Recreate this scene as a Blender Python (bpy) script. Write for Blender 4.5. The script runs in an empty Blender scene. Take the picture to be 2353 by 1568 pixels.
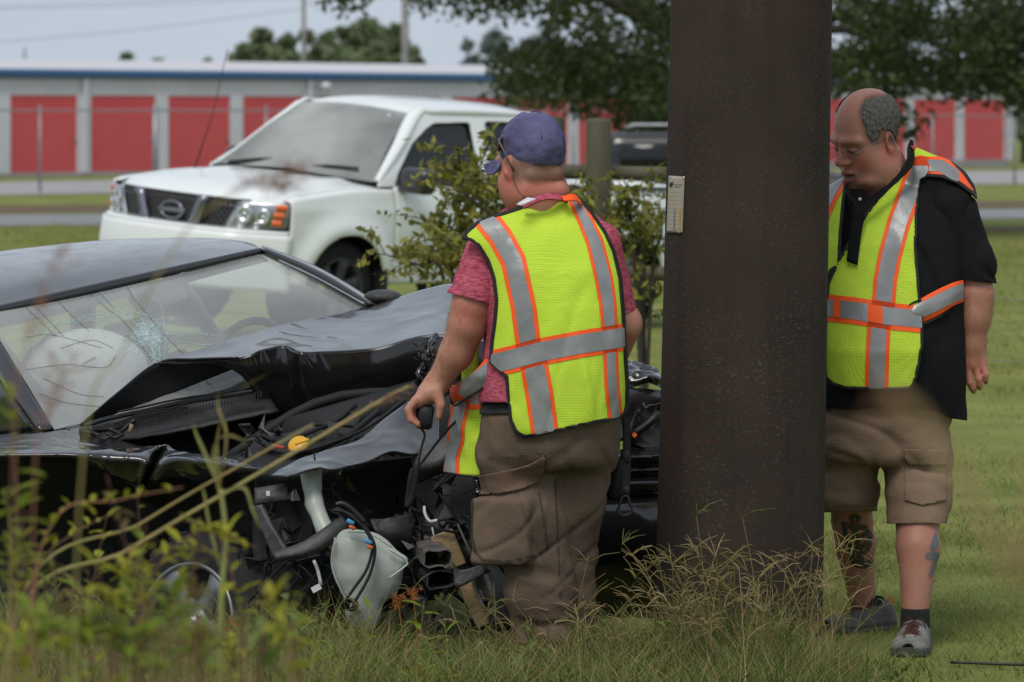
import bpy, math, random
import numpy as np
from mathutils import Matrix, Vector
from math import radians, sin, cos, pi
rng = np.random.default_rng(7); random.seed(7)
SC = bpy.context.scene; COL = SC.collection
F, CX, HY, HC = 9500.0, 1176.5, 263.0, 1.77      # focal length and horizon of the photograph, eye height in metres

# ---------------------------------------------------------------- camera, sky, sun, exposure
cam = bpy.data.objects.new('camera', bpy.data.cameras.new('camera')); COL.objects.link(cam)
cam.location = (0, 0, HC); cam.rotation_euler = (pi/2, 0, 0)
cd = cam.data; cd.sensor_width = 36; cd.lens = F/2353*36; cd.shift_y = -(784-HY)/2353
cd.clip_start = .05; cd.clip_end = 2500
cd.dof.use_dof = True; cd.dof.focus_distance = 13.25; cd.dof.aperture_fstop = 6.2
SC.camera = cam
W = bpy.data.worlds.new('World'); SC.world = W; W.use_nodes = True
nt = W.node_tree; nt.nodes.clear()
sky = nt.nodes.new('ShaderNodeTexSky'); sky.sky_type = 'NISHITA'; sky.sun_disc = False
sky.sun_elevation = radians(55); sky.sun_rotation = radians(200); sky.air_density = 1.0; sky.dust_density = 3.0
mixn = nt.nodes.new('ShaderNodeMix'); mixn.data_type = 'RGBA'; mixn.inputs[0].default_value = .86
mixn.inputs[7].default_value = (6.1, 7.35, 8.9, 1)
tcs = nt.nodes.new('ShaderNodeTexCoord'); nzs = nt.nodes.new('ShaderNodeTexNoise'); nzs.inputs['Scale'].default_value = 2.2; nzs.inputs['Detail'].default_value = 5
mps = nt.nodes.new('ShaderNodeMapping'); mps.inputs['Scale'].default_value = (1, 1, 3.2)
rps = nt.nodes.new('ShaderNodeValToRGB'); rps.color_ramp.elements[0].position = .35; rps.color_ramp.elements[1].position = .7
rps.color_ramp.elements[0].color = (5.5, 6.35, 7.5, 1); rps.color_ramp.elements[1].color = (7.2, 7.75, 8.4, 1)
nt.links.new(tcs.outputs['Generated'], mps.inputs[0]); nt.links.new(mps.outputs[0], nzs.inputs['Vector']); nt.links.new(nzs.outputs['Fac'], rps.inputs[0])
nt.links.new(rps.outputs[0], mixn.inputs[7])
bg = nt.nodes.new('ShaderNodeBackground'); bg.inputs['Strength'].default_value = .074
out = nt.nodes.new('ShaderNodeOutputWorld')
nt.links.new(sky.outputs[0], mixn.inputs[6]); nt.links.new(mixn.outputs[2], bg.inputs[0]); nt.links.new(bg.outputs[0], out.inputs[0])
sl = bpy.data.lights.new('sun', 'SUN'); sl.energy = 1.5; sl.angle = radians(24); sl.color = (1, .95, .86)
so = bpy.data.objects.new('sun', sl); COL.objects.link(so); so.rotation_euler = (radians(35), 0, radians(-20))
SC.view_settings.view_transform = 'Standard'; SC.view_settings.look = 'None'; SC.view_settings.exposure = 0.45; SC.view_settings.gamma = 1
SC.view_settings.use_curve_mapping = False

# ---------------------------------------------------------------- helpers
def U(px, py, Y): return np.array([(px-CX)*Y/F, Y, HC-(py-HY)*Y/F])
def proj(V): V = np.asarray(V); return np.c_[CX+F*V[:, 0]/V[:, 1], HY+F*(HC-V[:, 2])/V[:, 1]]
def nrm(v): v = np.asarray(v, float); return v/max(np.linalg.norm(v), 1e-9)
def euler(y, p, r):
    cy, sy, cp, sp, cr, sr = cos(y), sin(y), cos(p), sin(p), cos(r), sin(r)
    return np.array([[cy, -sy, 0], [sy, cy, 0], [0, 0, 1]])@np.array([[cp, 0, sp], [0, 1, 0], [-sp, 0, cp]])@np.array([[1, 0, 0], [0, cr, -sr], [0, sr, cr]])

def link(o, parent=None):
    COL.objects.link(o)
    if parent is not None:
        o.parent = parent
        if parent.type == 'EMPTY': o.matrix_parent_inverse = Matrix.Translation(-Vector(parent.location))
    return o
def thing(name, label, cat, loc, group=None):
    o = bpy.data.objects.new(name, None); o.location = [float(v) for v in loc]; o.empty_display_size = .2
    COL.objects.link(o); tag(o, label, cat, group); return o
def tag(o, label=None, cat=None, group=None, kind=None):
    if label: o['label'] = label
    if cat: o['category'] = cat
    if group: o['group'] = group
    if kind: o['kind'] = kind
    return o
def mesh(name, V, Fs, mat, smooth=True, mids=None):
    me = bpy.data.meshes.new(name)
    V = np.asarray(V, float)
    if isinstance(Fs, np.ndarray):
        n, k = Fs.shape
        me.vertices.add(len(V)); me.vertices.foreach_set('co', V.ravel())
        me.loops.add(n*k); me.loops.foreach_set('vertex_index', Fs.ravel().astype(np.int32))
        me.polygons.add(n); me.polygons.foreach_set('loop_start', np.arange(0, n*k, k, dtype=np.int32))
        me.polygons.foreach_set('loop_total', np.full(n, k, np.int32)) if False else None
        me.update(calc_edges=True)
    else:
        me.from_pydata(V.tolist(), [], [list(map(int, f)) for f in Fs]); me.update()
    for m in (mat if isinstance(mat, (list, tuple)) else [mat]): me.materials.append(m)
    if mids is not None: me.polygons.foreach_set('material_index', np.asarray(mids, np.int32))
    if smooth: me.polygons.foreach_set('use_smooth', np.ones(len(me.polygons), bool))
    return me
def mk(name, V, Fs, mat, parent=None, smooth=True, mids=None, solid=0, off=-1, sub=0, kind=None, label=None, attrs=None):
    me = mesh(name, V, Fs, mat, smooth, mids)
    if attrs:
        for k, v in attrs.items():
            a = me.attributes.new(k, 'FLOAT', 'POINT'); a.data.foreach_set('value', np.asarray(v, np.float32))
    o = link(bpy.data.objects.new(name, me), parent)
    if solid:
        m = o.modifiers.new('solid', 'SOLIDIFY'); m.thickness = solid; m.offset = off
    if sub:
        m = o.modifiers.new('sub', 'SUBSURF'); m.levels = sub; m.render_levels = sub
    if kind: o['kind'] = kind
    if label: o['label'] = label
    return o

class MB:                                                     # collects shapes for one mesh
    def __init__(s): s.V = []; s.F = []; s.M = []; s.n = 0
    def add(s, V, Fs, m=0):
        s.V.append(np.asarray(V, float)); s.F += [[i+s.n for i in f] for f in Fs]; s.M += [m]*len(Fs); s.n += len(V); return s
    def box(s, c, d, R=None, m=0, bev=0):
        c = np.asarray(c, float); d = np.asarray(d, float)/2
        if bev <= 0:
            V = np.array([[x, y, z] for x in (-1, 1) for y in (-1, 1) for z in (-1, 1)])*d
            Fs = [(0, 1, 3, 2), (4, 6, 7, 5), (0, 4, 5, 1), (2, 3, 7, 6), (0, 2, 6, 4), (1, 5, 7, 3)]
        else:
            V = []
            for z, k in ((-d[2], bev), (-d[2]+bev, 0), (d[2]-bev, 0), (d[2], bev)):
                a, b = d[0]-k, d[1]-k; e = bev*.999
                V += [(a-e, -b, z), (a, -b+e, z), (a, b-e, z), (a-e, b, z), (-a+e, b, z), (-a, b-e, z), (-a, -b+e, z), (-a+e, -b, z)]
            V = np.array(V); Fs = [tuple(range(7, -1, -1)), tuple(range(24, 32))]
            for k in range(3):
                for i in range(8): j = (i+1) % 8; Fs.append((k*8+i, k*8+j, k*8+8+j, k*8+8+i))
        if R is not None: V = V@np.asarray(R).T
        return s.add(V+c, Fs, m)
    def tube(s, pts, r, n=8, m=0, cap=True):
        P = np.asarray(pts, float); k = len(P); r = np.broadcast_to(np.asarray(r, float), (k,))
        T = np.gradient(P, axis=0); T /= np.maximum(np.linalg.norm(T, axis=1), 1e-9)[:, None]
        ref = np.array([0, 0, 1.]) if abs(T[0][2]) < .9 else np.array([1., 0, 0])
        N = nrm(np.cross(T[0], ref)); V = []
        for i in range(k):
            N = nrm(N-T[i]*np.dot(N, T[i])); B = np.cross(T[i], N)
            for j in range(n):
                a = 2*pi*j/n; V.append(P[i]+r[i]*(cos(a)*N+sin(a)*B))
        Fs = [(i*n+j, i*n+(j+1) % n, (i+1)*n+(j+1) % n, (i+1)*n+j) for i in range(k-1) for j in range(n)]
        if cap: Fs += [tuple(range(n-1, -1, -1)), tuple(range((k-1)*n, k*n))]
        return s.add(V, Fs, m)
    def lathe(s, prof, n, c, ax, m=0, cap=False):              # prof: (r, t) along axis ax from c
        ax = nrm(ax); ref = np.array([0, 0, 1.]) if abs(ax[2]) < .9 else np.array([1., 0, 0])
        A = nrm(np.cross(ax, ref)); B = np.cross(ax, A); V = []
        for r, t in prof:
            for j in range(n): a = 2*pi*j/n; V.append(np.asarray(c)+ax*t+r*(cos(a)*A+sin(a)*B))
        k = len(prof); Fs = [(i*n+j, i*n+(j+1) % n, (i+1)*n+(j+1) % n, (i+1)*n+j) for i in range(k-1) for j in range(n)]
        if cap: Fs += [tuple(range(n)), tuple(range((k-1)*n, k*n))[::-1]]
        return s.add(V, Fs, m)
    def build(s, name, mat, parent=None, smooth=True, **k):
        return mk(name, np.concatenate(s.V), s.F, mat, parent, smooth, mids=s.M, **k)

def spline(P, n):                                              # Catmull-Rom through P, n samples
    P = np.asarray(P, float)
    if len(P) < 3:
        t = np.linspace(0, 1, n)[:, None]; return P[0]*(1-t)+P[-1]*t
    Q = np.vstack([2*P[0]-P[1], P, 2*P[-1]-P[-2]]); t = np.linspace(0, len(P)-1-1e-9, n); i = t.astype(int); u = (t-i)[:, None]
    a, b, c, d = Q[i], Q[i+1], Q[i+2], Q[i+3]
    return .5*(2*b+(c-a)*u+(2*a-5*b+4*c-d)*u**2+(3*b-a-3*c+d)*u**3)
def gridF(nu, nv, flip=False):
    i, j = np.meshgrid(np.arange(nu-1), np.arange(nv-1), indexing='ij'); a = (i*nv+j).ravel()
    q = np.c_[a, a+1, a+nv+1, a+nv]; return q[:, ::-1] if flip else q
def patch(rows, nu=24, nv=40):                                 # smooth grid through rows of control points
    R = np.array([spline(r, nv) for r in rows]); G = np.array([spline(R[:, j], nu) for j in range(nv)]).transpose(1, 0, 2)
    return G.reshape(-1, 3), gridF(nu, nv)

# value noise in numpy (displacement of cloth and sheet metal)
_NT = np.random.default_rng(3).random((32, 32, 32))*2-1
def noise(P, sc=1.0, oct=2):
    P = np.asarray(P, float)*sc; o = 0; a = 1
    for _ in range(oct):
        i = np.floor(P).astype(int); f = P-i; f = f*f*(3-2*f); v = 0
        for dx in (0, 1):
            for dy in (0, 1):
                for dz in (0, 1):
                    w = (f[:, 0] if dx else 1-f[:, 0])*(f[:, 1] if dy else 1-f[:, 1])*(f[:, 2] if dz else 1-f[:, 2])
                    v = v+w*_NT[(i[:, 0]+dx) % 32, (i[:, 1]+dy) % 32, (i[:, 2]+dz) % 32]
        o = o+a*v; a *= .5; P = P*2.03+7.1
    return o

def crease(P, sc=1.0, w=.13):                                  # narrow valleys, as folds in cloth or sheet metal
    n = noise(P, sc, 1); return -np.exp(-(n/w)**2)
# ---- implicit surfaces
def smin(a, b, k): h = np.clip(.5+.5*(b-a)/k, 0, 1); return b*(1-h)+a*h-k*h*(1-h)
def smax(a, b, k): return -smin(-a, -b, k)
def rc(P, a, b, ra, rb):
    a = np.asarray(a, float); b = np.asarray(b, float); ab = b-a; t = np.clip(((P-a)@ab)/max(ab@ab, 1e-12), 0, 1)
    return np.linalg.norm(P-a-t[:, None]*ab, axis=1)-(ra+(rb-ra)*t)
def ell(P, c, r, R=None):
    Q = P-np.asarray(c, float)
    if R is not None: Q = Q@np.asarray(R)
    r = np.asarray(r, float); k0 = np.linalg.norm(Q/r, axis=1); k1 = np.linalg.norm(Q/r**2, axis=1)
    return k0*(k0-1)/np.maximum(k1, 1e-9)
def rbox(P, c, h, r, R=None):
    Q = P-np.asarray(c, float)
    if R is not None: Q = Q@np.asarray(R)
    q = np.abs(Q)-(np.asarray(h, float)-r); return np.linalg.norm(np.maximum(q, 0), axis=1)+np.minimum(q.max(1), 0)-r
def loft(P, rows, n=2.4, k=.02):                               # rows: (z, cx, cy, rx, ry) from low to high
    T = np.asarray(rows, float); T = T[np.argsort(T[:, 0])]; z = P[:, 2]
    cx, cy, rx, ry = (np.interp(z, T[:, 0], T[:, i]) for i in (1, 2, 3, 4))
    q = (np.abs((P[:, 0]-cx)/rx)**n+np.abs((P[:, 1]-cy)/ry)**n)**(1/n)
    d = (q-1)*np.minimum(rx, ry)
    return smax(d, np.maximum(T[0, 0]-z, z-T[-1, 0]), k)
def nets(f, lo, hi, h):
    lo = np.asarray(lo, float); hi = np.asarray(hi, float); n = np.ceil((hi-lo)/h).astype(int)+1
    ax = [lo[i]+h*np.arange(n[i]) for i in range(3)]
    D = np.empty(n); step = max(1, int(400000/(n[1]*n[2])))
    Yg, Zg = np.meshgrid(ax[1], ax[2], indexing='ij')
    for i in range(0, n[0], step):
        xs = ax[0][i:i+step]; P = np.stack([np.repeat(xs, Yg.size), np.tile(Yg.ravel(), len(xs)), np.tile(Zg.ravel(), len(xs))], 1)
        D[i:i+step] = f(P).reshape(len(xs), n[1], n[2])
    S = D < 0; c = [(i, j, k) for i in (0, 1) for j in (0, 1) for k in (0, 1)]
    sl_ = lambda A, o: A[o[0]:n[0]-1+o[0], o[1]:n[1]-1+o[1], o[2]:n[2]-1+o[2]]
    cnt = sum(sl_(S, o).astype(int) for o in c); mixed = (cnt > 0) & (cnt < 8); idx = np.argwhere(mixed)
    ids = -np.ones(mixed.shape, int); ids[tuple(idx.T)] = np.arange(len(idx))
    acc = np.zeros((len(idx), 3)); num = np.zeros(len(idx))
    for o in c:
        for a in range(3):
            if o[a]: continue
            p = list(o); p[a] = 1; d0 = D[tuple((idx+o).T)]; d1 = D[tuple((idx+p).T)]; m = (d0 < 0) != (d1 < 0)
            t = np.where(m, d0/np.where(m, d0-d1, 1), 0); q = np.tile(np.array(o, float), (len(idx), 1)); q[:, a] += t
            acc += q*m[:, None]; num += m
    V = lo+h*(idx+acc/num[:, None]); Fs = []
    for a in range(3):
        b, e = (a+1) % 3, (a+2) % 3; s0 = [slice(None)]*3; s1 = [slice(None)]*3; s0[a] = slice(0, -1); s1[a] = slice(1, None)
        A, B = S[tuple(s0)], S[tuple(s1)]; E = np.argwhere(A != B); E = E[(E[:, b] > 0) & (E[:, e] > 0) & (E[:, b] < n[b]-1) & (E[:, e] < n[e]-1)]
        ins = A[tuple(E.T)]; q = []
        for ob, oe in ((-1, -1), (0, -1), (0, 0), (-1, 0)):
            g = E.copy(); g[:, b] += ob; g[:, e] += oe; q.append(ids[tuple(g.T)])
        q = np.stack(q, 1); q[~ins] = q[~ins][:, ::-1]; Fs.append(q)
    return V, np.concatenate(Fs)
def vnormals(V, Fs):
    a, b, c, d = (V[Fs[:, i]] for i in (0, 1, 2, Fs.shape[1]-1)); fn = np.cross(c-a, d-b) if Fs.shape[1] == 4 else np.cross(b-a, c-a)
    N = np.zeros_like(V)
    for i in range(Fs.shape[1]): np.add.at(N, Fs[:, i], fn)
    return N/np.maximum(np.linalg.norm(N, axis=1), 1e-12)[:, None]
def clip(V, Fs, s, keep=None):                                 # keep s > 0; returns triangles
    Fs = np.asarray(Fs); T = np.concatenate([Fs[:, [0, 1, 2]], Fs[:, [0, 2, 3]]]) if Fs.shape[1] == 4 else Fs
    s = np.where(np.abs(s) < 1e-6, 1e-6, s); pos = s[T] > 0; c = pos.sum(1); outF = [T[c == 3]]; newV = []; cache = {}; n = len(V)
    ex = []
    def cut(i, j):
        k = (min(i, j), max(i, j))
        if k not in cache:
            t = s[k[0]]/(s[k[0]]-s[k[1]]); newV.append(V[k[0]]*(1-t)+V[k[1]]*t); cache[k] = n+len(newV)-1
        return cache[k]
    for t, p in zip(T[(c == 1) | (c == 2)].tolist(), pos[(c == 1) | (c == 2)].tolist()):
        if sum(p) == 1:
            i = p.index(True); a, b, d = t[i], t[(i+1) % 3], t[(i+2) % 3]; ex.append((a, cut(a, b), cut(a, d)))
        else:
            i = p.index(False); a, b, d = t[i], t[(i+1) % 3], t[(i+2) % 3]; x, y = cut(a, b), cut(a, d)
            ex.append((b, d, y)); ex.append((b, y, x))
    if ex: outF.append(np.array(ex))
    Fo = np.concatenate(outF); Vo = np.vstack([V, newV]) if newV else V
    used = np.unique(Fo); mp = -np.ones(len(Vo), int); mp[used] = np.arange(len(used)); return Vo[used], mp[Fo]
def polysd(Q, poly):                                           # signed distance in the plane, positive inside
    Q = np.asarray(Q, float); poly = np.asarray(poly, float); d = np.full(len(Q), 1e9); ins = np.zeros(len(Q), bool); n = len(poly)
    for i in range(n):
        a, b = poly[i], poly[(i+1) % n]; e = b-a; w = Q-a; t = np.clip((w@e)/max(e@e, 1e-9), 0, 1); d = np.minimum(d, np.linalg.norm(w-t[:, None]*e, axis=1))
        c = ((a[1] <= Q[:, 1]) != (b[1] <= Q[:, 1]))
        with np.errstate(divide='ignore', invalid='ignore'): xi = a[0]+(Q[:, 1]-a[1])*(b[0]-a[0])/(b[1]-a[1] if b[1] != a[1] else 1e-9)
        ins ^= c & (Q[:, 0] < xi)
    return np.where(ins, d, -d)
def linesd(Q, pts, hw):                                        # hw - distance to a polyline (flat width), positive inside
    pts = np.asarray(pts, float); hw = np.broadcast_to(np.asarray(hw, float), (len(pts),)); best = np.full(len(Q), -1e9)
    for i in range(len(pts)-1):
        a, b = pts[i], pts[i+1]; e = b-a; w = Q-a; t = np.clip((w@e)/max(e@e, 1e-9), 0, 1)
        best = np.maximum(best, hw[i]+(hw[i+1]-hw[i])*t-np.linalg.norm(w-t[:, None]*e, axis=1))
    return best

# ---------------------------------------------------------------- materials
def mat(name, col, rough=.6, metal=0, noise_amt=0, nscale=8, col2=None, bump=0, bscale=60, spec=.5, coat=0, sss=0, stretch=None, detail=4, trans=0, ior=1.45, coord='Object'):
    m = bpy.data.materials.new(name); m.use_nodes = True; t = m.node_tree; b = t.nodes['Principled BSDF']
    c = (*col, 1); b.inputs['Base Color'].default_value = c; b.inputs['Roughness'].default_value = rough; b.inputs['Metallic'].default_value = metal
    b.inputs['Specular IOR Level'].default_value = spec; b.inputs['Coat Weight'].default_value = coat; b.inputs['Coat Roughness'].default_value = .05
    if sss:
        b.inputs['Subsurface Weight'].default_value = sss; b.inputs['Subsurface Radius'].default_value = (.02, .008, .004)
    b.inputs['Transmission Weight'].default_value = trans; b.inputs['IOR'].default_value = ior
    tc = t.nodes.new('ShaderNodeTexCoord'); src = tc.outputs[coord]
    if stretch:
        mp = t.nodes.new('ShaderNodeMapping'); mp.inputs['Scale'].default_value = stretch; t.links.new(src, mp.inputs[0]); src = mp.outputs[0]
    if noise_amt or col2:
        n = t.nodes.new('ShaderNodeTexNoise'); n.inputs['Scale'].default_value = nscale; n.inputs['Detail'].default_value = detail; t.links.new(src, n.inputs['Vector'])
        r = t.nodes.new('ShaderNodeValToRGB'); r.color_ramp.elements[0].position = .32; r.color_ramp.elements[1].position = .68
        c2 = col2 if col2 else tuple(v*(1-noise_amt) for v in col)
        r.color_ramp.elements[0].color = (*c2, 1); r.color_ramp.elements[1].color = c
        t.links.new(n.outputs['Fac'], r.inputs[0]); t.links.new(r.outputs[0], b.inputs['Base Color'])
    if bump:
        n = t.nodes.new('ShaderNodeTexNoise'); n.inputs['Scale'].default_value = bscale; n.inputs['Detail'].default_value = 4; t.links.new(src, n.inputs['Vector'])
        p = t.nodes.new('ShaderNodeBump'); p.inputs['Strength'].default_value = bump; p.inputs['Distance'].default_value = .01
        t.links.new(n.outputs['Fac'], p.inputs['Height']); t.links.new(p.outputs[0], b.inputs['Normal'])
    return m
def leafmat(name, c1, c2, nscale=3, transl=.35):
    m = bpy.data.materials.new(name); m.use_nodes = True; t = m.node_tree; b = t.nodes['Principled BSDF']; b.inputs['Roughness'].default_value = .55; b.inputs['Specular IOR Level'].default_value = .25
    g = t.nodes.new('ShaderNodeNewGeometry'); n = t.nodes.new('ShaderNodeTexNoise'); n.inputs['Scale'].default_value = nscale; n.inputs['Detail'].default_value = 2
    tc = t.nodes.new('ShaderNodeTexCoord'); t.links.new(tc.outputs['Object'], n.inputs['Vector'])
    ad = t.nodes.new('ShaderNodeMath'); ad.operation = 'MULTIPLY_ADD'; ad.inputs[1].default_value = .5; t.links.new(g.outputs['Random Per Island'], ad.inputs[0])
    s2 = t.nodes.new('ShaderNodeMath'); s2.operation = 'MULTIPLY_ADD'; s2.inputs[1].default_value = .9; s2.inputs[2].default_value = -.2
    t.links.new(n.outputs['Fac'], s2.inputs[0]); t.links.new(s2.outputs[0], ad.inputs[2])
    r = t.nodes.new('ShaderNodeValToRGB'); r.color_ramp.elements[0].position = .1; r.color_ramp.elements[1].position = .85
    r.color_ramp.elements[0].color = (*c1, 1); r.color_ramp.elements[1].color = (*c2, 1); t.links.new(ad.outputs[0], r.inputs[0]); t.links.new(r.outputs[0], b.inputs['Base Color'])
    tr = t.nodes.new('ShaderNodeBsdfTranslucent'); t.links.new(r.outputs[0], tr.inputs[0]); mx = t.nodes.new('ShaderNodeMixShader'); mx.inputs[0].default_value = transl
    t.links.new(b.outputs[0], mx.inputs[1]); t.links.new(tr.outputs[0], mx.inputs[2]); t.links.new(mx.outputs[0], t.nodes['Material Output'].inputs[0]); return m
def glassmat(name, tint, rough=.02, sky_refl=0.0, sky_refl_col=(.5, .52, .53)):
    m = bpy.data.materials.new(name); m.use_nodes = True; t = m.node_tree; t.nodes.remove(t.nodes['Principled BSDF'])
    tr = t.nodes.new('ShaderNodeBsdfTransparent'); tr.inputs[0].default_value = (*tint, 1); gl = t.nodes.new('ShaderNodeBsdfGlossy'); gl.inputs['Roughness'].default_value = rough
    lw = t.nodes.new('ShaderNodeLayerWeight'); pw = t.nodes.new('ShaderNodeMath'); pw.operation = 'POWER'; pw.inputs[1].default_value = 5; t.links.new(lw.outputs['Facing'], pw.inputs[0])
    fr = t.nodes.new('ShaderNodeMath'); fr.operation = 'MULTIPLY_ADD'; fr.inputs[1].default_value = .92; fr.inputs[2].default_value = .08; t.links.new(pw.outputs[0], fr.inputs[0]); mx = t.nodes.new('ShaderNodeMixShader')
    t.links.new(fr.outputs[0], mx.inputs[0]); t.links.new(tr.outputs[0], mx.inputs[1]); t.links.new(gl.outputs[0], mx.inputs[2]); o = mx
    if sky_refl:  # pale diffuse layer painted in for sky reflected by the glass
        df = t.nodes.new('ShaderNodeBsdfDiffuse'); df.inputs[0].default_value = (*sky_refl_col, 1); m2 = t.nodes.new('ShaderNodeMixShader'); m2.inputs[0].default_value = sky_refl
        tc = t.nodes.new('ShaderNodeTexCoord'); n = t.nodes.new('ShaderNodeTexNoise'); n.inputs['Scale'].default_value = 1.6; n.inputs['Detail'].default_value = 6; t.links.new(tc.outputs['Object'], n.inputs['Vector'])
        mr = t.nodes.new('ShaderNodeMapRange'); mr.inputs[1].default_value = .3; mr.inputs[2].default_value = .7; mr.inputs[3].default_value = sky_refl*.55; mr.inputs[4].default_value = sky_refl*1.3; t.links.new(n.outputs['Fac'], mr.inputs[0]); t.links.new(mr.outputs[0], m2.inputs[0])
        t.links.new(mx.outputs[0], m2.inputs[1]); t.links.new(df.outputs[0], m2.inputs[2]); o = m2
    t.links.new(o.outputs[0], t.nodes['Material Output'].inputs[0]); return m
# ================================================================ materials used across the scene
M_grass = mat('lawn', (.215, .22, .062), .9, col2=(.115, .15, .034), nscale=1.1, bump=.6, bscale=40, spec=.1, detail=12)
M_asph = mat('asphalt', (.23, .24, .25), .9, noise_amt=.2, nscale=2, bump=.2, spec=.2)
M_dirt = mat('bare_soil', (.16, .115, .075), .95, noise_amt=.4, nscale=.8, spec=.1, detail=8)
M_conc = mat('concrete', (.34, .33, .33), .9, noise_amt=.2, nscale=.6, spec=.2, detail=8)
M_steelw = mat('painted_siding', (.58, .57, .60), .5, noise_amt=.1, nscale=.5)
M_trim = mat('white_trim', (.62, .62, .66), .5, noise_amt=.1, nscale=.7)
M_red = mat('red_door_paint', (.68, .085, .092), .5, noise_amt=.12, nscale=.6)
M_blue = mat('blue_gutter_paint', (.035, .11, .24), .4, noise_amt=.1)
M_roofm = mat('pale_roof_metal', (.55, .53, .56), .45, noise_amt=.1)
M_galv = mat('galvanised_steel', (.30, .31, .33), .45, metal=.5, noise_amt=.2)
M_bark = mat('bark', (.10, .085, .07), .95, noise_amt=.5, nscale=14, bump=.8, bscale=30, stretch=(1, 1, .25), spec=.1)
M_wood = mat('weathered_wood', (.125, .115, .082), .9, col2=(.065, .065, .042), nscale=5, bump=.7, bscale=45, stretch=(1, 1, .15), spec=.15)
M_polew = mat('grey_timber_pole', (.27, .26, .26), .9, noise_amt=.3, nscale=3, spec=.1)
M_wire = mat('dark_wire', (.05, .05, .055), .6)
M_black = mat('black_plastic', (.012, .012, .013), .5, bump=.15, bscale=90)
M_rubber = mat('rubber', (.018, .018, .019), .8, bump=.2, bscale=60, spec=.25)
M_oak = leafmat('oak_leaf', (.022, .034, .015), (.105, .135, .042), .5, .3)
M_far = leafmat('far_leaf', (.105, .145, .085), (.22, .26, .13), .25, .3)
M_far2 = leafmat('hazy_leaf', (.13, .16, .155), (.19, .22, .19), .3, .2)  # distance haze mixed into the leaf colour
M_sap = leafmat('sapling_leaf', (.055, .085, .025), (.36, .33, .06), 2.2, .35)

# ================================================================ ground
def sm(a, b, x): t = np.clip((x-a)/(b-a), 0, 1); return t*t*(3-2*t)
def G(x, y):
    x = np.asarray(x, float); y = np.asarray(y, float)
    z = -.01*np.maximum(0, x)*sm(60, 110, y)
    z = z-.17*sm(-.1, -.9, x)*sm(12.95, 13.5, y)*sm(19, 15.5, y)                     # ditch under the near wheel of the wreck
    z = z+.10*sm(24, 28, y)*sm(42, 34, y)*sm(3, 1, np.abs(x+1.5)/1.6)             # the shoulder the pickup stands on
    z = z+.03*sm(12.4, 12.8, y)*sm(13.3, 12.95, y)
    return z+.006*np.sin(x*2.1+1)*np.sin(y*1.7)*sm(60, 20, y)
def graded(a): return np.unique(np.concatenate(a))
gy = graded([np.arange(-6, 11, .5), np.arange(11, 17, .1), np.arange(17, 40, .6), np.arange(40, 170, 3), np.geomspace(170, 2200, 16)])
gx = graded([-np.geomspace(3, 1500, 30), np.arange(-3, 3, .1), np.geomspace(3, 1500, 30)])
GX, GY = np.meshgrid(gx, gy, indexing='ij')
o = mk('ground', np.c_[GX.ravel(), GY.ravel(), G(GX.ravel(), GY.ravel())], gridF(len(gx), len(gy), True), M_grass, kind='structure')
def strip(name, m, l0, l1, lift, x0=-60, x1=60, n=60):       # a sheet between two slanted lines y = a + b x lying on the ground
    xs = np.linspace(x0, x1, n); V = []
    for t in np.linspace(0, 1, 6):
        y = (l0[0]+l0[1]*xs)*(1-t)+(l1[0]+l1[1]*xs)*t; V.append(np.c_[xs, y, G(xs, y)+lift])
    return mk(name, np.concatenate(V), gridF(6, n), m, kind='structure')
strip('road', M_asph, (67.5, .30), (75, .30), .012)
strip('bare_soil_verge', M_dirt, (76.5, .30), (83.5, .35), .008)
strip('bare_soil_patch', M_dirt, (60.2, .30), (62.5, .30), .006, 6, 16)
strip('concrete_apron', M_conc, (100, .9), (122, 1.108), .016, -40, 19)

# ================================================================ self storage building
B0 = np.array([-14.4, 116.0]); Bd = nrm([32.5, 36.0]); Bn = np.array([Bd[1], -Bd[0]])      # along the front, out of the front
def uof(px):                                                   # distance along the front seen at picture column px
    k = (px-CX)/F; return (k*B0[1]-B0[0])/(Bd[0]-k*Bd[1])
def BP(u, out, z): p = B0+Bd*u+Bn*out; return np.array([p[0], p[1], z])
u_end = uof(2318); pitch = uof(208)-uof(23); dw = uof(178)-uof(23); u_first = uof(23)
RB = np.array([[Bd[0], -Bn[0], 0], [Bd[1], -Bn[1], 0], [0, 0, 1]])
bld = thing('storage_building', 'long low self storage building with red roll-up doors and blue gutter', 'building', BP(uof(700), 0, 0))
u0 = u_first-4*pitch-.6; Lw = u_end-u0; zb = -.3
def bbox(name, u, du, out, dout, z0, z1, m, par=bld, bev=0):
    return MB().box(BP(u+du/2, out-dout/2, (z0+z1)/2), (du, dout, z1-z0), RB, bev=bev).build(name, m, par, smooth=False)
bbox('wall', u0, Lw, -.14, 8.0, zb, 2.9, M_steelw)
h = MB()
for k in range(int(Lw/.1)):                                   # ribbed header panel above the doors
    h.box(BP(u0+.05+k*.1, -.07+(.02 if k % 3 == 0 else 0), 2.56), (.1, .1, .50), RB)
h.build('header_panel', M_steelw, bld, smooth=False)
bbox('gutter', u0-.1, Lw+.2, .16, .3, 2.80, 3.05, M_blue, bev=.06)
R0 = [BP(u0-.1, .1, 3.055), BP(u_end+.1, .1, 3.055), BP(u_end+.1, -4.1, 3.40), BP(u0-.1, -4.1, 3.40), BP(u0-.1, -8.4, 3.05), BP(u_end+.1, -8.4, 3.05)]
rf = mk('roof', R0, [(0, 1, 2, 3), (3, 2, 5, 4)], M_roofm, bld, smooth=False, solid=.06)
bbox('sill', u0, Lw, .04, .2, zb, .12, M_conc)
nd = int(round((u_end-u0)/pitch)); door_me = post_me = None
slat = MB()                                                    # one door curtain: real corrugation
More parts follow.
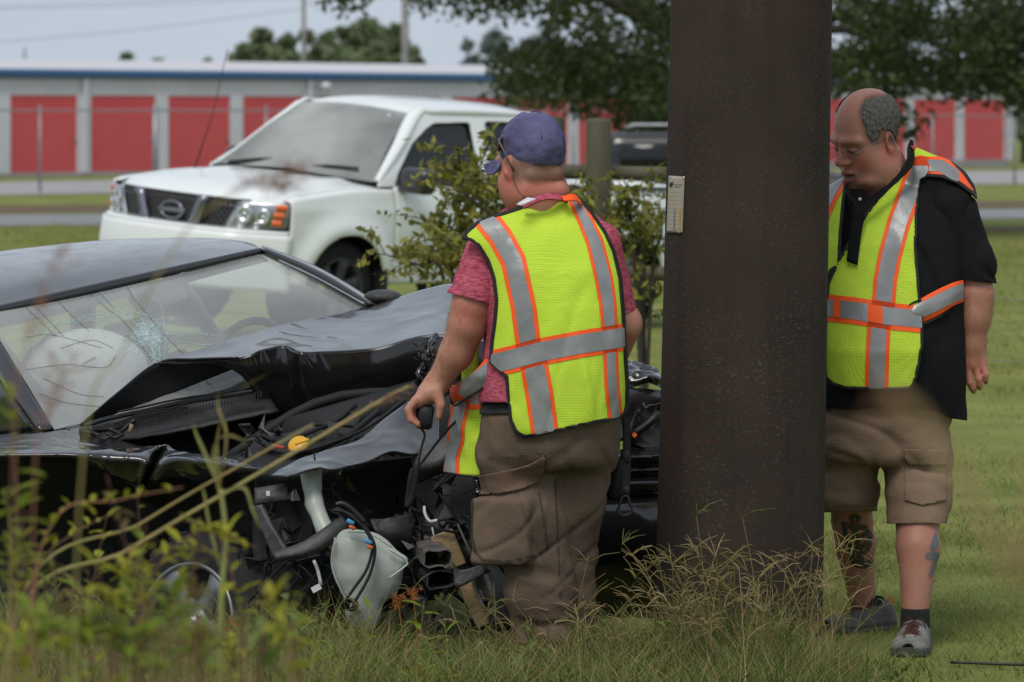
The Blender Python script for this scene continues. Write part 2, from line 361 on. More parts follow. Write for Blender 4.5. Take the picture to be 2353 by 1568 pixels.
for k in range(26): slat.box((0, (-.006 if k % 2 else .006), .12+k*.084+.042), (dw, .03, .084))
door_src = slat.build('roll_up_door', M_red, bld, smooth=False)
hd = MB().box((dw/2-.12, -.05, 1.05), (.12, .06, .05)).build('handle', M_galv, door_src, smooth=False)
door_src.matrix_basis = Matrix.Translation((0, 0, 0))
for k in range(-4, 40):
    u = u_first+k*pitch
    if u+dw > u_end-.15: break
    d = door_src if k == -4 else door_src.copy()
    if k > -4:
        COL.objects.link(d); d.parent = bld; d.matrix_parent_inverse = door_src.matrix_parent_inverse.copy()
        hh = hd.copy(); COL.objects.link(hh); hh.parent = d
    p = BP(u+dw/2, -.06, 0); d.matrix_basis = Matrix.Translation(Vector(p))@Matrix(RB.tolist()).to_4x4()
    bbox('door_post', u+dw+.0, pitch-dw, .02, .14, zb+.42, 2.31, M_trim)
    if k % 3 == 0: bbox('downpipe', u+dw+.18, .12, .10, .08, .1, 2.8, M_trim)
bbox('end_post', u_end-.25, .25, .02, .14, .12, 2.31, M_trim)
pl = BP(uof(735), .25, 0)
lm = MB().lathe([(.02, .12), (.10, .10), (.16, .03), (.17, -.05), (.0, -.08)], 14, pl+np.array([0, 0, 2.62]), (0, 0, 1)).box(pl+np.array([0, .12, 2.66]), (.1, .2, .08)).build('wall_lamp', M_trim, bld)

# ================================================================ chain link fence in front of it
def FP(t): return np.array([-40+80*t, 92+(-40+80*t+14.4)*.78])
cf = thing('chain_link_fence', 'grey chain-link fence with top rail along the storage building', 'fence', (*FP(.4), 0))
xs = np.arange(-16, 22, .6)
fy = lambda x: 92+.80*(x+11.4)
for i, x in enumerate(np.arange(-13.0, 22, 2.42)):
    thick = (i == 2); r = .07 if thick else .03; y = fy(x)
    px = [x, y, G(x, y)]
    MB().tube([[x, y, px[2]-.1], [x, y, px[2]+1.9]], r, 8).lathe([(r*1.1, 0), (r*1.1, .04), (.01, .08)], 8, [x, y, px[2]+1.9], (0, 0, 1)).build('fence_post', M_galv, cf)
MB().tube([[x, fy(x), G(x, fy(x))+1.86] for x in xs], .024, 6).build('top_rail', M_galv, cf)
cm = MB()
for x in np.arange(-16, 21, .16):                             # diagonal wires
    for s in (-1, 1):
        a, b = x, x+s*1.0; cm.tube([[a, fy(a)-.03, G(a, fy(a))+.03], [b, fy(b)-.03, G(b, fy(b))+1.84]], .002, 3, cap=False)
cm.build('link_mesh', M_galv, cf, kind='stuff')

# ================================================================ trees
def leaves(P, size, jit=.5, up=.3):
    n = len(P); a = rng.normal(size=(n, 3)); a /= np.linalg.norm(a, axis=1)[:, None]; b = rng.normal(size=(n, 3)); b[:, 2] *= .6
    b -= a*(a*b).sum(1)[:, None]; b /= np.linalg.norm(b, axis=1)[:, None]; s = size*(1-jit/2+jit*rng.random((n, 1)))
    V = np.stack([P-a*s, P+b*s*.45, P+a*s, P-b*s*.45], 1).reshape(-1, 3); return V, np.arange(4*n).reshape(n, 4)
def clumps(C, R, n, squash=.75):                              # leaf positions in clumps
    P = []
    for c, r in zip(C, R):
        k = max(8, int(n*(r**2)/np.sum(np.asarray(R)**2))); q = rng.normal(size=(k, 3)); q /= np.linalg.norm(q, axis=1)[:, None]
        q *= (rng.random((k, 1))**.4)*r; q[:, 2] *= squash; P.append(q+c)
    return np.concatenate(P)
def tree(label, base, h, rx, n, size, m, cat='tree', group=None, name='broadleaf_tree', nb=9, trunk_r=.16):
    t = thing(name, label, cat, base, group); base = np.asarray(base, float)
    C = [base+[0, 0, h*.60]]; R = [min(rx*.75, h*.38)]
    for i in range(nb+5):
        a = 2*pi*i*.618+rng.random(); u = rng.random(); r_ = min(rx*(.30+.2*rng.random()), h*.2); rr = rx*(.85-.6*u**2)*rng.random()**.5; C.append(base+[cos(a)*rr, sin(a)*rr, h*(.30+.62*u)-r_*.4]); R.append(r_)
    C.append(base+[0, 0, h-rx*.22]); R.append(min(rx*.3, h*.2))
    b = MB().tube([base-[0, 0, .2], base+[.05*h*.1, 0, h*.35], base+[0, 0, h*.75]], [trunk_r, trunk_r*.7, trunk_r*.25], 7)
    for c in C[1:]: b.tube([base+[0, 0, h*.3], (base+[0, 0, h*.45]+c)/2, c], [trunk_r*.4, trunk_r*.25, trunk_r*.08], 5)
    b.build('trunk', M_bark, t)
    V, f = leaves(clumps(C, R, n), size); mk('crown', V, f, m, t, smooth=False, kind='stuff'); return t
def px_tree(px, ytop, Y, wpx, n, size, m, label, **k):
    p = U(px, HY, Y); h = HC-(ytop-HY)*Y/F; return tree(label, (p[0], Y, G(p[0], Y)), h, wpx/2*Y/F, n, size, m, **k)
FG = 'distant trees behind the storage roof'
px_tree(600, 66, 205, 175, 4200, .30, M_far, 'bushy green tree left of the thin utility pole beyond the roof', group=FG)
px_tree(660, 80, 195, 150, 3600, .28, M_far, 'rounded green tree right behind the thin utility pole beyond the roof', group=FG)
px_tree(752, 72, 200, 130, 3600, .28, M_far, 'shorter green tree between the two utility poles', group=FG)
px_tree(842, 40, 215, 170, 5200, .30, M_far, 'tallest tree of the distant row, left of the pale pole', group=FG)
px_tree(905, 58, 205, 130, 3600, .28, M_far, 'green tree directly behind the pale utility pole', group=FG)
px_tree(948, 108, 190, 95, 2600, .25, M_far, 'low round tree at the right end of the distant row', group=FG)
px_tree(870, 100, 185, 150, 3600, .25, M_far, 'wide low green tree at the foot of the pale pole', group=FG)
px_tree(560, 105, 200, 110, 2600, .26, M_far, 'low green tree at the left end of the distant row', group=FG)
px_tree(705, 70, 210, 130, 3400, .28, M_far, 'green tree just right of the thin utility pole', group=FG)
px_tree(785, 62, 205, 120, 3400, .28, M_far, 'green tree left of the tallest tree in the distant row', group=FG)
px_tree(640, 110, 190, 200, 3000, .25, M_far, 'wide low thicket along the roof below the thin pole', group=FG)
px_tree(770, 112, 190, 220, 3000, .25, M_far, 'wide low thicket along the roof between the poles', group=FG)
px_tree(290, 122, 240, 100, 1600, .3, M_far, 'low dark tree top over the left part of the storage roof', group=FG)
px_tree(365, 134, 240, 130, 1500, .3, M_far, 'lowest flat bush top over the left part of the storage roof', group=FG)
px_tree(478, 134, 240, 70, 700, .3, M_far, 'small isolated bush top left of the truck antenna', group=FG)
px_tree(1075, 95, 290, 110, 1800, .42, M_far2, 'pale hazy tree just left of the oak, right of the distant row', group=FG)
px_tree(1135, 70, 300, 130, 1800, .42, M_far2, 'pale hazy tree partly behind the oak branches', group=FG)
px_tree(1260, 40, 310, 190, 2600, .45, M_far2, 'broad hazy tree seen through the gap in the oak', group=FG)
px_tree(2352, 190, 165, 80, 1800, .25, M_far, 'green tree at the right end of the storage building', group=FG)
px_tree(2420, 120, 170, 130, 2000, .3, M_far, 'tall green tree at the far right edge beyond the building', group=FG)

# the big oak whose low branches hang across the top of the picture
oak = thing('oak_tree', 'large dark oak with low hanging branches behind the steel pole', 'tree', (3.35, 62, 0))
def poly_pts(poly, n, y0, y1):
    poly = np.asarray(poly, float); lo, hi = poly.min(0), poly.max(0); out = []
    while len(out) < n:
        q = lo+(hi-lo)*rng.random((n, 2)); q = q[polysd(q, poly) > 0]; out += q.tolist()
    return np.array([U(a, b, y0+(y1-y0)*rng.random()) for a, b in out[:n]])
masses = [([(1020, -60), (1060, 15), (1095, 66), (1150, 40), (1190, 25), (1330, 60), (1400, 20), (1560, 40), (1560, -120), (1030, -120)], 60),
          ([(1150, 215), (1172, 130), (1235, 105), (1330, 100), (1400, 50), (1560, 20), (1560, 300), (1500, 285), (1440, 230), (1375, 250), (1300, 240), (1230, 225)], 105),
          ([(1440, 225), (1560, 200), (1570, 345), (1475, 330), (1450, 290)], 26),
          ([(750, -30), (850, -30), (835, 14), (790, 20), (762, 10)], 5),
          ([(945, -30), (1040, -40), (1020, 12), (985, 8)], 4),
          ([(1890, 60), (1960, 80), (2010, 20), (2150, 30), (2170, -100), (1890, -100)], 40),
          ([(1890, 200), (1900, 110), (2000, 40), (2150, 50), (2215, 60), (2360, 10), (2420, 200), (2330, 232), (2290, 180), (2210, 215), (2150, 190), (2060, 235), (1990, 200)], 120),
          ([(2200, 70), (2240, -80), (2440, -80), (2440, 240), (2310, 235), (2260, 150)], 70),
          ([(2050, 270), (2100, 262), (2118, 290), (2080, 300)], 3)]
Cc, Rr = [], []
for poly, n in masses:
    n = int(n*1.7); q = poly_pts(poly, n, 58, 66); Cc += q.tolist(); Rr += (.13+.17*rng.random(n)).tolist()
for i in range(150):                                          # the crown above the frame
    a = rng.random()*2*pi; r = 6.5*math.sqrt(rng.random()); Cc.append([2.6+cos(a)*r, 62+sin(a)*r, 4.2+4.5*rng.random()*(1-(r/8)**2)]); Rr.append(.6+.5*rng.random())
V, f = leaves(clumps(np.array(Cc), np.array(Rr)**.6, 54000), .072, .9); mk('crown', V, f, M_oak, oak, smooth=False, kind='stuff')
b = MB().tube([(3.3, 62, -.3), (3.25, 62, 1.4), (3.2, 62.1, 2.8), (3.3, 62, 5)], [.42, .33, .28, .2], 12)
for e in ([-1.2, 60, 3.5], [0.3, 63, 3.3], [1.2, 60, 3.9], [5.5, 61, 2.9], [7.2, 63, 3.0], [6.2, 60, 2.4], [3.5, 64, 6], [1.2, 64, 6.2]):
    m_ = (np.array([3.2, 62, 2.6])+np.array(e))/2+[0, 0, .55]; b.tube(spline([(3.2, 62, 2.4), m_, e], 8), np.linspace(.13, .03, 8), 7)
b.build('trunk', M_bark, oak)

# ================================================================ utility poles and lines
def upole(px, ytop, wpx, Y, label, arm=True):
    x = U(px, 0, Y)[0]; r = wpx/2*Y/F; zt = HC-(ytop-HY)*Y/F; t = thing('utility_pole', label, 'utility pole', (x, Y, G(x, Y)), 'utility poles beyond the storage building')
    MB().tube([(x, Y, -.3), (x, Y, zt)], [r*1.1, r*.85], 10).build('shaft', M_polew, t)
    if arm: MB().box((x, Y-.2, zt-.6), (2.2, .1, .12)).build('crossarm', M_polew, t, smooth=False)
    return x, zt
upole(698, -60, 12, 180, 'thin grey utility pole rising from behind the storage roof'); upole(931, -90, 19, 170, 'thicker pale utility pole in front of the distant trees')
upole(57, 112, 7, 245, 'short far pole stub at the left over the storage roof', False)
for i, (a, b_) in enumerate((((-40, 16), (700, -22)), ((-40, 22), (720, -10)), ((700, 5), (960, 120)), ((-30, 100), (700, 20)))):
    P = spline([U(*a, 181), (U(*a, 181)+U(*b_, 180))/2-[0, 0, .12], U(*b_, 180)], 14)
    tag(MB().tube(P, .011 if i != 2 else .009, 5).build('power_line', M_wire), ['upper power line at the top left of the sky', 'lower power line close under the top one', 'slack line running down right from the thin utility pole', 'faint power line sloping over the left sky'][i], 'cable', 'power lines in the sky')

# ================================================================ post and rail fence, saplings
wf = thing('wooden_fence', 'weathered post and rail fence between the pickup and the steel pole', 'fence', (U(1375, 0, 23)[0], 23, 0))
def px_post(x0, x1, yt, Y):
    a, c = U(x0, yt, Y), U(x1, yt, Y); r = (c[0]-a[0])/2; x = (a[0]+c[0])/2
    MB().lathe([(r*1.02, -a[2]-.2), (r, -.6), (r*.98, -.02), (r*.9, 0), (.001, .004)], 16, (x, Y, a[2]), (0, 0, 1)).build('post', M_wood, wf)
px_post(1346, 1405, 273, 23); px_post(1243, 1299, 268, 25.5)
for y0, x0 in ((398, 1230), (627, 1280)):
    P = spline([U(x0, y0-4, 23.15), U(1440, y0, 23.12), U(1640, y0+6, 23.1)], 10); MB().tube(P, [.043, .044, .042, .043, .042, .041, .043, .042, .041, .04], 10).build('rail', M_wood, wf)
def sapling(label, root, stems, n, size):
    t = thing('sapling', label, 'shrub', root, 'saplings in front of the pickup'); b = MB(); pts = []
    for S in stems:
        P = spline([np.asarray(root)]+[U(*s) for s in S], 14); b.tube(P, np.linspace(.014, .003, 14), 5)
        for k in range(3, 14):
            for _ in range(2):
                e = P[k]+rng.normal(size=3)*[.09, .09, .06]; b.tube([P[k], (P[k]+e)/2+[0, 0, .02], e], [.003, .0025, .0015], 4, cap=False); pts.append((P[k], e))
    b.build('stem', M_bark, t); L = []
    for _ in range(n):
        p, e = pts[rng.integers(len(pts))]; L.append(p+(e-p)*(.4+.8*rng.random())+rng.normal(size=3)*.022)
    V, f = leaves(np.array(L), size, .7); mk('leaves', V, f, M_sap, t, smooth=False, kind='stuff')
gz = lambda px, Y: (U(px, 0, Y)[0], Y, float(G(U(px, 0, Y)[0], Y)))
sapling('yellow-tipped sapling in front of the truck door, left of the capped man', gz(1120, 21.5), [[(1090, 560, 21.5), (1062, 420, 21.4), (1050, 325, 21.3)], [(1110, 520, 21.6), (1100, 400, 21.7), (1125, 330, 21.7)], [(1130, 560, 21.4), (1095, 470, 21.3), (1040, 430, 21.2)], [(1140, 500, 21.6), (1130, 410, 21.6)], [(1090, 600, 21.5), (1030, 540, 21.4), (1005, 520, 21.4)]], 1700, .029)
sapling('low sprawling sapling over the fender of the wrecked car', gz(1060, 21), [[(1020, 640, 21), (960, 610, 21), (885, 585, 20.9)], [(1040, 630, 21.1), (1010, 600, 21.1), (955, 570, 21.1)], [(1060, 640, 20.9), (1055, 590, 20.9), (1010, 545, 20.8)], [(1075, 640, 21), (1080, 570, 21)]], 1000, .027)
sapling('green sapling behind the wooden rails beside the steel pole', gz(1480, 22.5), [[(1455, 560, 22.4), (1440, 470, 22.4), (1432, 430, 22.3)], [(1480, 580, 22.6), (1490, 500, 22.6), (1475, 440, 22.6)], [(1500, 620, 22.5), (1520, 540, 22.4), (1515, 460, 22.4)], [(1465, 560, 22.5), (1440, 520, 22.4), (1418, 530, 22.4)]], 800, .029)
sapling('small leafy sapling between the fence posts behind the capped man', gz(1320, 22.2), [[(1322, 560, 22.2), (1320, 470, 22.2), (1318, 425, 22.2)], [(1335, 560, 22.2), (1340, 470, 22.2)]], 200, .032)

# thin wire strands of a field fence on the right
for i, (y0, y1) in enumerate(((684, 692), (826, 840))):
    P = [U(2150, y0-8, 17.0), U(2270, y0, 17), U(2420, y1+3, 17)]
    tag(MB().tube(spline(P, 10), .0016, 5).build('fence_wire', M_galv), ['thin wire strand level with the right man\'s elbow', 'thin wire strand level with the right man\'s hand'][i], 'wire', 'field fence wires at the right')
# ================================================================ white pickup truck (built in its own frame: x forward, y left, z up, front axle at x = 0)
M_white = mat('white_paint', (.74, .77, .76), .28, coat=.6, noise_amt=.05, nscale=1.5)
M_tglass = glassmat('truck_windshield', (.25, .27, .27), .05, sky_refl=.40, sky_refl_col=(.60, .62, .60))  # sky reflection on the windshield painted as an uneven pale layer
M_dglass = mat('dark_side_glass', (.008, .01, .011), .08, spec=.5)
M_dark = mat('dark_interior', (.012, .012, .013), .8)
M_lens = mat('headlight_lens', (.55, .58, .62), .08, coat=1, col2=(.22, .24, .27), nscale=9)
M_bowl = mat('headlight_bowl', (.62, .64, .67), .22, metal=.75, col2=(.20, .21, .23), nscale=7, detail=6); M_lcov = glassmat('headlight_cover', (.95, .95, .95), .03)
M_amber = mat('amber_lens', (.75, .13, .02), .2, coat=.6)
M_chrome = mat('satin_chrome', (.22, .22, .26), .25, metal=.8)
M_grey = mat('dark_grey_trim', (.05, .05, .055), .5)
M_alloy = mat('dull_alloy', (.20, .21, .22), .38, metal=.7, noise_amt=.15, nscale=30)
TQ = np.array([-1.934, 30.533, .194]); TR = euler(-2.294, -.023, -.078)
def T(P):
    P = np.array(P, float); P[..., 1] *= np.where(P[..., 1] < 0, 1+.10*(1-sm(1.0, 1.35, P[..., 2])), 1); return P@TR.T+TQ
def TK(px, py, ax, val):
    d = TR.T@np.array([(px-CX)/F, 1, (HY-py)/F]); o = TR.T@(np.array([0, 0, HC])-TQ); return o+(val-o[ax])/d[ax]*d
def xf(y): return .86-.34*(np.minimum(np.abs(y), .93)/.9)**3
def Tfront(px, py, off=0):
    x = .8
    for _ in range(15): p = TK(px, py, 0, x); x = xf(p[1])+off
    return p
truck = thing('pickup_truck', 'white extended cab pickup truck with black grille parked behind the wreck', 'pickup truck', T([[-1.5, 0, 0]])[0])
def prof(z): return np.interp(z, [.40, .52, .66, .80, .95, 1.06, 1.66], [.955, .975, .99, 1.0, .995, .965, .68])
def yside(x, z):
    w = .90-.05*sm(.35, .9, x)+.0*x; r = np.hypot(x, z-.37); r2 = np.hypot(x+3.2, z-.37)
    fl = (.055*np.exp(-((r-.44)/.10)**2)+.055*np.exp(-((r2-.44)/.10)**2))*sm(.25, .45, z)
    return w*prof(z)+np.where(z < 1.08, fl, 0)
def side_panel(name, x0, x1, zlo, zhi, s, arch=None, m=None, nx=44, nz=30, th=.02, windows=(), par=truck, push=0):
    xs = np.linspace(x0, x1, nx); V = []
    for x in xs:
        z = np.linspace(zlo(x), zhi(x), nz); V.append(np.c_[np.full(nz, x), s*(yside(np.full(nz, x), z)+push), z])
    V = np.concatenate(V); f = gridF(nx, nz, flip=(s < 0) ^ (x1 > x0))
    if arch is not None: V, f = clip(V, f, np.hypot(V[:, 0]-arch, (V[:, 2]-.37)*1.0)-.415)
    for wpoly in windows: V, f = clip(V, f, -polysd(V[:, [0, 2]], wpoly))
    return mk(name, T(V), f, m or M_white, par, solid=th)
zc = lambda v: (lambda x: v)
hood_z = lambda x: 1.10-.085*sm(-.3, .75, x)-.06*sm(.45, .80, x)    # shoulder line between hood and fender
win1 = [(-.53, 1.125), (-.60, 1.22), (-.82, 1.43), (-1.02, 1.545), (-1.12, 1.585), (-1.50, 1.60), (-1.53, 1.58), (-1.50, 1.125)]
win2 = [(-1.66, 1.125), (-1.69, 1.595), (-1.72, 1.61), (-2.30, 1.61), (-2.33, 1.58), (-2.36, 1.125)]
for s in (1, -1):
    side_panel('front_fender', .56, -.505, zc(.42), hood_z, s, 0)
    side_panel('door', -.515, -1.59, zc(.42), lambda x: 1.118, s)
    side_panel('rear_door', -1.60, -2.42, zc(.42), lambda x: 1.118, s)
    side_panel('cab_side', -.36, -2.42, lambda x: 1.12, lambda x: min(1.655, 1.13+.535*max(0, (-.36-x))/.62+.004), s, windows=(win1, win2), nx=120, nz=70)
    g = side_panel('side_window', -.45, -2.38, lambda x: 1.10, lambda x: min(1.64, 1.12+.53*max(0, (-.42-x))/.62+.004), s, m=M_dglass, push=-.022, th=.004)
    side_panel('bed_side', -2.47, -4.30, zc(.48), lambda x: 1.13, s, -3.2)
    P = [(-.52, .905, .70), (-1.56, .905, .70)]
    MB().box((-1.45, s*.915, .93), (.16, .03, .035), bev=.01).build('door_handle', M_white, truck) if False else None
    h = MB(); h.box((-1.45, s*.915, .93), (.17, .035, .04), bev=.012); h.V = [T(v) for v in h.V]; h.build('door_handle', M_white, truck)
# hood: nearly flat sheet with raised edges, curving down at the front
ys = np.linspace(-.80, .80, 41); V = []
for k, t in enumerate(np.linspace(0, 1, 26)):
    x0 = -.40+.03*np.cos(ys); xe = xf(ys)-.03; x = x0*(1-t)+xe*t
    z = hood_z(x)+.045*(1-(np.abs(ys)/.80)**2.2)+.014*np.exp(-((np.abs(ys)-.52)/.10)**2)*(1-t*.6)-.055*np.maximum(0, t-.86)/.14*1.0
    V.append(np.c_[x, ys, z])
mk('hood', T(np.concatenate(V)), gridF(26, 41), M_white, truck, solid=.018)
for s in (1, -1):                                             # rolled shoulder from hood edge to fender top
    xs = np.linspace(.57, -.46, 30); V = []
    for x in xs:
        zt = hood_z(x); y1 = float(yside(np.array([x]), np.array([zt]))[0])
        for a in np.linspace(0, 1, 6): V.append((x, s*(.808*(1-a)+y1*a), zt+.012*(1-a**2)))
    mk('fender_top', T(V), gridF(30, 6, s < 0), M_white, truck, solid=.012)
# front: bumper, grille, lights
def fgrid(name, z0, z1, off, ymax, m, nz=8, ny=60, th=.02, bulge=0, z_edge=0):
    y = np.linspace(-ymax, ymax, ny); V = []
    for t in np.linspace(0, 1, nz):
        x = xf(y)+off*(1-.8*sm(.60, .92, np.abs(y)))+bulge*np.sin(pi*t); V.append(np.c_[x, y, np.full(ny, z0*(1-t)+z1*t)+z_edge*(np.abs(y)/ymax)**2])
    return mk(name, T(np.concatenate(V)), gridF(nz, ny, True), m, truck, solid=th)
fgrid('bumper', .36, .765, .135, .90, M_white, bulge=.022, nz=12)
ysh = np.linspace(-.88, .88, 50); mk('bumper_shelf', T(np.concatenate([np.c_[xf(ysh)+o_*(1-.8*sm(.60, .92, np.abs(ysh))), ysh, np.full(50, z_)] for o_, z_ in ((.135, .765), (.10, .778), (-.05, .785))])), gridF(3, 50, True), M_white, truck, solid=.012)
fgrid('grille_backing', .72, 1.0, -.045, .62, M_dark)
def fpoly(name, px, m, par=truck, off=.0, th=.02, n=14, dom=0):                     # quad traced on the front surface: four corners tl, tr, br, bl
    c = [Tfront(*p, off) for p in px]; V = []
    for u in np.linspace(0, 1, n):
        for v in np.linspace(0, 1, n):
            y, z = ((1-u)*((1-v)*c[0]+v*c[1])+u*((1-v)*c[3]+v*c[2]))[1:]; V.append((xf(y)+off+dom*sin(pi*u)*sin(pi*v), y, z))
    return mk(name, T(V), gridF(n, n), m, par, solid=th)
for k, c in enumerate(([(560, 466), (646, 468), (622, 528), (523, 528)],)):
    V = []; a = [(.759, .595, .977), (.575, .895, .985), (.59, .885, .815), (.80, .49, .777)]
    for s, nm in ((1, 'headlight'), (-1, 'headlight')):
        yz = [(.575, .985), (.875, .992), (.868, .815), (.475, .775)]; V = []
        for u in np.linspace(0, 1, 12):
            for v in np.linspace(0, 1, 14):
                y = (1-u)*((1-v)*yz[0][0]+v*yz[1][0])+u*((1-v)*yz[3][0]+v*yz[2][0]); z = (1-u)*((1-v)*yz[0][1]+v*yz[1][1])+u*((1-v)*yz[3][1]+v*yz[2][1])
                V.append((xf(y)+.012+.012*sin(pi*u)*sin(pi*v), s*y, z))
        hl = mk(nm, T(V), gridF(12, 14, s < 0), M_bowl, truck, solid=.003, off=0)
        V2 = np.array(V)+[.016, 0, 0]; mk('lens', T(V2), gridF(12, 14, s < 0), M_lcov, hl)
        for (yy, zz, rr) in ((.62, .90, .062), (.735, .89, .055), (.60, .825, .03), (.70, .822, .026)):   # reflector bowls
            L = MB().lathe([(rr, .012), (rr*.8, .022), (rr*.72, .016), (rr*.3, .006), (0.001, .02)], 14, (xf(yy)+.012, s*yy, zz), (1, s*.5, 0)); L.V = [T(v) for v in L.V]; L.build('reflector', mat('reflector', (.75, .77, .8), .12, metal=.9), hl)
        for i in range(3):                                    # amber turn signal in three bands
            z1_, z0_ = .982-.056*i, .938-.056*i; yo, yi = .874-.012*i, .815-.008*i; V = []
            for zz in (z1_, z0_):
                for y in np.linspace(yi, yo, 8): V.append((xf(y)+.040, s*y, zz))
            mk('turn_signal', T(V), gridF(2, 8, s < 0), M_amber, hl, solid=.012, off=0)
gr = MB()                                                     # grille lattice: real bars
for sgn in (1, -1):
    for k in range(-14, 15):
        p = []
        for t in np.linspace(-1, 1, 7):
            y = k*.045+sgn*t*.10; z = .86+t*.125
            if abs(y) < .60: p.append((xf(y)-.02, y, z))
        if len(p) > 1: gr.tube(p, .0075, 4, cap=False)
gr.V = [T(v) for v in gr.V]; grl = gr.build('grille', M_grey, truck)
vb = MB()                                                     # V shaped struts and lower lip
for s in (1, -1): vb.add(*(lambda q: (q, gridF(8, 2, s > 0).tolist()))(np.concatenate([[(xf(y)+.025, s*y, z), (xf(y2)+.025, s*y2, z)] for z, y, y2 in zip(np.linspace(1.0, .70, 8), np.linspace(.36, .24, 8), np.linspace(.28, .16, 8))])))
vb.add(*(lambda q: (q, gridF(2, 12).tolist()))(np.concatenate([[(xf(y)+.026, y, z) for y in np.linspace(-.27, .27, 12)] for z in (.755, .695)])))
vb.V = [T(v) for v in vb.V]; vb.build('grille_surround', M_chrome, truck, solid=.035)
em = MB(); em.tube([(xf(0)+.022, .105*cos(a), .872+.062*sin(a)) for a in np.linspace(0, 2*pi, 25)], .011, 6); em.box((xf(0)+.022, 0, .872), (.02, .26, .034), bev=.006)
em.V = [T(v) for v in em.V]; em.build('emblem', M_chrome, grl)
for s in (1, -1):
    fl = MB().lathe([(.055, 0), (.06, .01), (.04, .012), (.001, .004)], 14, (xf(.62)+.075, s*.62, .60), (1, s*.3, 0)); fl.V = [T(v) for v in fl.V]; fl.build('fog_light', M_lens, truck)
# cab: windshield, roof, pillars
base = [(-.36, y*.80, 1.155+.03*(1-abs(y))) for y in (-1, -.5, 0, .5, 1)]; base = [(x+.10*(1-(y/.8)**2), y, z) for x, y, z in base]
top = [(-.955+.06*(1-(y)**2), y*.565, 1.655+.03*(1-y*y)) for y in (-1, -.5, 0, .5, 1)]
mid = [tuple((np.array(a)+np.array(b))/2+[.025, 0, .018]) for a, b in zip(base, top)]
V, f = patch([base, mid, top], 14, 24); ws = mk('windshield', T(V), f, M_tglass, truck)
st = MB().lathe([(.03, 0), (.001, .001)], 10, (-.86, .42, 1.615), (.8, 0, .6)); st.V = [T(v) for v in st.V]; st.build('sticker', M_trim, ws)
rows = []
for x, zt, hw in ((-.945, 1.668, .575), (-1.15, 1.735, .60), (-1.7, 1.748, .605), (-2.2, 1.735, .60), (-2.40, 1.70, .59), (-2.43, 1.64, .585)):
    rows.append([(x+(.06*(1-(y)**2) if x > -1 else 0), y*hw, zt-.062*abs(y)**3) for y in (-1, -.8, -.4, 0, .4, .8, 1)])
V, f = patch(rows, 26, 30); mk('roof', T(V), f, M_white, truck, solid=.02)
for s in (1, -1):                                             # A pillar and roof rail: rolled strip between glass and side
    A = [(-.37, s*.805, 1.155), (-.66, s*.69, 1.42), (-.95, s*.57, 1.662), (-1.15, s*.602, 1.680), (-1.7, s*.607, 1.69), (-2.42, s*.592, 1.672)]
    Bq = [(-.37, s*float(yside(np.array([-.3]), np.array([1.14]))[0]), 1.135), (-.69, s*.752, 1.405), (-1.0, s*.632, 1.645), (-1.15, s*.625, 1.655), (-1.7, s*.622, 1.657), (-2.42, s*.617, 1.652)]
    C_ = [tuple((np.array(a)+np.array(b))/2+np.array([0, s*.014, .014])) for a, b in zip(A, Bq)]
    V, f = patch([A, C_, Bq], 8, 40); mk('roof_rail', T(V), f, M_white, truck, solid=.015)
bk = MB().box((-2.41, 0, .85), (.03, 1.72, .62)); bk.V = [T(v) for v in bk.V]; bk.build('cab_back', M_white, truck, smooth=False)
V = T([(-2.43, -.80, 1.15), (-2.43, .80, 1.15), (-2.44, .60, 1.66), (-2.44, -.60, 1.66)]); mk('rear_window', V, [(0, 1, 2, 3)], M_dglass, truck, solid=.01)
cw = MB(); cw.add(*(lambda q: (q, gridF(2, 14).tolist()))([(-.33+.11*(1-(y/.8)**2), y, 1.15+.02*(1-abs(y)/.8)) for y in np.linspace(-.8, .8, 14)]+[(-.44+.11*(1-(y/.8)**2), y, 1.12) for y in np.linspace(-.8, .8, 14)])); cw.V = [T(v) for v in cw.V]; cw.build('cowl', M_black, truck, solid=.01)
for y0, y1 in ((-.62, .02), (.0, .62)):                       # wipers resting at the base of the glass
    P = spline([(-.30, y0, 1.165), (-.33, (y0+y1)/2, 1.215), (-.38, y1, 1.225)], 8); w_ = MB().tube(P, [.014, .012, .011, .010, .010, .009, .008, .007], 6).tube(P+[.0, .0, .018], .008, 5); w_.V = [T(v) for v in w_.V]; w_.build('wiper', M_black, truck)
it = MB().box((-.75, 0, 1.0), (.5, 1.5, .22), bev=.06)
for y in (-.38, .38): it.box((-1.45, y, 1.12), (.16, .46, .55), bev=.05).box((-1.47, y, 1.45), (.10, .24, .16), bev=.04).box((-1.25, y, .85), (.5, .48, .16), bev=.05)
it.V = [T(v) for v in it.V]; it.build('interior', M_dark, truck)
sw = MB().tube([(-.98+.06*sin(a), .38+.17*cos(a), 1.13+.17*sin(a)) for a in np.linspace(0, 2*pi, 21)], .014, 6); sw.V = [T(v) for v in sw.V]; sw.build('steering_wheel', M_black, truck)
for s in (1, -1):
    c = np.array([-.60 if s > 0 else -.80, s*(1.035 if s > 0 else .98), 1.185]); mr = MB()
    V, f = nets(lambda P: smax(rbox(P, c, (.085, .135, .098), .06), (c[0]-.05)-P[:, 0], .02), c-.2, c+.2, .012); mr.add(V, f.tolist()); mr.box(c+[.0, -s*.13, -.07], (.09, .12, .05), bev=.015)
    mr.V = [T(v) for v in mr.V]; mr.build('mirror', mat('mirror_shell', (.02, .02, .024), .22, coat=.5), truck)
fr_ = MB().box((-1.9, 0, .52), (4.6, 1.15, .22)).box((-2.0, 0, .62), (3.6, 1.6, .1)).box((.35, 0, .62), (.6, 1.1, .5)); fr_.V = [T(v) for v in fr_.V]; fr_.build('chassis', M_dark, truck, smooth=False)
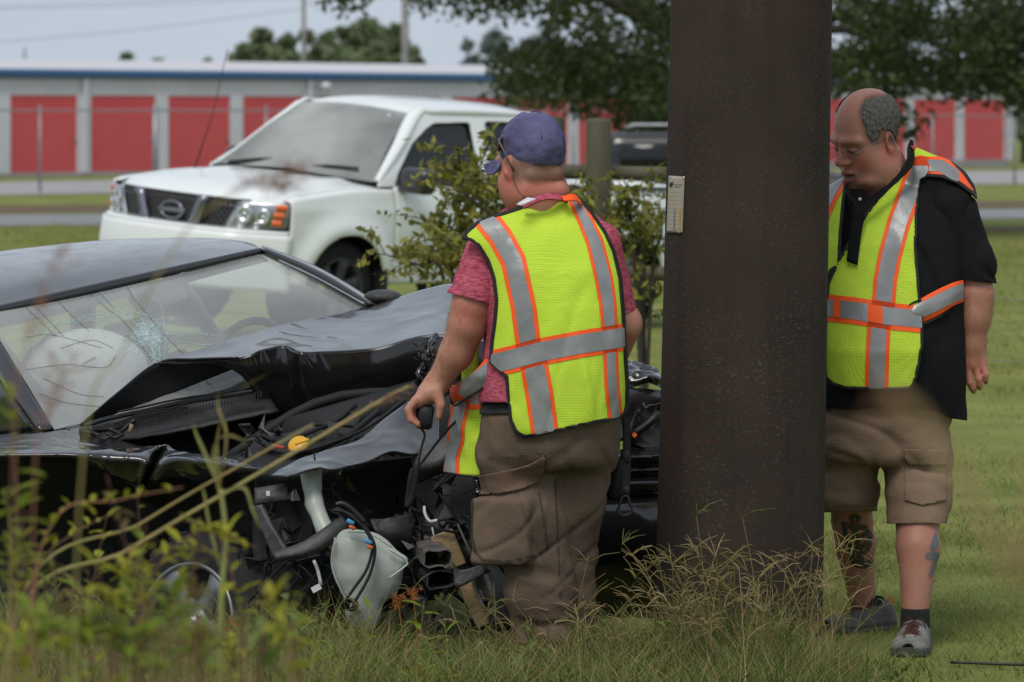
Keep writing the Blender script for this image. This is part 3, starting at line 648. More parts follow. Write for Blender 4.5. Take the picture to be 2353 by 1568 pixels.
for x in (0, -3.2):
    for s in (1, -1):
        wl = MB().lathe([(.44, 0), (.44, .30)], 22, (x, s*.86, .37), (0, -s, 0)); wl.V = [T(v) for v in wl.V]; wl.build('wheel_well', M_dark, truck)
bedf = MB().box((-3.4, 0, .72), (1.84, 1.66, .05)).box((-4.30, 0, .82), (.04, 1.70, .62), bev=.01); bedf.V = [T(v) for v in bedf.V]; bedf.build('bed', M_white, truck)
for s in (1, -1):
    rl = MB().box((-3.38, s*.84, 1.142), (1.84, .09, .025), bev=.008); rl.V = [T(v) for v in rl.V]; rl.build('bed_rail', M_blue if False else M_grey, truck)
def wheel(par, c, ax, R_, w, m_r, m_t, spokes=6, xform=lambda v: v):
    c = np.asarray(c, float); ax = nrm(ax); t = MB().lathe([(R_*.64, 0), (R_*.70, .008), (R_*.86, .006), (R_*.955, -.012), (R_, -.04), (R_, -w+.04), (R_*.95, -w+.01), (R_*.66, -w)], 40, c, ax)
    for k in range(40):                                       # tread blocks
        a = 2*pi*k/40; ref = np.array([0, 0, 1.]); A = nrm(np.cross(ax, ref)); B_ = np.cross(ax, A); d = cos(a)*A+sin(a)*B_; tt = np.cross(ax, d)
        for o_ in (-.055, -w/2, -w+.055): t.box(c+d*(R_*1.004)+ax*o_, (.03, w*.24, .014), np.c_[tt, ax, d])
    t.V = [xform(v) for v in t.V]; tyre = t.build('tyre', m_t, par)
    r = MB().lathe([(R_*.67, .0), (R_*.66, .012), (R_*.62, .008), (R_*.59, -.03), (R_*.60, -.16), (R_*.2, -.17)], 40, c, ax)
    A = nrm(np.cross(ax, [0, 0, 1.])); B_ = np.cross(ax, A)
    for k in range(spokes):
        a = 2*pi*k/spokes+.3; d = cos(a)*A+sin(a)*B_; tt = np.cross(ax, d)
        q = []
        for rr, hw, z in ((.10, .20, -.030), (.25, .13, -.022), (.45, .12, -.012), (.62, .17, .0)):
            for e, dz in ((-1, -.018), (-.75, 0), (.75, 0), (1, -.018)): q.append(c+d*R_*rr+tt*R_*hw*e+ax*(z+dz))
        r.add(q, gridF(4, 4).tolist())
    r.lathe([(R_*.22, -.035), (R_*.21, -.012), (R_*.10, -.004), (R_*.09, .006), (.001, .008)], 24, c, ax)
    r.V = [xform(v) for v in r.V]; rim = r.build('rim', m_r, par, solid=.006)
    for k in range(5):
        a = 2*pi*k/5; n = MB().lathe([(.012, -.03), (.011, -.002), (.001, .0)], 6, c+(cos(a)*A+sin(a)*B_)*R_*.16, ax); n.V = [xform(v) for v in n.V]; n.build('lug_nut', M_galv, rim)
    return tyre
for x in (0, -3.2):
    for s in (1, -1): wheel(truck, (x, s*.875, .365), (0, s, 0), .365, .24, M_grey if x == 0 else M_alloy, M_rubber, 6, T)  # front rims darker: wheel-well shade put into their colour
mf = MB().box((-.40, .86, .36), (.03, .22, .34), bev=.005); mf.V = [T(v) for v in mf.V]; mf.build('mud_flap', M_rubber, truck)
an = MB().tube([(-.22, -.86, 1.10), (-.30, -.865, 1.5), (-.42, -.87, 2.02)], [.006, .004, .003], 5); an.V = [T(v) for v in an.V]; an.build('antenna', M_black, truck)
# ================================================================ dark vehicle glimpsed beyond the wooden rails
M_dkp = mat('dark_vehicle_paint', (.012, .013, .016), .25, coat=.6)
sx, sy = U(1475, 0, 50)[0], 50.0; sz = float(G(sx, sy)); so_c = np.array([sx+.7, sy, sz])
suv = thing('parked_car', 'dark car with grey roof bars half hidden behind the wooden rails and oak leaves', 'car', so_c)
def suvf(P):
    Q = P-so_c; d = rbox(Q, (0, 0, .70), (2.2, .88, .36), .16); c = rbox(Q, (.15, 0, 1.22), (1.35, .76, .34), .2); d = smin(d, c, .10)
    for x in (-1.35, 1.35): d = smax(d, -(np.maximum(np.hypot(Q[:, 0]-x, Q[:, 2]-.34)-.40, .62-np.abs(Q[:, 1]))), .02)
    return d
V, f = nets(suvf, so_c+[-2.4, -1.1, .2], so_c+[2.4, 1.1, 1.7], .045); mk('body', V, f, M_dkp, suv)
for x0, x1 in ((-.98, -.15), (-.05, .70), (.80, 1.28)): MB().box(so_c+[(x0+x1)/2, -.755, 1.24], (x1-x0, .03, .34), bev=.01).build('window', M_dglass, suv)
for y in (-.55, .55): MB().tube([so_c+[-.9, y, 1.60], so_c+[-.8, y, 1.64], so_c+[1.1, y, 1.64], so_c+[1.2, y, 1.60]], .025, 6).build('roof_bar', M_galv, suv)
for y in (-.80, .80): MB().box(so_c+[-2.17, y, .95], (.10, .14, .22), bev=.02).build('tail_light', M_redp_, suv) if False else MB().box(so_c+[-2.17, y, .95], (.10, .14, .22), bev=.02).build('tail_light', M_red, suv)
for x in (-1.35, 1.35):
    for s in (1, -1): wheel(suv, so_c+[x, s*.86, .34], (0, s, 0), .34, .22, M_alloy, M_rubber, 5)
# ================================================================ wrecked black sedan (own frame: x forward, y left, z up, front axle at x = 0; it leans down to its right in the ditch)
CQ = np.array([-.474, 14.2, .01]); CR = euler(radians(-56.6), radians(-8.4), radians(12.7))
def Cw(P): return np.asarray(P, float)@CR.T+CQ
def CK(px, py, ax, val):
    d = CR.T@np.array([(px-CX)/F, 1, (HY-py)/F]); o = CR.T@(np.array([0, 0, HC])-CQ); return CR@(o+(val-o[ax])/d[ax]*d)+CQ
def blackpaint(name, col=(.011, .010, .011), rough=.2):
    m = mat(name, col, rough, coat=.6, spec=.45, bump=.005, bscale=14); t = m.node_tree; b = t.nodes['Principled BSDF']; b.inputs['Coat Roughness'].default_value = .06
    tc = t.nodes.new('ShaderNodeTexCoord'); n = t.nodes.new('ShaderNodeTexNoise'); n.inputs['Scale'].default_value = 9; n.inputs['Detail'].default_value = 8; t.links.new(tc.outputs['Object'], n.inputs['Vector'])
    r = t.nodes.new('ShaderNodeMapRange'); r.inputs[1].default_value = .4; r.inputs[2].default_value = .75; r.inputs[3].default_value = rough*.7; r.inputs[4].default_value = rough*1.6; t.links.new(n.outputs['Fac'], r.inputs[0]); t.links.new(r.outputs[0], b.inputs['Roughness']); return m
M_bp = blackpaint('black_car_paint')
M_under = mat('hood_underside', (.008, .008, .009), .75)
M_glass = glassmat('cracked_windshield_glass', (.78, .83, .82), .015, sky_refl=.33, sky_refl_col=(.56, .58, .57))  # grey sky haze on this glass is a painted pale layer
M_frit = mat('glass_frit', (.035, .030, .033), .25, coat=.4)
M_crack = mat('shattered_glass', (.46, .58, .58), .3, spec=.8)
M_bag = mat('airbag_fabric', (.84, .83, .80), .85, noise_amt=.06, nscale=10, bump=.5, bscale=25)
M_seat = mat('grey_seat_cloth', (.13, .13, .125), .9, noise_amt=.2, nscale=30, bump=.2)
M_plast = mat('dusty_black_plastic', (.012, .012, .013), .5, col2=(.032, .031, .030), nscale=6, bump=.25, bscale=60, detail=8)
M_scuff = mat('scuffed_grey_plastic', (.060, .060, .064), .55, col2=(.016, .016, .018), nscale=14, bump=.3, bscale=70, detail=8)
M_tank = mat('milky_white_plastic', (.43, .46, .42), .4, col2=(.30, .34, .31), nscale=7, detail=9, sss=.25, bump=.1, bscale=20)
M_rail = mat('dirty_bare_steel', (.20, .165, .145), .6, metal=.2, col2=(.09, .085, .085), nscale=14, bump=.4, bscale=50)
M_tan = mat('tan_foam_panel', (.42, .29, .15), .85, col2=(.26, .19, .11), nscale=10, bump=.4, bscale=80)
M_yel = mat('yellow_cap_plastic', (.62, .33, .02), .4)
M_blu = mat('blue_connector', (.06, .22, .40), .5); M_org = mat('orange_connector', (.55, .10, .03), .5)
M_redp = mat('red_plastic', (.40, .04, .03), .5)
car = thing('wrecked_car', 'wrecked black sedan with crumpled hood and shattered windshield against the steel pole', 'car', Cw([[-1.0, 0, 0]])[0])
def P3(rows): return [[U(*p) for p in r] for r in rows]
def cpatch(name, rows, m, nu=20, nv=40, solid=.006, noise_a=0, nsc=9, par=None, off=0, world=False, flip=False, dent=0, dsc=6):
    V, f = patch(rows if world else P3(rows), nu, nv)
    if noise_a:
        N = vnormals(V, f); V = V+N*(noise(V, nsc, 3)*noise_a)[:, None]
    if dent:
        N = vnormals(V, f); V = V+N*(crease(V*[1, 1, .7], dsc, .10)*dent+crease((V@euler(.6, .7, 0))*[1, .5, 1], dsc*1.7, .09)*dent*.6+np.abs(noise(V, dsc*.7, 1))*dent*.7)[:, None]
    return mk(name, V, f[:, ::-1] if flip else f, m, par or car, solid=solid, off=off)
def L(name, mb, m, par=None, **k): mb.V = [Cw(v) for v in mb.V]; return mb.build(name, m, par or car, **k)
# roof
cpatch('roof', [[(-60, 727, 14.83), (150, 680, 15.05), (380, 628, 15.3), (602, 577, 15.55)], [(-120, 690, 15.05), (100, 638, 15.3), (350, 588, 15.62), (566, 562, 15.8)],
                [(-200, 655, 15.4), (50, 607, 15.65), (310, 566, 15.95), (482, 553, 16.1)], [(-330, 640, 15.8), (-60, 592, 16.1), (210, 560, 16.45), (350, 555, 16.6)], [(-450, 680, 16.3), (-180, 625, 16.6), (60, 585, 16.9), (180, 580, 17.0)]], M_bp, 30, 40, .02)
top = [(-38, 722, 14.83), (160, 680, 15.05), (380, 631, 15.3), (602, 580, 15.55)]
glass_rows = [top, [(45, 855, 14.47), (250, 812, 14.60), (480, 752, 14.82), (640, 697, 15.08), (724, 640, 15.27)], [(125, 988, 14.15), (350, 935, 14.22), (580, 875, 14.42), (720, 800, 14.68), (846, 703, 14.99)]]
wsh = cpatch('windshield', glass_rows, M_glass, 26, 50, 0)
GV = np.array([v.co for v in wsh.data.vertices]); GP = proj(GV)
def on_glass(px, py, lift=.006):
    d = np.hypot(GP[:, 0]-px, GP[:, 1]-py); i = np.argsort(d)[:6]; w = 1/(d[i]+2)**2; return U(px, py, float((GV[i, 1]*w).sum()/w.sum())-lift)
def gl_line(mb, pts, r=.0006, n=12, lift=.006): mb.tube([on_glass(a, b, lift) for a, b in spline(np.array(pts, float), n)], r, 4, cap=False)
MB().tube(spline(P3([[(-60, 726, 14.82), (160, 681, 15.03), (380, 630, 15.28), (604, 578, 15.53)]])[0], 24), .0095, 6).build('windshield_seal', M_black, car)
fr_ = [[on_glass(a, b, -.012) for a, b in r] for r in ([(-30, 728), (160, 687), (290, 657), (330, 650), (345, 648), (420, 628), (440, 622), (600, 586)], [(-12, 757), (165, 716), (292, 684), (330, 676), (372, 700), (430, 683), (418, 656), (618, 600)])]
V, f = patch(fr_, 4, 60); mk('frit_band', V, f, M_frit, wsh)
fr2 = [[on_glass(a, b, -.01) for a, b in r] for r in ([(-36, 730), (45, 858), (124, 985)], [(-8, 760), (76, 868), (160, 980)])]; V, f = patch(fr2, 4, 20); mk('frit_band', V, f, M_frit, wsh)
ck = MB(); c0 = np.array([336., 768.])
for k in range(46):
    a = 2*pi*k/46+rng.normal()*.06; l = (28+85*rng.random()**2)*(1.25 if cos(a) < 0 else .8); p = [c0+[cos(a)*14, sin(a)*10]]
    for t in (.35, .7, 1): p.append(c0+np.array([cos(a+rng.normal()*.05), .8*sin(a+rng.normal()*.05)])*l*t)
    gl_line(ck, p, .0005*(.6+.6*rng.random()), 6)
for k, rr in enumerate((16, 22, 27, 32, 37, 43, 50, 60)):
    a0 = rng.random()*6; n = 16; P = [c0+np.array([rr*cos(a0+t), rr*.82*sin(a0+t)])*(1+.08*rng.normal()) for t in np.linspace(0, 2*pi*(.95 if k < 5 else .55), n)]
    for q in range(n-1):
        if rng.random() < .82: gl_line(ck, [P[q], P[q+1]], .0005, 3)
for k in range(520):
    a = rng.random()*2*pi; r = 38*rng.random()**.8; p = c0+np.array([cos(a)*r, sin(a)*r*.75]); d = rng.normal(size=2)*4; gl_line(ck, [p-d, p+d], .0006, 3)
for k in range(90):
    p = c0+np.array([22+18*rng.random()-8, 10+55*rng.random()]); d = rng.normal(size=2)*[5, 9]; gl_line(ck, [p-d, p+d], .0005, 3)
for arc in ([(62, 812), (92, 765), (150, 738), (220, 722), (280, 715), (330, 722), (372, 748), (382, 785), (374, 830)], [(75, 800), (130, 752), (200, 733), (270, 724)], [(235, 755), (265, 728), (310, 720), (350, 730)], [(120, 745), (250, 730)], [(300, 662), (318, 700), (328, 740)], [(228, 668), (280, 720), (320, 750)], [(372, 700), (375, 760)], [(385, 770), (430, 765), (490, 772)], [(385, 780), (440, 790), (500, 790)]):
    for _ in range(3): gl_line(ck, [np.array(p)+rng.normal(size=2)*3 for p in arc], .00045, 26)
ck.build('crack_web', M_crack, wsh, kind='stuff')
dk = MB()  # dark tubes: overhead wires mirrored in the glass, and lines across the airbag
for ln in ([(55, 702), (105, 750), (130, 775)], [(75, 698), (118, 742), (145, 772)], [(127, 685), (165, 725), (206, 762)], [(197, 668), (250, 712), (290, 745), (350, 830)], [(219, 662), (262, 708)], [(285, 648), (305, 680), (325, 706), (380, 770), (424, 817)], [(470, 870), (497, 900)], [(425, 890), (450, 913)], [(60, 850), (150, 838), (240, 845), (265, 820)], [(140, 800), (210, 782), (260, 800)], [(100, 870), (180, 905), (240, 912)], [(90, 905), (150, 925), (230, 935)], [(60, 775), (120, 770), (235, 800)]): gl_line(dk, ln, .0008, 18)
dk.build('wire_reflections', M_wire, wsh, kind='stuff')
# left A pillar and gutter, mirrors
cpatch('pillar', [[(600, 583, 15.56), (724, 643, 15.27), (840, 706, 14.99)], [(606, 572, 15.52), (730, 627, 15.22), (852, 700, 14.94)], [(602, 566, 15.62), (733, 618, 15.32), (866, 697, 15.02)]], M_bp, 10, 30, .01)
cpatch('pillar_trim', [[(640, 600, 15.40), (730, 642, 15.2), (835, 700, 14.95)], [(643, 597, 15.40), (733, 639, 15.2), (838, 697, 14.95)]], M_galv, 3, 20, .004)
cpatch('pillar', [[(-70, 740, 14.9), (0, 860, 14.5), (90, 990, 14.12)], [(-40, 725, 14.82), (40, 853, 14.46), (122, 988, 14.14)]], M_bp, 6, 24, .012)
cpatch('door_window', [[(-160, 780, 15.2), (-90, 760, 15.0), (-64, 745, 14.9)], [(-160, 900, 15.1), (-60, 900, 14.7), (-4, 866, 14.5)], [(-160, 1000, 14.9), (-20, 1000, 14.5), (84, 992, 14.13)]], M_dglass, 12, 20, .004)
def blob(name, c, r, m, par=None, h=.007, R=None, bump=0):
    c = np.asarray(c, float); r = np.asarray(r, float); V, f = nets(lambda P: ell(P, c, r, R), c-max(r)*1.3, c+max(r)*1.3, h)
    if bump: V = V+vnormals(V, f)*(noise(V, 14, 2)*bump)[:, None]
    return mk(name, V, f, m, par or car)
mr = blob('mirror', U(880, 684, 15.05), (.072, .06, .030), M_scuff); MB().tube([U(850, 700, 15.05), U(880, 700, 15.12)], .015, 8).build('mirror_stalk', M_black, mr)
# body sides, pillars, rear deck, cabin
for s in (1, -1):
    xs = np.linspace(-.55 if s < 0 else -.62, -3.55, 20); zs = np.linspace(.18, .97, 10); V = np.array([(x, s*(.86+.03*sin(pi*(z-.18)/.8)-.10*max(0, (-x-2.9))), z) for x in xs for z in zs])
    mk('side_panel', Cw(V), gridF(20, 10, s > 0), M_bp, car, solid=.03)
    b = MB()
    b.tube(spline([(-1.9, s*.80, .95), (-1.92, s*.70, 1.25), (-1.95, s*.62, 1.40)], 8), .035, 6); b.tube(spline([(-3.0, s*.76, .97), (-2.75, s*.68, 1.22), (-2.45, s*.60, 1.40)], 8), .055, 6); L('roof_pillar', b, M_bp)
V = Cw([(x, y, z) for x, z in ((-2.95, 1.02), (-3.4, 1.0), (-3.75, .96), (-3.8, .3)) for y in np.linspace(-.78, .78, 8)]); mk('trunk_lid', V, gridF(4, 8), M_bp, car, solid=.02)
b = MB().box((-2.0, 0, .22), (3.4, 1.66, .12)).box((-.78, 0, .78), (.42, 1.45, .26), bev=.06)
L('cabin_floor', b, M_dark)
for y in (-.38, .38):
    b = MB().box((-1.75, y, .72), (.17, .48, .62), euler(0, radians(-12), 0), bev=.06).box((-1.83, y, 1.10), (.11, .27, .19), bev=.04).box((-1.48, y, .46), (.52, .50, .16), bev=.05); L('seat', b, M_seat)
b = MB().box((-2.75, 0, .72), (.18, 1.3, .6), euler(0, radians(-15), 0), bev=.06); L('rear_seat', b, M_seat)
b = MB().tube([(-1.02+.07*sin(a), .38+.18*cos(a), .92+.17*sin(a)) for a in np.linspace(0, 2*pi, 23)], .016, 6).tube([(-.8, .38, .85), (-1.02, .38, .92)], .03, 8); L('steering_wheel', b, M_black)
# deployed airbag behind the glass
bc = U(193, 852, 14.98)
def bagf(P): return smin(ell(P, bc, (.232, .15, .155)), ell(P, bc+[.05, .0, -.10], (.15, .12, .10)), .06)+.006*noise(P, 11, 2)
V, f = nets(bagf, bc-.34, bc+.34, .012); mk('airbag', V, f, M_bag, car)
MB().box(U(205, 830, 14.815), (.05, .004, .010), euler(0, -.5, 0)).build('airbag_label', M_seat, car.children[-1], smooth=False)
# hood: buckled into a tent; lit rear half, dark front face, underside flap
ridge = [(366, 836, 14.27), (548, 824, 14.16), (602, 806, 14.18), (655, 797, 14.22), (690, 812, 14.12), (740, 812, 14.16), (865, 803, 14.20), (1000, 772, 14.18), (1200, 800, 14.12), (1440, 868, 13.98)]
mh = cpatch('hood', [[(358, 834, 14.30), (470, 800, 14.42), (560, 772, 14.55), (630, 753, 14.66), (700, 738, 14.76), (780, 722, 14.88), (860, 702, 14.96), (1040, 655, 14.98), (1200, 690, 14.85), (1440, 836, 14.35)],
                [(362, 835, 14.28), (510, 810, 14.32), (585, 788, 14.38), (645, 776, 14.46), (695, 772, 14.48), (765, 768, 14.52), (865, 752, 14.58), (1025, 714, 14.60), (1200, 745, 14.45), (1440, 852, 14.15)], ridge], M_bp, 40, 150, .006, .0012, 4, dent=.0018, dsc=3)
face = [ridge, [(500, 832, 14.22), (570, 862, 14.17), (612, 850, 14.185), (665, 850, 14.21), (702, 862, 14.13), (770, 860, 14.17), (865, 850, 14.20), (990, 815, 14.18), (1200, 840, 14.1), (1440, 884, 13.95)],
        [(574, 886, 14.24), (590, 912, 14.24), (622, 932, 14.25), (680, 950, 14.27), (725, 955, 14.2), (800, 940, 14.23), (880, 910, 14.25), (975, 868, 14.22), (1200, 890, 14.1), (1440, 900, 13.95)],
        [(596, 962, 14.34), (615, 985, 14.36), (650, 1006, 14.36), (700, 1012, 14.36), (745, 1006, 14.34), (820, 985, 14.34), (890, 955, 14.34), (965, 918, 14.3), (1200, 930, 14.15), (1440, 905, 14.0)]]
cpatch('hood_front', face, M_bp, 50, 160, .006, .0025, 5, par=mh, dent=.004, dsc=3)
flap = [[(184, 977, 14.02), (268, 906, 14.12), (362, 835, 14.27), (452, 826, 14.20), (548, 823, 14.15)], [(184, 978, 14.04), (285, 925, 14.16), (385, 872, 14.30), (470, 850, 14.27), (552, 832, 14.2)], [(186, 980, 14.06), (300, 938, 14.2), (405, 900, 14.32), (490, 866, 14.3), (556, 840, 14.22)]]
cpatch('hood_underside', flap, M_under, 12, 40, .004, 0, par=mh)
MB().tube(spline(P3([[(184, 977, 14.01), (268, 905, 14.11), (362, 834, 14.255), (452, 825, 14.19), (548, 822, 14.14)]])[0], 30), .004, 5).build('hood_edge', M_bp, mh)
MB().tube(spline(P3([[(1000, 772, 14.05), (985, 800, 13.98), (978, 835, 13.95), (962, 862, 13.93), (968, 890, 13.95)]])[0], 20)+rng.normal(size=(20, 3))*.006, .012, 6).build('torn_edge', M_bp, mh)
# right piece of the crumpled hood beside the pole
cpatch('hood_corner', [[(1405, 842, 14.15), (1455, 833, 14.2), (1490, 842, 14.2), (1514, 856, 14.2)], [(1405, 862, 14.05), (1450, 846, 14.05), (1480, 866, 14.05), (1512, 860, 14.1)], [(1405, 868, 14.0), (1450, 872, 13.96), (1490, 866, 13.96), (1520, 872, 14.0)], [(1405, 892, 13.98), (1450, 892, 13.95), (1490, 880, 13.96), (1520, 892, 14.0)]], M_bp, 40, 60, .006, .006, 14, dent=.010, dsc=9)
# cowl, wipers, engine bay
cpatch('cowl', [[(150, 985, 14.12), (300, 955, 14.2), (450, 925, 14.3), (620, 885, 14.4)], [(160, 1004, 13.98), (300, 985, 14.05), (450, 955, 14.13), (620, 915, 14.25)], [(170, 1024, 13.92), (300, 1010, 13.98), (450, 985, 14.05), (640, 945, 14.15)]], M_plast, 10, 30, .01, .004, 30)
sl_ = MB()
for t in np.linspace(0, 1, 44):
    a = np.array(U(300+300*t, 978-72*t, 13.96+.18*t)); sl_.box(a, (.005, .012, .022))
sl_.build('cowl_vents', M_black, car, smooth=False, kind='stuff')
for P in ([(196, 978), (250, 962), (330, 945), (420, 926), (520, 912), (600, 900)], [(190, 986), (260, 985), (330, 960), (400, 948), (430, 938)]):
    Q = spline([U(a, b, 13.98+.0007*(a-190)) for a, b in P], 24); wp = MB().tube(Q, np.linspace(.010, .006, 24), 6).build('wiper', M_black, car)
    MB().tube(Q[6:]+[0, -.01, .016], .004, 5).build('blade', M_rubber, wp)
lk = MB()
for P in ([(184, 990), (215, 996), (230, 1002)], [(205, 980), (220, 1000), (238, 1010), (262, 998)], [(245, 996), (262, 1006), (280, 1000)], [(278, 992), (310, 965)], [(250, 985), (285, 1002)], [(186, 985), (188, 1005), (196, 1012), (206, 1000)]): lk.tube(spline([U(a, b, 13.95) for a, b in P], 8), .007, 5)
lk.build('wiper_linkage', M_black, car, kind='stuff')
MB().box(U(300, 985, 13.93), (.012, .01, .03), euler(0, .3, 0)).build('wiper_clip', M_tan, car)
eng = MB().box((.30, .02, .46), (.66, 1.05, .50), bev=.05).box((.1, .1, .72), (.5, .6, .12), bev=.04).box((.0, 0, .2), (1.0, 1.3, .2)).box((-.32, 0, .6), (.06, 1.4, .5))
for k in range(1): eng.tube(spline([(.0+.1*k, -.4, .70), (.1+.1*k, 0, .80), (.3, .4, .70)], 10), .02, 6)
L('engine', eng, M_under)
cap = U(686, 1024, 13.45); ca = MB().lathe([(.002, .012), (.030, .011), (.034, .006), (.035, -.008), (.030, -.012)], 24, cap, (-.25, -.75, .62)).box(cap+[.012, -.008, .012], (.05, .012, .012), euler(0, -.35, 0), bev=.003); ca.build('oil_cap', M_yel, car)
MB().tube(spline([U(590, 1010, 13.5), U(650, 1040, 13.42), U(720, 1035, 13.42), U(800, 1000, 13.5), U(870, 945, 13.6)], 20), .010, 6).tube(spline([U(640, 1050, 13.4), U(740, 1025, 13.4), U(840, 985, 13.5), U(930, 920, 13.6)], 20), .006, 6).tube(spline([U(560, 1010, 13.5), U(585, 1000, 13.45), U(600, 1015, 13.45)], 10), .004, 5).build('hose', M_under, car, kind='stuff')
MB().box(U(628, 1028, 13.5), (.07, .05, .018), euler(.2, .1, 0), bev=.005).build('fluid_tag', M_redp, car)
cpatch('inner_fender', [[(590, 1005, 13.62), (700, 985, 13.65), (830, 960, 13.7)], [(560, 1045, 13.5), (690, 1040, 13.45), (800, 1010, 13.55)], [(560, 1075, 13.4), (640, 1085, 13.3), (780, 1050, 13.4)]], M_under, 10, 20, .008, .01, 12)
# right front fender with its V crease
fd = [[(-60, 1015, 14.03), (60, 1000, 14.05), (150, 990, 14.06), (195, 986, 14.06), (255, 1006, 14.0), (320, 1026, 13.88), (356, 1027, 13.72), (384, 1022, 13.70), (398, 1034, 13.66), (420, 1041, 13.60), (510, 1053, 13.45), (604, 1077, 13.22)],
      [(-60, 1030, 13.84), (60, 1024, 13.84), (150, 1019, 13.85), (200, 1018, 13.85), (260, 1026, 13.82), (318, 1036, 13.70), (345, 1040, 13.66), (364, 1046, 13.72), (384, 1045, 13.62), (420, 1047, 13.55), (510, 1060, 13.40), (604, 1078, 13.20)],
      [(-60, 1044, 13.68), (60, 1043, 13.66), (150, 1042, 13.66), (200, 1043, 13.65), (265, 1046, 13.62), (320, 1056, 13.60), (340, 1068, 13.60), (352, 1072, 13.70), (372, 1062, 13.55), (420, 1058, 13.48), (510, 1068, 13.34), (604, 1079, 13.18)],
      [(-60, 1056, 13.70), (60, 1054, 13.68), (150, 1054, 13.68), (205, 1064, 13.66), (262, 1085, 13.64), (306, 1102, 13.66), (325, 1108, 13.64), (338, 1104, 13.74), (352, 1098, 13.60), (420, 1088, 13.54), (510, 1084, 13.38), (604, 1080, 13.18)],
      [(-60, 1064, 13.74), (60, 1062, 13.73), (150, 1062, 13.73), (208, 1076, 13.72), (265, 1098, 13.70), (305, 1117, 13.72), (322, 1125, 13.70), (332, 1124, 13.78), (348, 1118, 13.70), (425, 1112, 13.62), (510, 1098, 13.44), (604, 1083, 13.20)]]
cpatch('front_fender', fd, M_bp, 56, 200, .006, .001, 12, dent=.003, dsc=8)
cpatch('wheel_liner', [[(-60, 1050, 13.85), (200, 1055, 13.85), (400, 1095, 13.8), (600, 1085, 13.4)], [(-60, 1250, 14.0), (200, 1200, 14.1), (420, 1160, 14.1), (590, 1180, 13.6)], [(-60, 1450, 13.9), (200, 1430, 14.1), (420, 1400, 14.1), (600, 1380, 13.7)]], M_under, 12, 24, .01, .01)
# wheel, steered and knocked under
wc = U(432, 1434, 13.52); wax = nrm([-.60, -.78, .16])
tq = wheel(car, wc, wax, .305, .20, M_alloy, M_rubber, 5)
# exposed front corner
cpatch('front_panel', [[(622, 1094, 13.05), (682, 1060, 13.16), (760, 1034, 13.24), (829, 1010, 13.3), (885, 964, 13.42), (940, 925, 13.5), (1010, 885, 13.62)], [(640, 1095, 13.02), (700, 1070, 13.1), (765, 1056, 13.14), (835, 1036, 13.2), (890, 1008, 13.26), (938, 985, 13.36), (1010, 960, 13.5)],
                       [(660, 1098, 13.0), (728, 1077, 13.04), (767, 1080, 13.05), (840, 1064, 13.1), (898, 1040, 13.14), (945, 1046, 13.2), (1010, 1040, 13.35)]], M_bp, 30, 90, .006, .001, 6, dent=.0022, dsc=5)
hb = MB().add(*(lambda q: (q[0], q[1].tolist()))(patch(P3([[(585, 1125, 13.1), (660, 1112, 13.1)], [(588, 1160, 13.08), (664, 1150, 13.08)]]), 4, 10))); hb.build('headlight_bracket', M_scuff, car, solid=.012)
cpatch('bracket_strut', [[(578, 1165, 13.1), (605, 1220, 13.05), (632, 1284, 13.0)], [(600, 1160, 13.06), (628, 1212, 13.02), (660, 1262, 12.98)]], M_scuff, 6, 20, .015, .003, 30)
cpatch('bumper_arm', [[(628, 1270, 12.98), (690, 1250, 12.98), (740, 1218, 13.0), (786, 1186, 13.05)], [(632, 1283, 12.96), (700, 1270, 12.96), (752, 1242, 12.98), (795, 1204, 13.03)], [(640, 1284, 13.0), (702, 1276, 13.0), (756, 1250, 13.02), (798, 1214, 13.06)]], M_scuff, 8, 30, .012, .003, 20)
cpatch('headlight_cavity', [[(590, 1090, 13.25), (700, 1085, 13.3), (850, 1060, 13.35), (950, 1050, 13.45)], [(580, 1200, 13.3), (700, 1180, 13.35), (850, 1160, 13.45), (960, 1150, 13.5)], [(590, 1400, 13.25), (700, 1390, 13.3), (850, 1380, 13.4), (1000, 1380, 13.5)]], M_under, 12, 20, .01, .012, 10)
cpatch('torn_plastic', [[(850, 1195, 13.12), (900, 1190, 13.14), (950, 1182, 13.2)], [(865, 1225, 13.1), (905, 1222, 13.12), (945, 1225, 13.16)], [(880, 1255, 13.15), (910, 1258, 13.15), (945, 1262, 13.18)]], M_plast, 10, 16, .01, .01, 20)
def tk(P):
    c = lambda x, y, Y=13.02: U(x, y, Y)
    d = ell(P, c(838, 1300), (.104, .062, .108)); d = smin(d, ell(P, c(880, 1318), (.062, .05, .085)), .03); d = smin(d, ell(P, c(835, 1390), (.060, .05, .095)), .03)
    d = smin(d, ell(P, c(800, 1252), (.05, .05, .05)), .03); d = smin(d, rbox(P, c(908, 1293, 13.0), (.034, .02, .034), .012, euler(0, .55, 0)), .015); d = smin(d, rc(P, c(755, 1235, 13.05), c(722, 1160, 13.1), .030, .026), .03)
    return smin(d, rc(P, c(722, 1160, 13.1), c(714, 1080, 13.16), .026, .036), .02)
a = U(820, 1270, 13.05); V, f = nets(tk, a-[.22, .12, .30], a+[.2, .16, .30], .008); tank = mk('washer_tank', V+vnormals(V, f)*(noise(V, 22, 2)*.002)[:, None], f, M_tank, car)
MB().lathe([(.014, 0), (.020, -.005), (.020, -.03), (.012, -.034)], 14, U(800, 1388, 12.93), (-.3, -.6, .2)).build('pump_grommet', M_scuff, tank)
wr = MB()
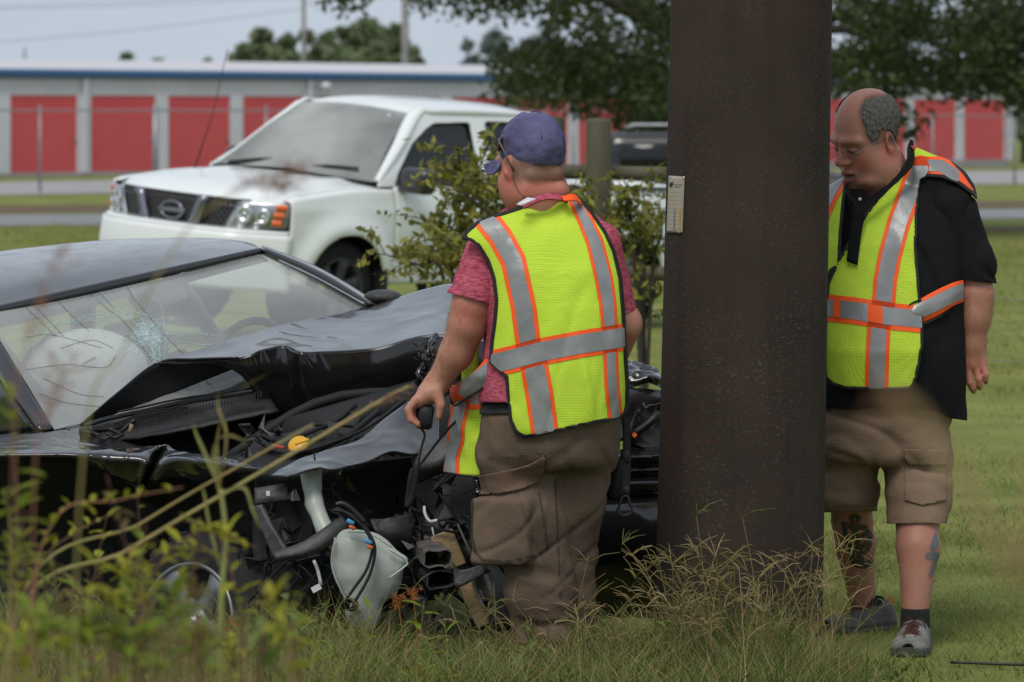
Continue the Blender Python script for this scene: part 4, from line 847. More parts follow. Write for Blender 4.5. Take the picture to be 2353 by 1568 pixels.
for P in ([(772, 1166), (800, 1182), (832, 1208), (850, 1236), (856, 1262), (842, 1310), (815, 1350), (795, 1378)], [(765, 1172), (795, 1178), (828, 1196), (846, 1222), (862, 1262), (850, 1320), (822, 1372), (812, 1385)], [(772, 1160), (788, 1158), (810, 1172), (838, 1200)]): wr.tube(spline([U(x, y, 12.92) for x, y in P], 28), .0055 if len(P) > 4 else .009, 6)
wr.build('wiring', M_black, car, kind='stuff')
for (x, y) in ((805, 1203), (846, 1248)):
    cb = MB().box(U(x, y-3, 12.90), (.026, .02, .014), euler(0, .5, 0), bev=.003).build('connector', M_blu, car); MB().box(U(x+4, y+9, 12.90), (.022, .018, .012), euler(0, .5, 0), bev=.003).build('connector_lock', M_org, cb)
def rect_beam(name, a, b, w, h, m, par=None):
    a, b = np.asarray(a), np.asarray(b); t = nrm(b-a); sx = nrm(np.cross(t, [0, 0, 1])); sz = np.cross(sx, t); V = []
    for k, s in enumerate(np.linspace(0, 1, 9)):
        c = a+(b-a)*s; 
        for q in range(16):
            an = 2*pi*q/16+pi/16; e = np.array([cos(an), sin(an)]); e = e/max(abs(e)); V.append(c+sx*e[0]*w/2+sz*e[1]*h/2)
    V = np.array(V); V += (noise(V, 26, 2)*.006)[:, None]*np.array([1, .5, 1]); f = [(i*16+j, i*16+(j+1) % 16, (i+1)*16+(j+1) % 16, (i+1)*16+j) for i in range(8) for j in range(16)]
    return mk(name, V, f, m, par or car, solid=.004, smooth=False)
rect_beam('crash_beam', U(958, 1232, 13.5), U(1006, 1284, 12.98), .082, .052, M_rail); rect_beam('crash_beam', U(965, 1290, 13.45), U(1012, 1334, 13.0), .078, .045, M_scuff)
MB().box(U(1030, 1265, 13.16), (.075, .03, .12), euler(0, radians(-22), 0), bev=.004).build('foam_panel', M_tan, car, smooth=False)
MB().box(U(1090, 1385, 13.06), (.05, .03, .16), euler(0, radians(-24), .1), bev=.004).build('foam_panel', M_tan, car, smooth=False)
MB().box(U(1072, 1250, 13.14), (.006, .03, .14), euler(0, radians(-24), 0)).box(U(1110, 1390, 13.03), (.006, .03, .17), euler(0, radians(-24), 0)).build('panel_rim', M_rail, car, kind='stuff')
cpatch('bracket', [[(1040, 1290, 12.98), (1060, 1310, 12.98), (1116, 1295, 13.0)], [(1046, 1350, 12.97), (1066, 1345, 12.97), (1116, 1318, 12.99)]], M_scuff, 6, 14, .014, .004, 30)
cpatch('splash_shield', [[(950, 1090, 13.4), (1010, 1070, 13.4), (1080, 1060, 13.45)], [(960, 1180, 13.35), (1030, 1150, 13.35), (1090, 1130, 13.4)], [(1000, 1240, 13.3), (1070, 1230, 13.3), (1110, 1260, 13.35)], [(1060, 1320, 13.3), (1120, 1330, 13.2), (1170, 1340, 13.25)], [(1080, 1450, 13.2), (1140, 1450, 13.15), (1190, 1450, 13.2)]], M_plast, 24, 20, .012, .012, 10)
cpatch('splash_shield', [[(945, 1045, 13.25), (1000, 1020, 13.25), (1060, 980, 13.3)], [(950, 1080, 13.22), (1010, 1060, 13.2), (1080, 1010, 13.25)], [(960, 1110, 13.28), (1020, 1085, 13.26), (1090, 1060, 13.3)]], M_scuff, 12, 16, .012, .006, 16)
MB().tube(spline([U(975, 1165, 13.05), U(977, 1182, 13.02), U(988, 1198, 13.0), U(1004, 1196, 12.98)], 12), .005, 6).tube([U(993, 1212, 13.05), U(999, 1242, 13.05)], .003, 5).build('hose_hook', mat('white_hose', (.6, .58, .55), .5), car, kind='stuff')
MB().box(U(616, 1134, 13.05), (.012, .01, .014)).box(U(727, 1352, 13.0), (.03, .01, .018), euler(0, -.5, 0)).build('plastic_clip', M_trim, car, smooth=False, kind='stuff')
MB().tube(spline([U(722, 1290, 13.05), U(730, 1310, 13.02), U(738, 1345, 13.02)], 8), .006, 6).build('washer_hose', M_trim, car)
# seams of the tank, torn fragments, loose cables in the exposed corner and engine bay
MB().tube(spline([U(770, 1235, 12.97), U(762, 1300, 12.965), U(790, 1370, 12.965), U(820, 1430, 12.97)], 20), .0022, 5).tube(spline([U(800, 1222, 12.955), U(850, 1228, 12.945), U(900, 1258, 12.955)], 16), .0022, 5).tube(spline([U(893, 1262, 12.95), U(934, 1290, 12.97), U(928, 1304, 12.965), U(893, 1330, 12.95)], 14), .0035, 5).build('mould_seam', M_tank, tank, kind='stuff')
lq = lambda P: np.where(1.77-(P[:, 2]) > 0, 1, 1)
fg = MB()
def shard(px, py, Y, sx, sy, m=0):
    n = 7; a = np.sort(rng.random(n)*2*pi); c = U(px, py, Y); R_ = euler(rng.random()*6, rng.normal()*.5, rng.normal()*.6); r = .55+.6*rng.random(n)
    top = np.array([[cos(t)*sx*q, .004+.02*q*rng.normal(), sin(t)*sy*q] for t, q in zip(a, r)]); bot = top-[0, .006, 0]; V = np.vstack([top, bot])@R_.T+c
    fg.add(V, [tuple(range(n)), tuple(range(2*n-1, n-1, -1))]+[(k, k+n, (k+1) % n+n, (k+1) % n) for k in range(n)], m)
for k in range(70): shard(rng.uniform(585, 1120), rng.uniform(1095, 1420), rng.uniform(13.2, 13.42), rng.uniform(.008, .03), rng.uniform(.012, .07), rng.choice([0, 0, 0, 0, 2]))
for k in range(40): shard(rng.uniform(930, 1130), rng.uniform(1180, 1450), rng.uniform(13.08, 13.3), rng.uniform(.008, .03), rng.uniform(.012, .055), rng.choice([0, 0, 0, 1, 3]))
for k in range(26): shard(rng.uniform(560, 960), rng.uniform(985, 1070), rng.uniform(13.45, 13.7), rng.uniform(.015, .06), rng.uniform(.01, .03), rng.choice([0, 0, 1]))
for k in range(14): shard(rng.uniform(1400, 1510), rng.uniform(930, 1040), rng.uniform(13.9, 14.0), rng.uniform(.01, .03), rng.uniform(.01, .04), rng.choice([0, 1]))
fg.build('torn_fragments', [M_plast, M_scuff, M_bp, M_rail], car, smooth=False, kind='stuff')
lc = MB()
for k in range(26):
    a = np.array([rng.uniform(600, 1080), rng.uniform(1090, 1330)]); P = [U(a[0], a[1], 13.2)]
    for q in range(4): a = a+rng.normal(size=2)*[32, 34]+[0, 14]; P.append(U(a[0], a[1], 13.12+.1*rng.random()))
    lc.tube(spline(P, 16), rng.choice([.002, .003, .005]), 5)
for k in range(7):
    a = np.array([rng.uniform(560, 900), rng.uniform(980, 1050)]); P = [U(a[0], a[1], 13.55)]
    for q in range(4): a = a+rng.normal(size=2)*[40, 12]; P.append(U(a[0], a[1], 13.5+.1*rng.random()))
    lc.tube(spline(P, 16), rng.choice([.003, .005, .008]), 5)
lc.build('loose_cables', M_rubber, car, kind='stuff')
sc_ = MB()
for k in range(60): p = np.array([rng.uniform(960, 1000), rng.uniform(775, 905)]); sc_.tube([U(p[0], p[1], 13.93), U(p[0]+rng.normal()*8, p[1]+rng.normal()*10, 13.93+.02*rng.normal())], .0025, 4)
sc_.build('bent_metal_edge', M_plast, mh, kind='stuff')
# left front: fender nose, empty headlight opening, bumper cover
cpatch('front_fender', [[(1340, 890, 13.86), (1440, 893, 13.93), (1513, 897, 14.0), (1580, 905, 14.1)], [(1340, 930, 13.78), (1425, 940, 13.86), (1480, 915, 13.94), (1580, 915, 14.05)], [(1340, 1030, 13.74), (1436, 1010, 13.84), (1466, 945, 13.9), (1515, 922, 13.98)]], M_bp, 16, 30, .006, .004, 10)
cpatch('headlight_housing', [[(1436, 1000, 13.9), (1470, 945, 13.98), (1530, 925, 14.05)], [(1445, 1020, 13.95), (1480, 985, 14.0), (1530, 985, 14.05)], [(1440, 1042, 13.9), (1480, 1040, 13.92), (1530, 1036, 13.98)]], M_plast, 12, 20, .01, .012, 18)
MB().box(U(1458, 1000, 13.86), (.014, .008, .014), euler(0, .6, 0)).build('marker_lens', M_amber, car, smooth=False)
MB().tube(spline([U(1450, 1000, 13.9), U(1475, 985, 13.9), U(1500, 965, 13.9), U(1512, 950, 13.92)], 8), .014, 6).build('headlight_stay', M_black, car)
brow = []
for py, Y in ((1030, 13.95), (1040, 13.88), (1048, 13.83), (1056, 13.86), (1062, 13.98), (1090, 13.98), (1097, 13.86), (1106, 13.82), (1122, 13.82), (1132, 13.86), (1170, 13.80), (1230, 13.76), (1300, 13.78), (1360, 13.85), (1420, 13.97)):
    brow.append([(px_, py+(8*(1510-px_)/140 if py < 1140 else 0), Y+.00069*(px_-1510)) for px_ in (1090, 1160, 1230, 1300, 1370, 1440, 1510, 1580)])
cpatch('bumper_cover', brow, M_bp, 90, 40, .006, .006, 6)
# ================================================================ steel utility pole
def polemat():
    m = bpy.data.materials.new('weathering_steel'); m.use_nodes = True; t = m.node_tree; b = t.nodes['Principled BSDF']; b.inputs['Roughness'].default_value = .9; b.inputs['Specular IOR Level'].default_value = .15
    tc = t.nodes.new('ShaderNodeTexCoord'); mp = t.nodes.new('ShaderNodeMapping'); mp.inputs['Scale'].default_value = (1, 1, 9); t.links.new(tc.outputs['Object'], mp.inputs[0])
    def nz(sc, det, vec): n = t.nodes.new('ShaderNodeTexNoise'); n.inputs['Scale'].default_value = sc; n.inputs['Detail'].default_value = det; t.links.new(vec, n.inputs['Vector']); return n.outputs['Fac']
    def ramp(f, p0, c0, p1, c1): r = t.nodes.new('ShaderNodeValToRGB'); r.color_ramp.elements[0].position = p0; r.color_ramp.elements[0].color = (*c0, 1); r.color_ramp.elements[1].position = p1; r.color_ramp.elements[1].color = (*c1, 1); t.links.new(f, r.inputs[0]); return r.outputs[0]
    def mixc(f, a, c): x = t.nodes.new('ShaderNodeMix'); x.data_type = 'RGBA'; t.links.new(f, x.inputs[0]); t.links.new(a, x.inputs[6]); t.links.new(c, x.inputs[7]); return x.outputs[2]
    base = ramp(nz(3.2, 5, tc.outputs['Object']), .35, (.034, .0265, .0215), .65, (.048, .033, .026))
    red = ramp(nz(4, 2, mp.outputs[0]), .0, (.066, .024, .018), 1, (.066, .024, .018)); redm = ramp(nz(16, 3, mp.outputs[0]), .56, (0, 0, 0), .72, (.75, .75, .75))
    gr = ramp(nz(4, 2, tc.outputs['Object']), 0, (.060, .078, .074), 1, (.085, .105, .10)); mp2 = t.nodes.new('ShaderNodeMapping'); mp2.inputs['Scale'].default_value = (1, 1, 1.6); t.links.new(tc.outputs['Object'], mp2.inputs[0])
    grm = ramp(nz(95, 2, mp2.outputs[0]), .58, (0, 0, 0), .74, (1, 1, 1)); big = ramp(nz(2.2, 3, tc.outputs['Object']), .35, (0, 0, 0), .62, (1, 1, 1))
    mu = t.nodes.new('ShaderNodeMath'); mu.operation = 'MULTIPLY'; t.links.new(grm, mu.inputs[0]); t.links.new(big, mu.inputs[1])
    mp3 = t.nodes.new('ShaderNodeMapping'); mp3.inputs['Scale'].default_value = (9, 9, .45); t.links.new(tc.outputs['Object'], mp3.inputs[0])
    stk = ramp(nz(1.4, 5, mp3.outputs[0]), .50, (0, 0, 0), .75, (.55, .55, .55)); dk = ramp(nz(1, 1, tc.outputs['Object']), 0, (.020, .017, .016), 1, (.020, .017, .016))
    t.links.new(mixc(stk, mixc(mu.outputs[0], mixc(redm, base, red), gr), dk), b.inputs['Base Color'])
    wv = t.nodes.new('ShaderNodeTexWave'); wv.wave_type = 'BANDS'; wv.bands_direction = 'Z'; wv.inputs['Scale'].default_value = 62; wv.inputs['Distortion'].default_value = .6; t.links.new(tc.outputs['Object'], wv.inputs['Vector'])
    bp_ = t.nodes.new('ShaderNodeBump'); bp_.inputs['Strength'].default_value = .16; bp_.inputs['Distance'].default_value = .003; t.links.new(wv.outputs['Fac'], bp_.inputs['Height'])
    b2 = t.nodes.new('ShaderNodeBump'); b2.inputs['Strength'].default_value = .3; b2.inputs['Distance'].default_value = .004; t.links.new(nz(70, 4, tc.outputs['Object']), b2.inputs['Height']); t.links.new(bp_.outputs[0], b2.inputs['Normal']); t.links.new(b2.outputs[0], b.inputs['Normal']); return m
M_pole = polemat()
PY = 13.35
pa, pb = U(1727, 0, PY), U(1694, 1568, PY); ra, rb = 185*PY/F, 193.5*PY/F
def pole_c(z): t = (z-pb[2])/(pa[2]-pb[2]); return pb+(pa-pb)*t, rb+(ra-rb)*t
pole = thing('steel_pole', 'thick brown weathered steel utility pole between the two men with a metal tag', 'utility pole', pole_c(0)[0])
MB().lathe([(pole_c(z)[1], z) for z in np.linspace(-.4, 9.5, 60)], 96, pole_c(0)[0]*[1, 1, 0], nrm(pa-pb)).build('shaft', M_pole, pole) if False else None
V = []; zs = np.linspace(-.4, 9.5, 70)
for z in zs:
    c, r = pole_c(z)
    for a in np.linspace(0, 2*pi, 97)[:-1]: V.append(c+np.array([r*cos(a), r*sin(a), 0]))
mk('shaft', V, [(i*96+j, i*96+(j+1) % 96, (i+1)*96+(j+1) % 96, (i+1)*96+j) for i in range(69) for j in range(96)], M_pole, pole)
# number plate riveted to it
def on_pole(px, py, lift=0):
    d = np.array([(px-CX)/F, 1, (HY-py)/F]); z = HC-(py-HY)*PY/F; c, r = pole_c(z); r += lift; x = (px-CX)/F; y = PY-.2
    for _ in range(12): xx = x*y-c[0]; y = c[1]-math.sqrt(max(1e-6, r*r-xx*xx))
    return np.array([x*y, y, HC+d[2]*y])
def plate_pt(u, v, lift): return on_pole((1537+36*u)-5*v, (404+2*u)+(131)*v, lift)
def platemat():
    m = bpy.data.materials.new('brushed_plate'); m.use_nodes = True; t = m.node_tree; b = t.nodes['Principled BSDF']; b.inputs['Metallic'].default_value = .7; b.inputs['Roughness'].default_value = .38
    b.inputs['Base Color'].default_value = (.50, .43, .34, 1); b.inputs['Anisotropic'].default_value = .5; return m
V = [plate_pt(u, v, .003) for v in np.linspace(0, 1, 20) for u in np.linspace(0, 1, 14)]
M_plate = platemat(); M_ink = mat('black_print', (.01, .01, .01), .6)
plate = mk('number_plate', V, gridF(20, 14), M_plate, pole, solid=.002, off=0)
for u, v in ((.06, .03), (.92, .03), (.06, .965), (.92, .965)):
    p = plate_pt(u, v, .005); n = nrm(p-pole_c(p[2])[0]); MB().lathe([(.0035, -.002), (.003, .001), (.001, .002), (.0001, .0022)], 8, p, n).build('rivet', M_chrome, plate)
def quad_on(name, u0, v0, u1, v1, m, lift=.0052, n=6):
    V = [plate_pt(u, v, lift) for v in np.linspace(v0, v1, 3) for u in np.linspace(u0, u1, n)]; return mk(name, V, gridF(3, n), m, plate, smooth=False)
for i in range(10): quad_on('plate_line', .12, .288+.070*i, .9, .2905+.070*i, M_ink)
for i in range(8): quad_on('plate_mark', .02, .35+.070*i, .045, .362+.070*i, M_ink)
for i, (c, u0, u1) in enumerate((((.30, .22, .27), .40, .50), ((.52, .50, .16), .66, .74), ((.62, .34, .18), .76, .84))):      # diffraction sheen of the metal, painted on as colour bands
    quad_on('tint_band', u0, .58, u1, .985, mat('tint_%s' % ('pink', 'green', 'orange')[i], c, .35, metal=.6), .0046)
def text_on(name, body, u, v, size, mt):
    cu = bpy.data.curves.new(name, 'FONT'); cu.body = body; cu.size = 1; cu.offset = .015; o = bpy.data.objects.new(name, cu); COL.objects.link(o); dg = bpy.context.evaluated_depsgraph_get(); me = o.evaluated_get(dg).to_mesh()
    Q = np.array([x.co[:] for x in me.vertices]); Fs = [list(p.vertices) for p in me.polygons]; o.evaluated_get(dg).to_mesh_clear(); COL.objects.unlink(o); bpy.data.objects.remove(o)
    V = [plate_pt(u+q[0]*size[0], v-q[1]*size[1], .0054) for q in Q]; return mk(name, V, Fs, mt, plate, smooth=False)
text_on('plate_logo', 'MP', .04, .205, (.19, .135), M_ink); text_on('plate_text', 'McWANE', .37, .165, (.105, .030), M_ink); text_on('plate_text', 'POLES', .37, .205, (.105, .030), M_ink)
# ================================================================ people
def skinmat(name, base, red, dark):
    m = bpy.data.materials.new(name); m.use_nodes = True; t = m.node_tree; b = t.nodes['Principled BSDF']; b.inputs['Roughness'].default_value = .52; b.inputs['Specular IOR Level'].default_value = .35
    b.inputs['Subsurface Weight'].default_value = .12; b.inputs['Subsurface Radius'].default_value = (.012, .005, .003)
    tc = t.nodes.new('ShaderNodeTexCoord'); n = t.nodes.new('ShaderNodeTexNoise'); n.inputs['Scale'].default_value = 26; n.inputs['Detail'].default_value = 5; t.links.new(tc.outputs['Object'], n.inputs['Vector'])
    def attr(k): a = t.nodes.new('ShaderNodeAttribute'); a.attribute_name = k; return a.outputs['Fac']
    def mix(f, a, c):
        x = t.nodes.new('ShaderNodeMix'); x.data_type = 'RGBA'; t.links.new(f, x.inputs[0])
        for v, i in ((a, 6), (c, 7)):
            if isinstance(v, tuple): x.inputs[i].default_value = (*v, 1)
            else: t.links.new(v, x.inputs[i])
        return x.outputs[2]
    ra_ = t.nodes.new('ShaderNodeMapRange'); ra_.inputs[1].default_value = .35; ra_.inputs[2].default_value = .7; ra_.inputs[4].default_value = .85; t.links.new(n.outputs['Fac'], ra_.inputs[0])
    c = mix(ra_.outputs[0], base, tuple(.5*(a+b_) for a, b_ in zip(base, red))); c = mix(attr('red'), c, red); c = mix(attr('dark'), c, dark); t.links.new(c, b.inputs['Base Color'])
    n2 = t.nodes.new('ShaderNodeTexNoise'); n2.inputs['Scale'].default_value = 190; n2.inputs['Detail'].default_value = 3; t.links.new(tc.outputs['Object'], n2.inputs['Vector'])
    bp_ = t.nodes.new('ShaderNodeBump'); bp_.inputs['Strength'].default_value = .18; bp_.inputs['Distance'].default_value = .002; t.links.new(n2.outputs['Fac'], bp_.inputs['Height']); t.links.new(bp_.outputs[0], b.inputs['Normal']); return m
M_skin = skinmat('sunburnt_skin', (.41, .205, .145), (.42, .125, .092), (.085, .050, .036))
def meshcloth(name, col):
    m = mat(name, col, .75, noise_amt=.10, nscale=5, spec=.2); t = m.node_tree; b = t.nodes['Principled BSDF']
    tc = t.nodes.new('ShaderNodeTexCoord'); v = t.nodes.new('ShaderNodeTexVoronoi'); v.inputs['Scale'].default_value = 200; v.inputs['Randomness'].default_value = .15; t.links.new(tc.outputs['Object'], v.inputs['Vector'])
    bp_ = t.nodes.new('ShaderNodeBump'); bp_.inputs['Strength'].default_value = .7; bp_.inputs['Distance'].default_value = .003; t.links.new(v.outputs['Distance'], bp_.inputs['Height']); t.links.new(bp_.outputs[0], b.inputs['Normal']); return m
M_lime = meshcloth('lime_mesh_cloth', (.52, .72, .055)); M_or = mat('orange_tape', (.95, .10, .006), .6, noise_amt=.08, nscale=20)
M_sil = mat('silver_reflective_tape', (.29, .295, .30), .38, metal=.25, col2=(.21, .215, .22), nscale=9, bump=.15, bscale=40, detail=6)
M_bind = mat('black_binding', (.012, .012, .012), .8)
M_pink = mat('heather_red_shirt', (.50, .115, .165), .9, col2=(.24, .032, .060), nscale=46, stretch=(1, 1, 3.5), detail=6, spec=.2)
M_trs = mat('brown_work_canvas', (.150, .105, .076), .9, col2=(.088, .065, .048), nscale=5, bump=.25, bscale=120, detail=8, spec=.15)
M_flap = mat('worn_canvas_flap', (.155, .098, .072), .9, noise_amt=.3, nscale=9, bump=.2, bscale=120, spec=.15)
M_cap = mat('faded_purple_cotton', (.125, .118, .225), .9, col2=(.075, .070, .145), nscale=16, bump=.3, bscale=40, detail=8, spec=.15)
M_polo = mat('black_pique', (.010, .010, .011), .9, bump=.3, bscale=300, spec=.15)
M_khaki = mat('khaki_ripstop', (.235, .165, .115), .9, col2=(.17, .115, .08), nscale=6, bump=.25, bscale=110, detail=6, spec=.15)
M_hair = mat('short_grey_hair', (.175, .166, .153), .85, col2=(.08, .075, .069), nscale=230, stretch=(1, 1, .4), bump=.9, bscale=130, detail=4, spec=.2)
M_shoe = mat('grey_trail_shoe', (.105, .10, .088), .8, col2=(.19, .19, .175), nscale=24, bump=.4, bscale=150); M_shoe2 = mat('black_trail_shoe', (.045, .045, .045), .8, col2=(.10, .095, .085), nscale=22, bump=.4, bscale=150)
M_sole = mat('shoe_sole', (.07, .07, .072), .85, noise_amt=.3, nscale=30); M_sock = mat('black_sock', (.012, .012, .013), .95); M_lace = mat('dark_red_lace', (.055, .012, .010), .8); M_ora = mat('orange_shoe_accent', (.7, .13, .02), .7)
M_boot = mat('dusty_boot', (.05, .038, .028), .85, noise_amt=.3)
M_ink2 = mat('tattoo_ink', (.028, .028, .03), .6, col2=(.10, .065, .05), nscale=60); M_inkb = mat('blue_tattoo_ink', (.06, .115, .14), .6, col2=(.16, .12, .10), nscale=40)
M_eye = mat('eye_white', (.5, .48, .46), .2); M_lip = mat('lips', (.36, .13, .11), .45)
M_gl = mat('sunglass_frame', (.11, .10, .075), .35, metal=.4); M_glens = mat('amber_lens_tint', (.22, .06, .02), .12, coat=.5)

def frame(fwd, roll=0):
    f = nrm(fwd); l = nrm(np.cross([0, 0, 1], f)); u = np.cross(f, l); l2 = l*cos(roll)+u*sin(roll); u2 = np.cross(f, l2); return np.c_[-l2, f, u2]     # local x = person's right
def head_sdf(c, Rm, k, mouth=.006, fat=1.0):
    def f(P):
        Q = (P-c)@Rm/k; A = np.abs(Q); S = A.copy(); S[:, 1:] = Q[:, 1:]                     # mirrored copy for paired features
        d = ell(Q, (0, -.012, .052), (.077, .098, .086)); d = smin(d, ell(Q, (0, .03, -.01), (.068, .070, .098)), .035)
        d = smin(d, ell(Q, (0, .042, -.083), (.056*fat, .050, .045)), .03); d = smin(d, ell(S, (.044, .046, -.040), (.027*fat, .030, .032)), .03); d = smin(d, ell(Q, (0, .066, -.074), (.034, .034, .030)), .02)
        d = smin(d, ell(S, (.052*fat, .0, -.075), (.026, .05, .04)), .035)
        d = smin(d, rc(S, (.012, .097, .024), (.050, .080, .022), .012, .010), .018)           # brow
        d = smin(d, rc(Q, (0, .094, .012), (0, .119, -.030), .0085, .0135), .012); d = smin(d, ell(S, (.0135, .107, -.035), (.0095, .012, .008)), .008)
        d = smax(d, -ell(S, (.034, .114, .000), (.023, .024, .014)), .012)                     # eye sockets
        d = smin(d, ell(S, (.032, .083, -.001), (.0145, .0135, .0125)), .003)
        d = smin(d, rc(S, (0, .105, -.0635), (.027, .090, -.072), .0095, .0060), .004); d = smin(d, rc(S, (0, .103, -.0855), (.025, .090, -.080), .0115, .0070), .004)
        d = smax(d, -rc(S, (0, .117, -.0742), (.024, .098, -.0755), mouth, mouth*.45), .002)
        d = smin(d, ell(Q, (0, .086, -.112), (.026, .022, .020)), .015)
        e = ell(S, (.083, -.006, -.008), (.0095, .022, .034), np.array([[cos(.35), -sin(.35), 0], [sin(.35), cos(.35), 0], [0, 0, 1]]).T); e = smax(e, -ell(S, (.094, -.002, -.004), (.010, .011, .019)), .004)
        return smin(d, e, .007)*k
    return f
def attrs_head(V, c, Rm, k):
    Q = (V-c)@Rm/k; A = np.abs(Q)
    red = np.exp(-((A[:, 0]-.045)**2/.0007+(Q[:, 1]-.07)**2/.002+(Q[:, 2]+.04)**2/.0009))*.75+np.exp(-(A[:, 0]**2/.0003+(Q[:, 2]+.025)**2/.0012))*(Q[:, 1] > .08)*.7+.75*sm(.072, .086, A[:, 0])*sm(.05, .03, np.abs(Q[:, 1]+.006))*sm(.055, .035, np.abs(Q[:, 2]+.008))
    return Q, np.clip(red, 0, 1)
def stripe_parts(par, V, Fs, sil, ora, lift=.0022, cam_only=True):
    N = vnormals(V, Fs); Q = proj(V)
    for nm, fl_, m, l in (('orange_tape', ora, M_or, lift), ('reflective_stripe', sil, M_sil, lift*1.6)):
        for fld in fl_:
            s = fld(Q)
            if s.max() > 0:
                v, f = clip(V+N*l, Fs, s)
                if len(f) > 30: mks(nm, v, f, m, par)
def pieces(v, f):                                             # connected pieces of a clipped mesh, largest first
    lab = np.arange(len(v))
    while True:
        m = lab[f].min(1); new = lab.copy()
        for i in range(3): np.minimum.at(new, f[:, i], m)
        new = new[new]
        if (new == lab).all(): break
        lab = new
    out = []
    for k in np.unique(lab):
        ff = f[lab[f[:, 0]] == k]
        if len(ff) < 24: continue
        u = np.unique(ff); mp = np.full(len(v), -1); mp[u] = np.arange(len(u)); out.append((v[u], mp[ff]))
    return sorted(out, key=lambda q: -len(q[1]))
def mks(name, v, f, m, par, **k):
    for a, b in pieces(v, f): o = mk(name, a, b, m, par, **k)
    return o
def join(parts):
    Vs, Fs, n = [], [], 0
    for V, f in parts:
        f = np.asarray(f)
        if f.shape[1] == 4: f = np.concatenate([f[:, [0, 1, 2]], f[:, [0, 2, 3]]])
        Vs.append(V); Fs.append(f+n); n += len(V)
    return np.concatenate(Vs), np.concatenate(Fs)
def bounds(*pts, pad=.15): P = np.array(pts); return P.min(0)-pad, P.max(0)+pad

# ---------------------------------------------------------------- man in the purple cap, seen from behind
LY = 12.9; ls = F/LY
def A(x, y, d=0): p = U(x, y, LY); return p+[0, d, 0]
def lrows(T, up=0): return [(HC-(y-HY)/ls, ((l+r)/2-CX)/ls, LY+dy, (r-l)/2/ls+up, ry+up) for y, l, r, ry, dy in T]
man1 = thing('person', 'man in purple cap and lime safety vest seen from behind, holding a radio microphone', 'person', (A(1255, 0)[0], LY, 0))
TOR = [(455, 1190, 1322, .075, .03), (490, 1150, 1362, .10, .03), (520, 1112, 1396, .125, .025), (560, 1100, 1412, .145, .02), (620, 1108, 1426, .165, .01), (700, 1116, 1431, .175, 0), (780, 1118, 1434, .185, 0), (850, 1112, 1435, .19, 0), (900, 1106, 1434, .19, 0), (1000, 1100, 1425, .185, 0)]
tor1 = lrows(TOR); tor1i = lrows(TOR, .017)
# body: head, neck, arms and hands
hc1 = A(1222, 378, .01); HR1 = frame((-.62, .78, -.12), 0); hk1 = 1.13; hf1 = head_sdf(hc1, HR1, hk1, fat=1.15)
def hn1(P):
    d = smin(hf1(P), rc(P, A(1230, 405, .0), A(1252, 500, .02), .078, .096), .045)
    d = smin(d, rc(P, A(1205, 447, -.052), A(1282, 438, -.036), .036, .036), .010); d = smin(d, rc(P, A(1222, 405, -.060), A(1276, 400, -.042), .030, .028), .008)
    return d
lo, hi = bounds(A(1120, 270, -.17), A(1330, 520, .2), pad=.01); Vh, fh = nets(hn1, lo, hi, .0045)
def arm1(P):
    d = rc(P, A(1118, 580, .0), A(1088, 700, -.03), .064, .067); d = smin(d, rc(P, A(1088, 690, -.03), A(1077, 738, -.03), .062, .059), .02); d = smin(d, rc(P, A(1072, 752, -.03), A(1048, 812, -.01), .058, .049), .025); d = smin(d, rc(P, A(1048, 812, -.01), A(1003, 884, .02), .050, .035), .025); d = smin(d, rc(P, A(1098, 735, -.045), A(1094, 745, -.045), .026, .022), .02)
    return d
def hand1(P):
    d = smin(rc(P, A(1003, 884, .02), A(985, 905, .02), .036, .037), rc(P, A(982, 905, -.008), A(960, 922, -.012), .026, .021), .02); d = smin(d, rc(P, A(984, 908, .04), A(964, 926, .042), .026, .020), .02)
    for i in range(4):
        y = -.028+.023*i; k, m, t_, e = A(954+3*i, 920+2*i, y), A(939+4*i, 940+2*i, y-.004), A(945+4*i, 962+2*i, y-.008), A(960+3*i, 974+i, y-.010)
        r = (.0125, .0130, .0125, .0108)[i]; d = smin(d, smin(smin(rc(P, k, m, r*1.1, r), rc(P, m, t_, r, r*.92), .004), rc(P, t_, e, r*.92, r*.78), .004), .0045)
    d = smin(d, smin(rc(P, A(1003, 898, -.012), A(1013, 930, -.024), .021, .0145), rc(P, A(1013, 930, -.024), A(1008, 957, -.022), .0145, .0105), .006), .012)
    return d
lo, hi = bounds(A(930, 540, -.12), A(1150, 995, .12), pad=.01); Va, fa = nets(lambda P: smin(arm1(P), hand1(P), .02), lo, hi, .0055)
def arm1r(P):
    d = smin(rc(P, A(1385, 575, .01), A(1428, 745, .05), .050, .050), rc(P, A(1436, 745, .05), A(1408, 850, .17), .056, .038), .03); d = smin(d, rc(P, A(1404, 862, .18), A(1390, 895, .22), .036, .034), .02)
    for i in range(4): d = smin(d, rc(P, A(1380+9*i, 900, .22), A(1376+9*i, 935, .215), .0115, .009), .004)
    return smin(d, rc(P, A(1380, 885, .21), A(1362, 912, .20), .013, .010), .01)
V_arm1 = (Va, fa)
lo, hi = bounds(A(1340, 540, -.1), A(1470, 960, .28), pad=.02); Vr, fr = nets(arm1r, lo, hi, .007)
Vc, fc = nets(lambda P: loft(P, lrows(TOR, -.03)), *bounds(A(1080, 440, -.2), A(1450, 1010, .2), pad=.02), .02)
V, f = join([(Vh, fh), (Va, fa), (Vr, fr), (Vc, fc)])
Q, red = attrs_head(V, hc1, HR1, hk1); px = proj(V); isH = px[:, 1] < 520
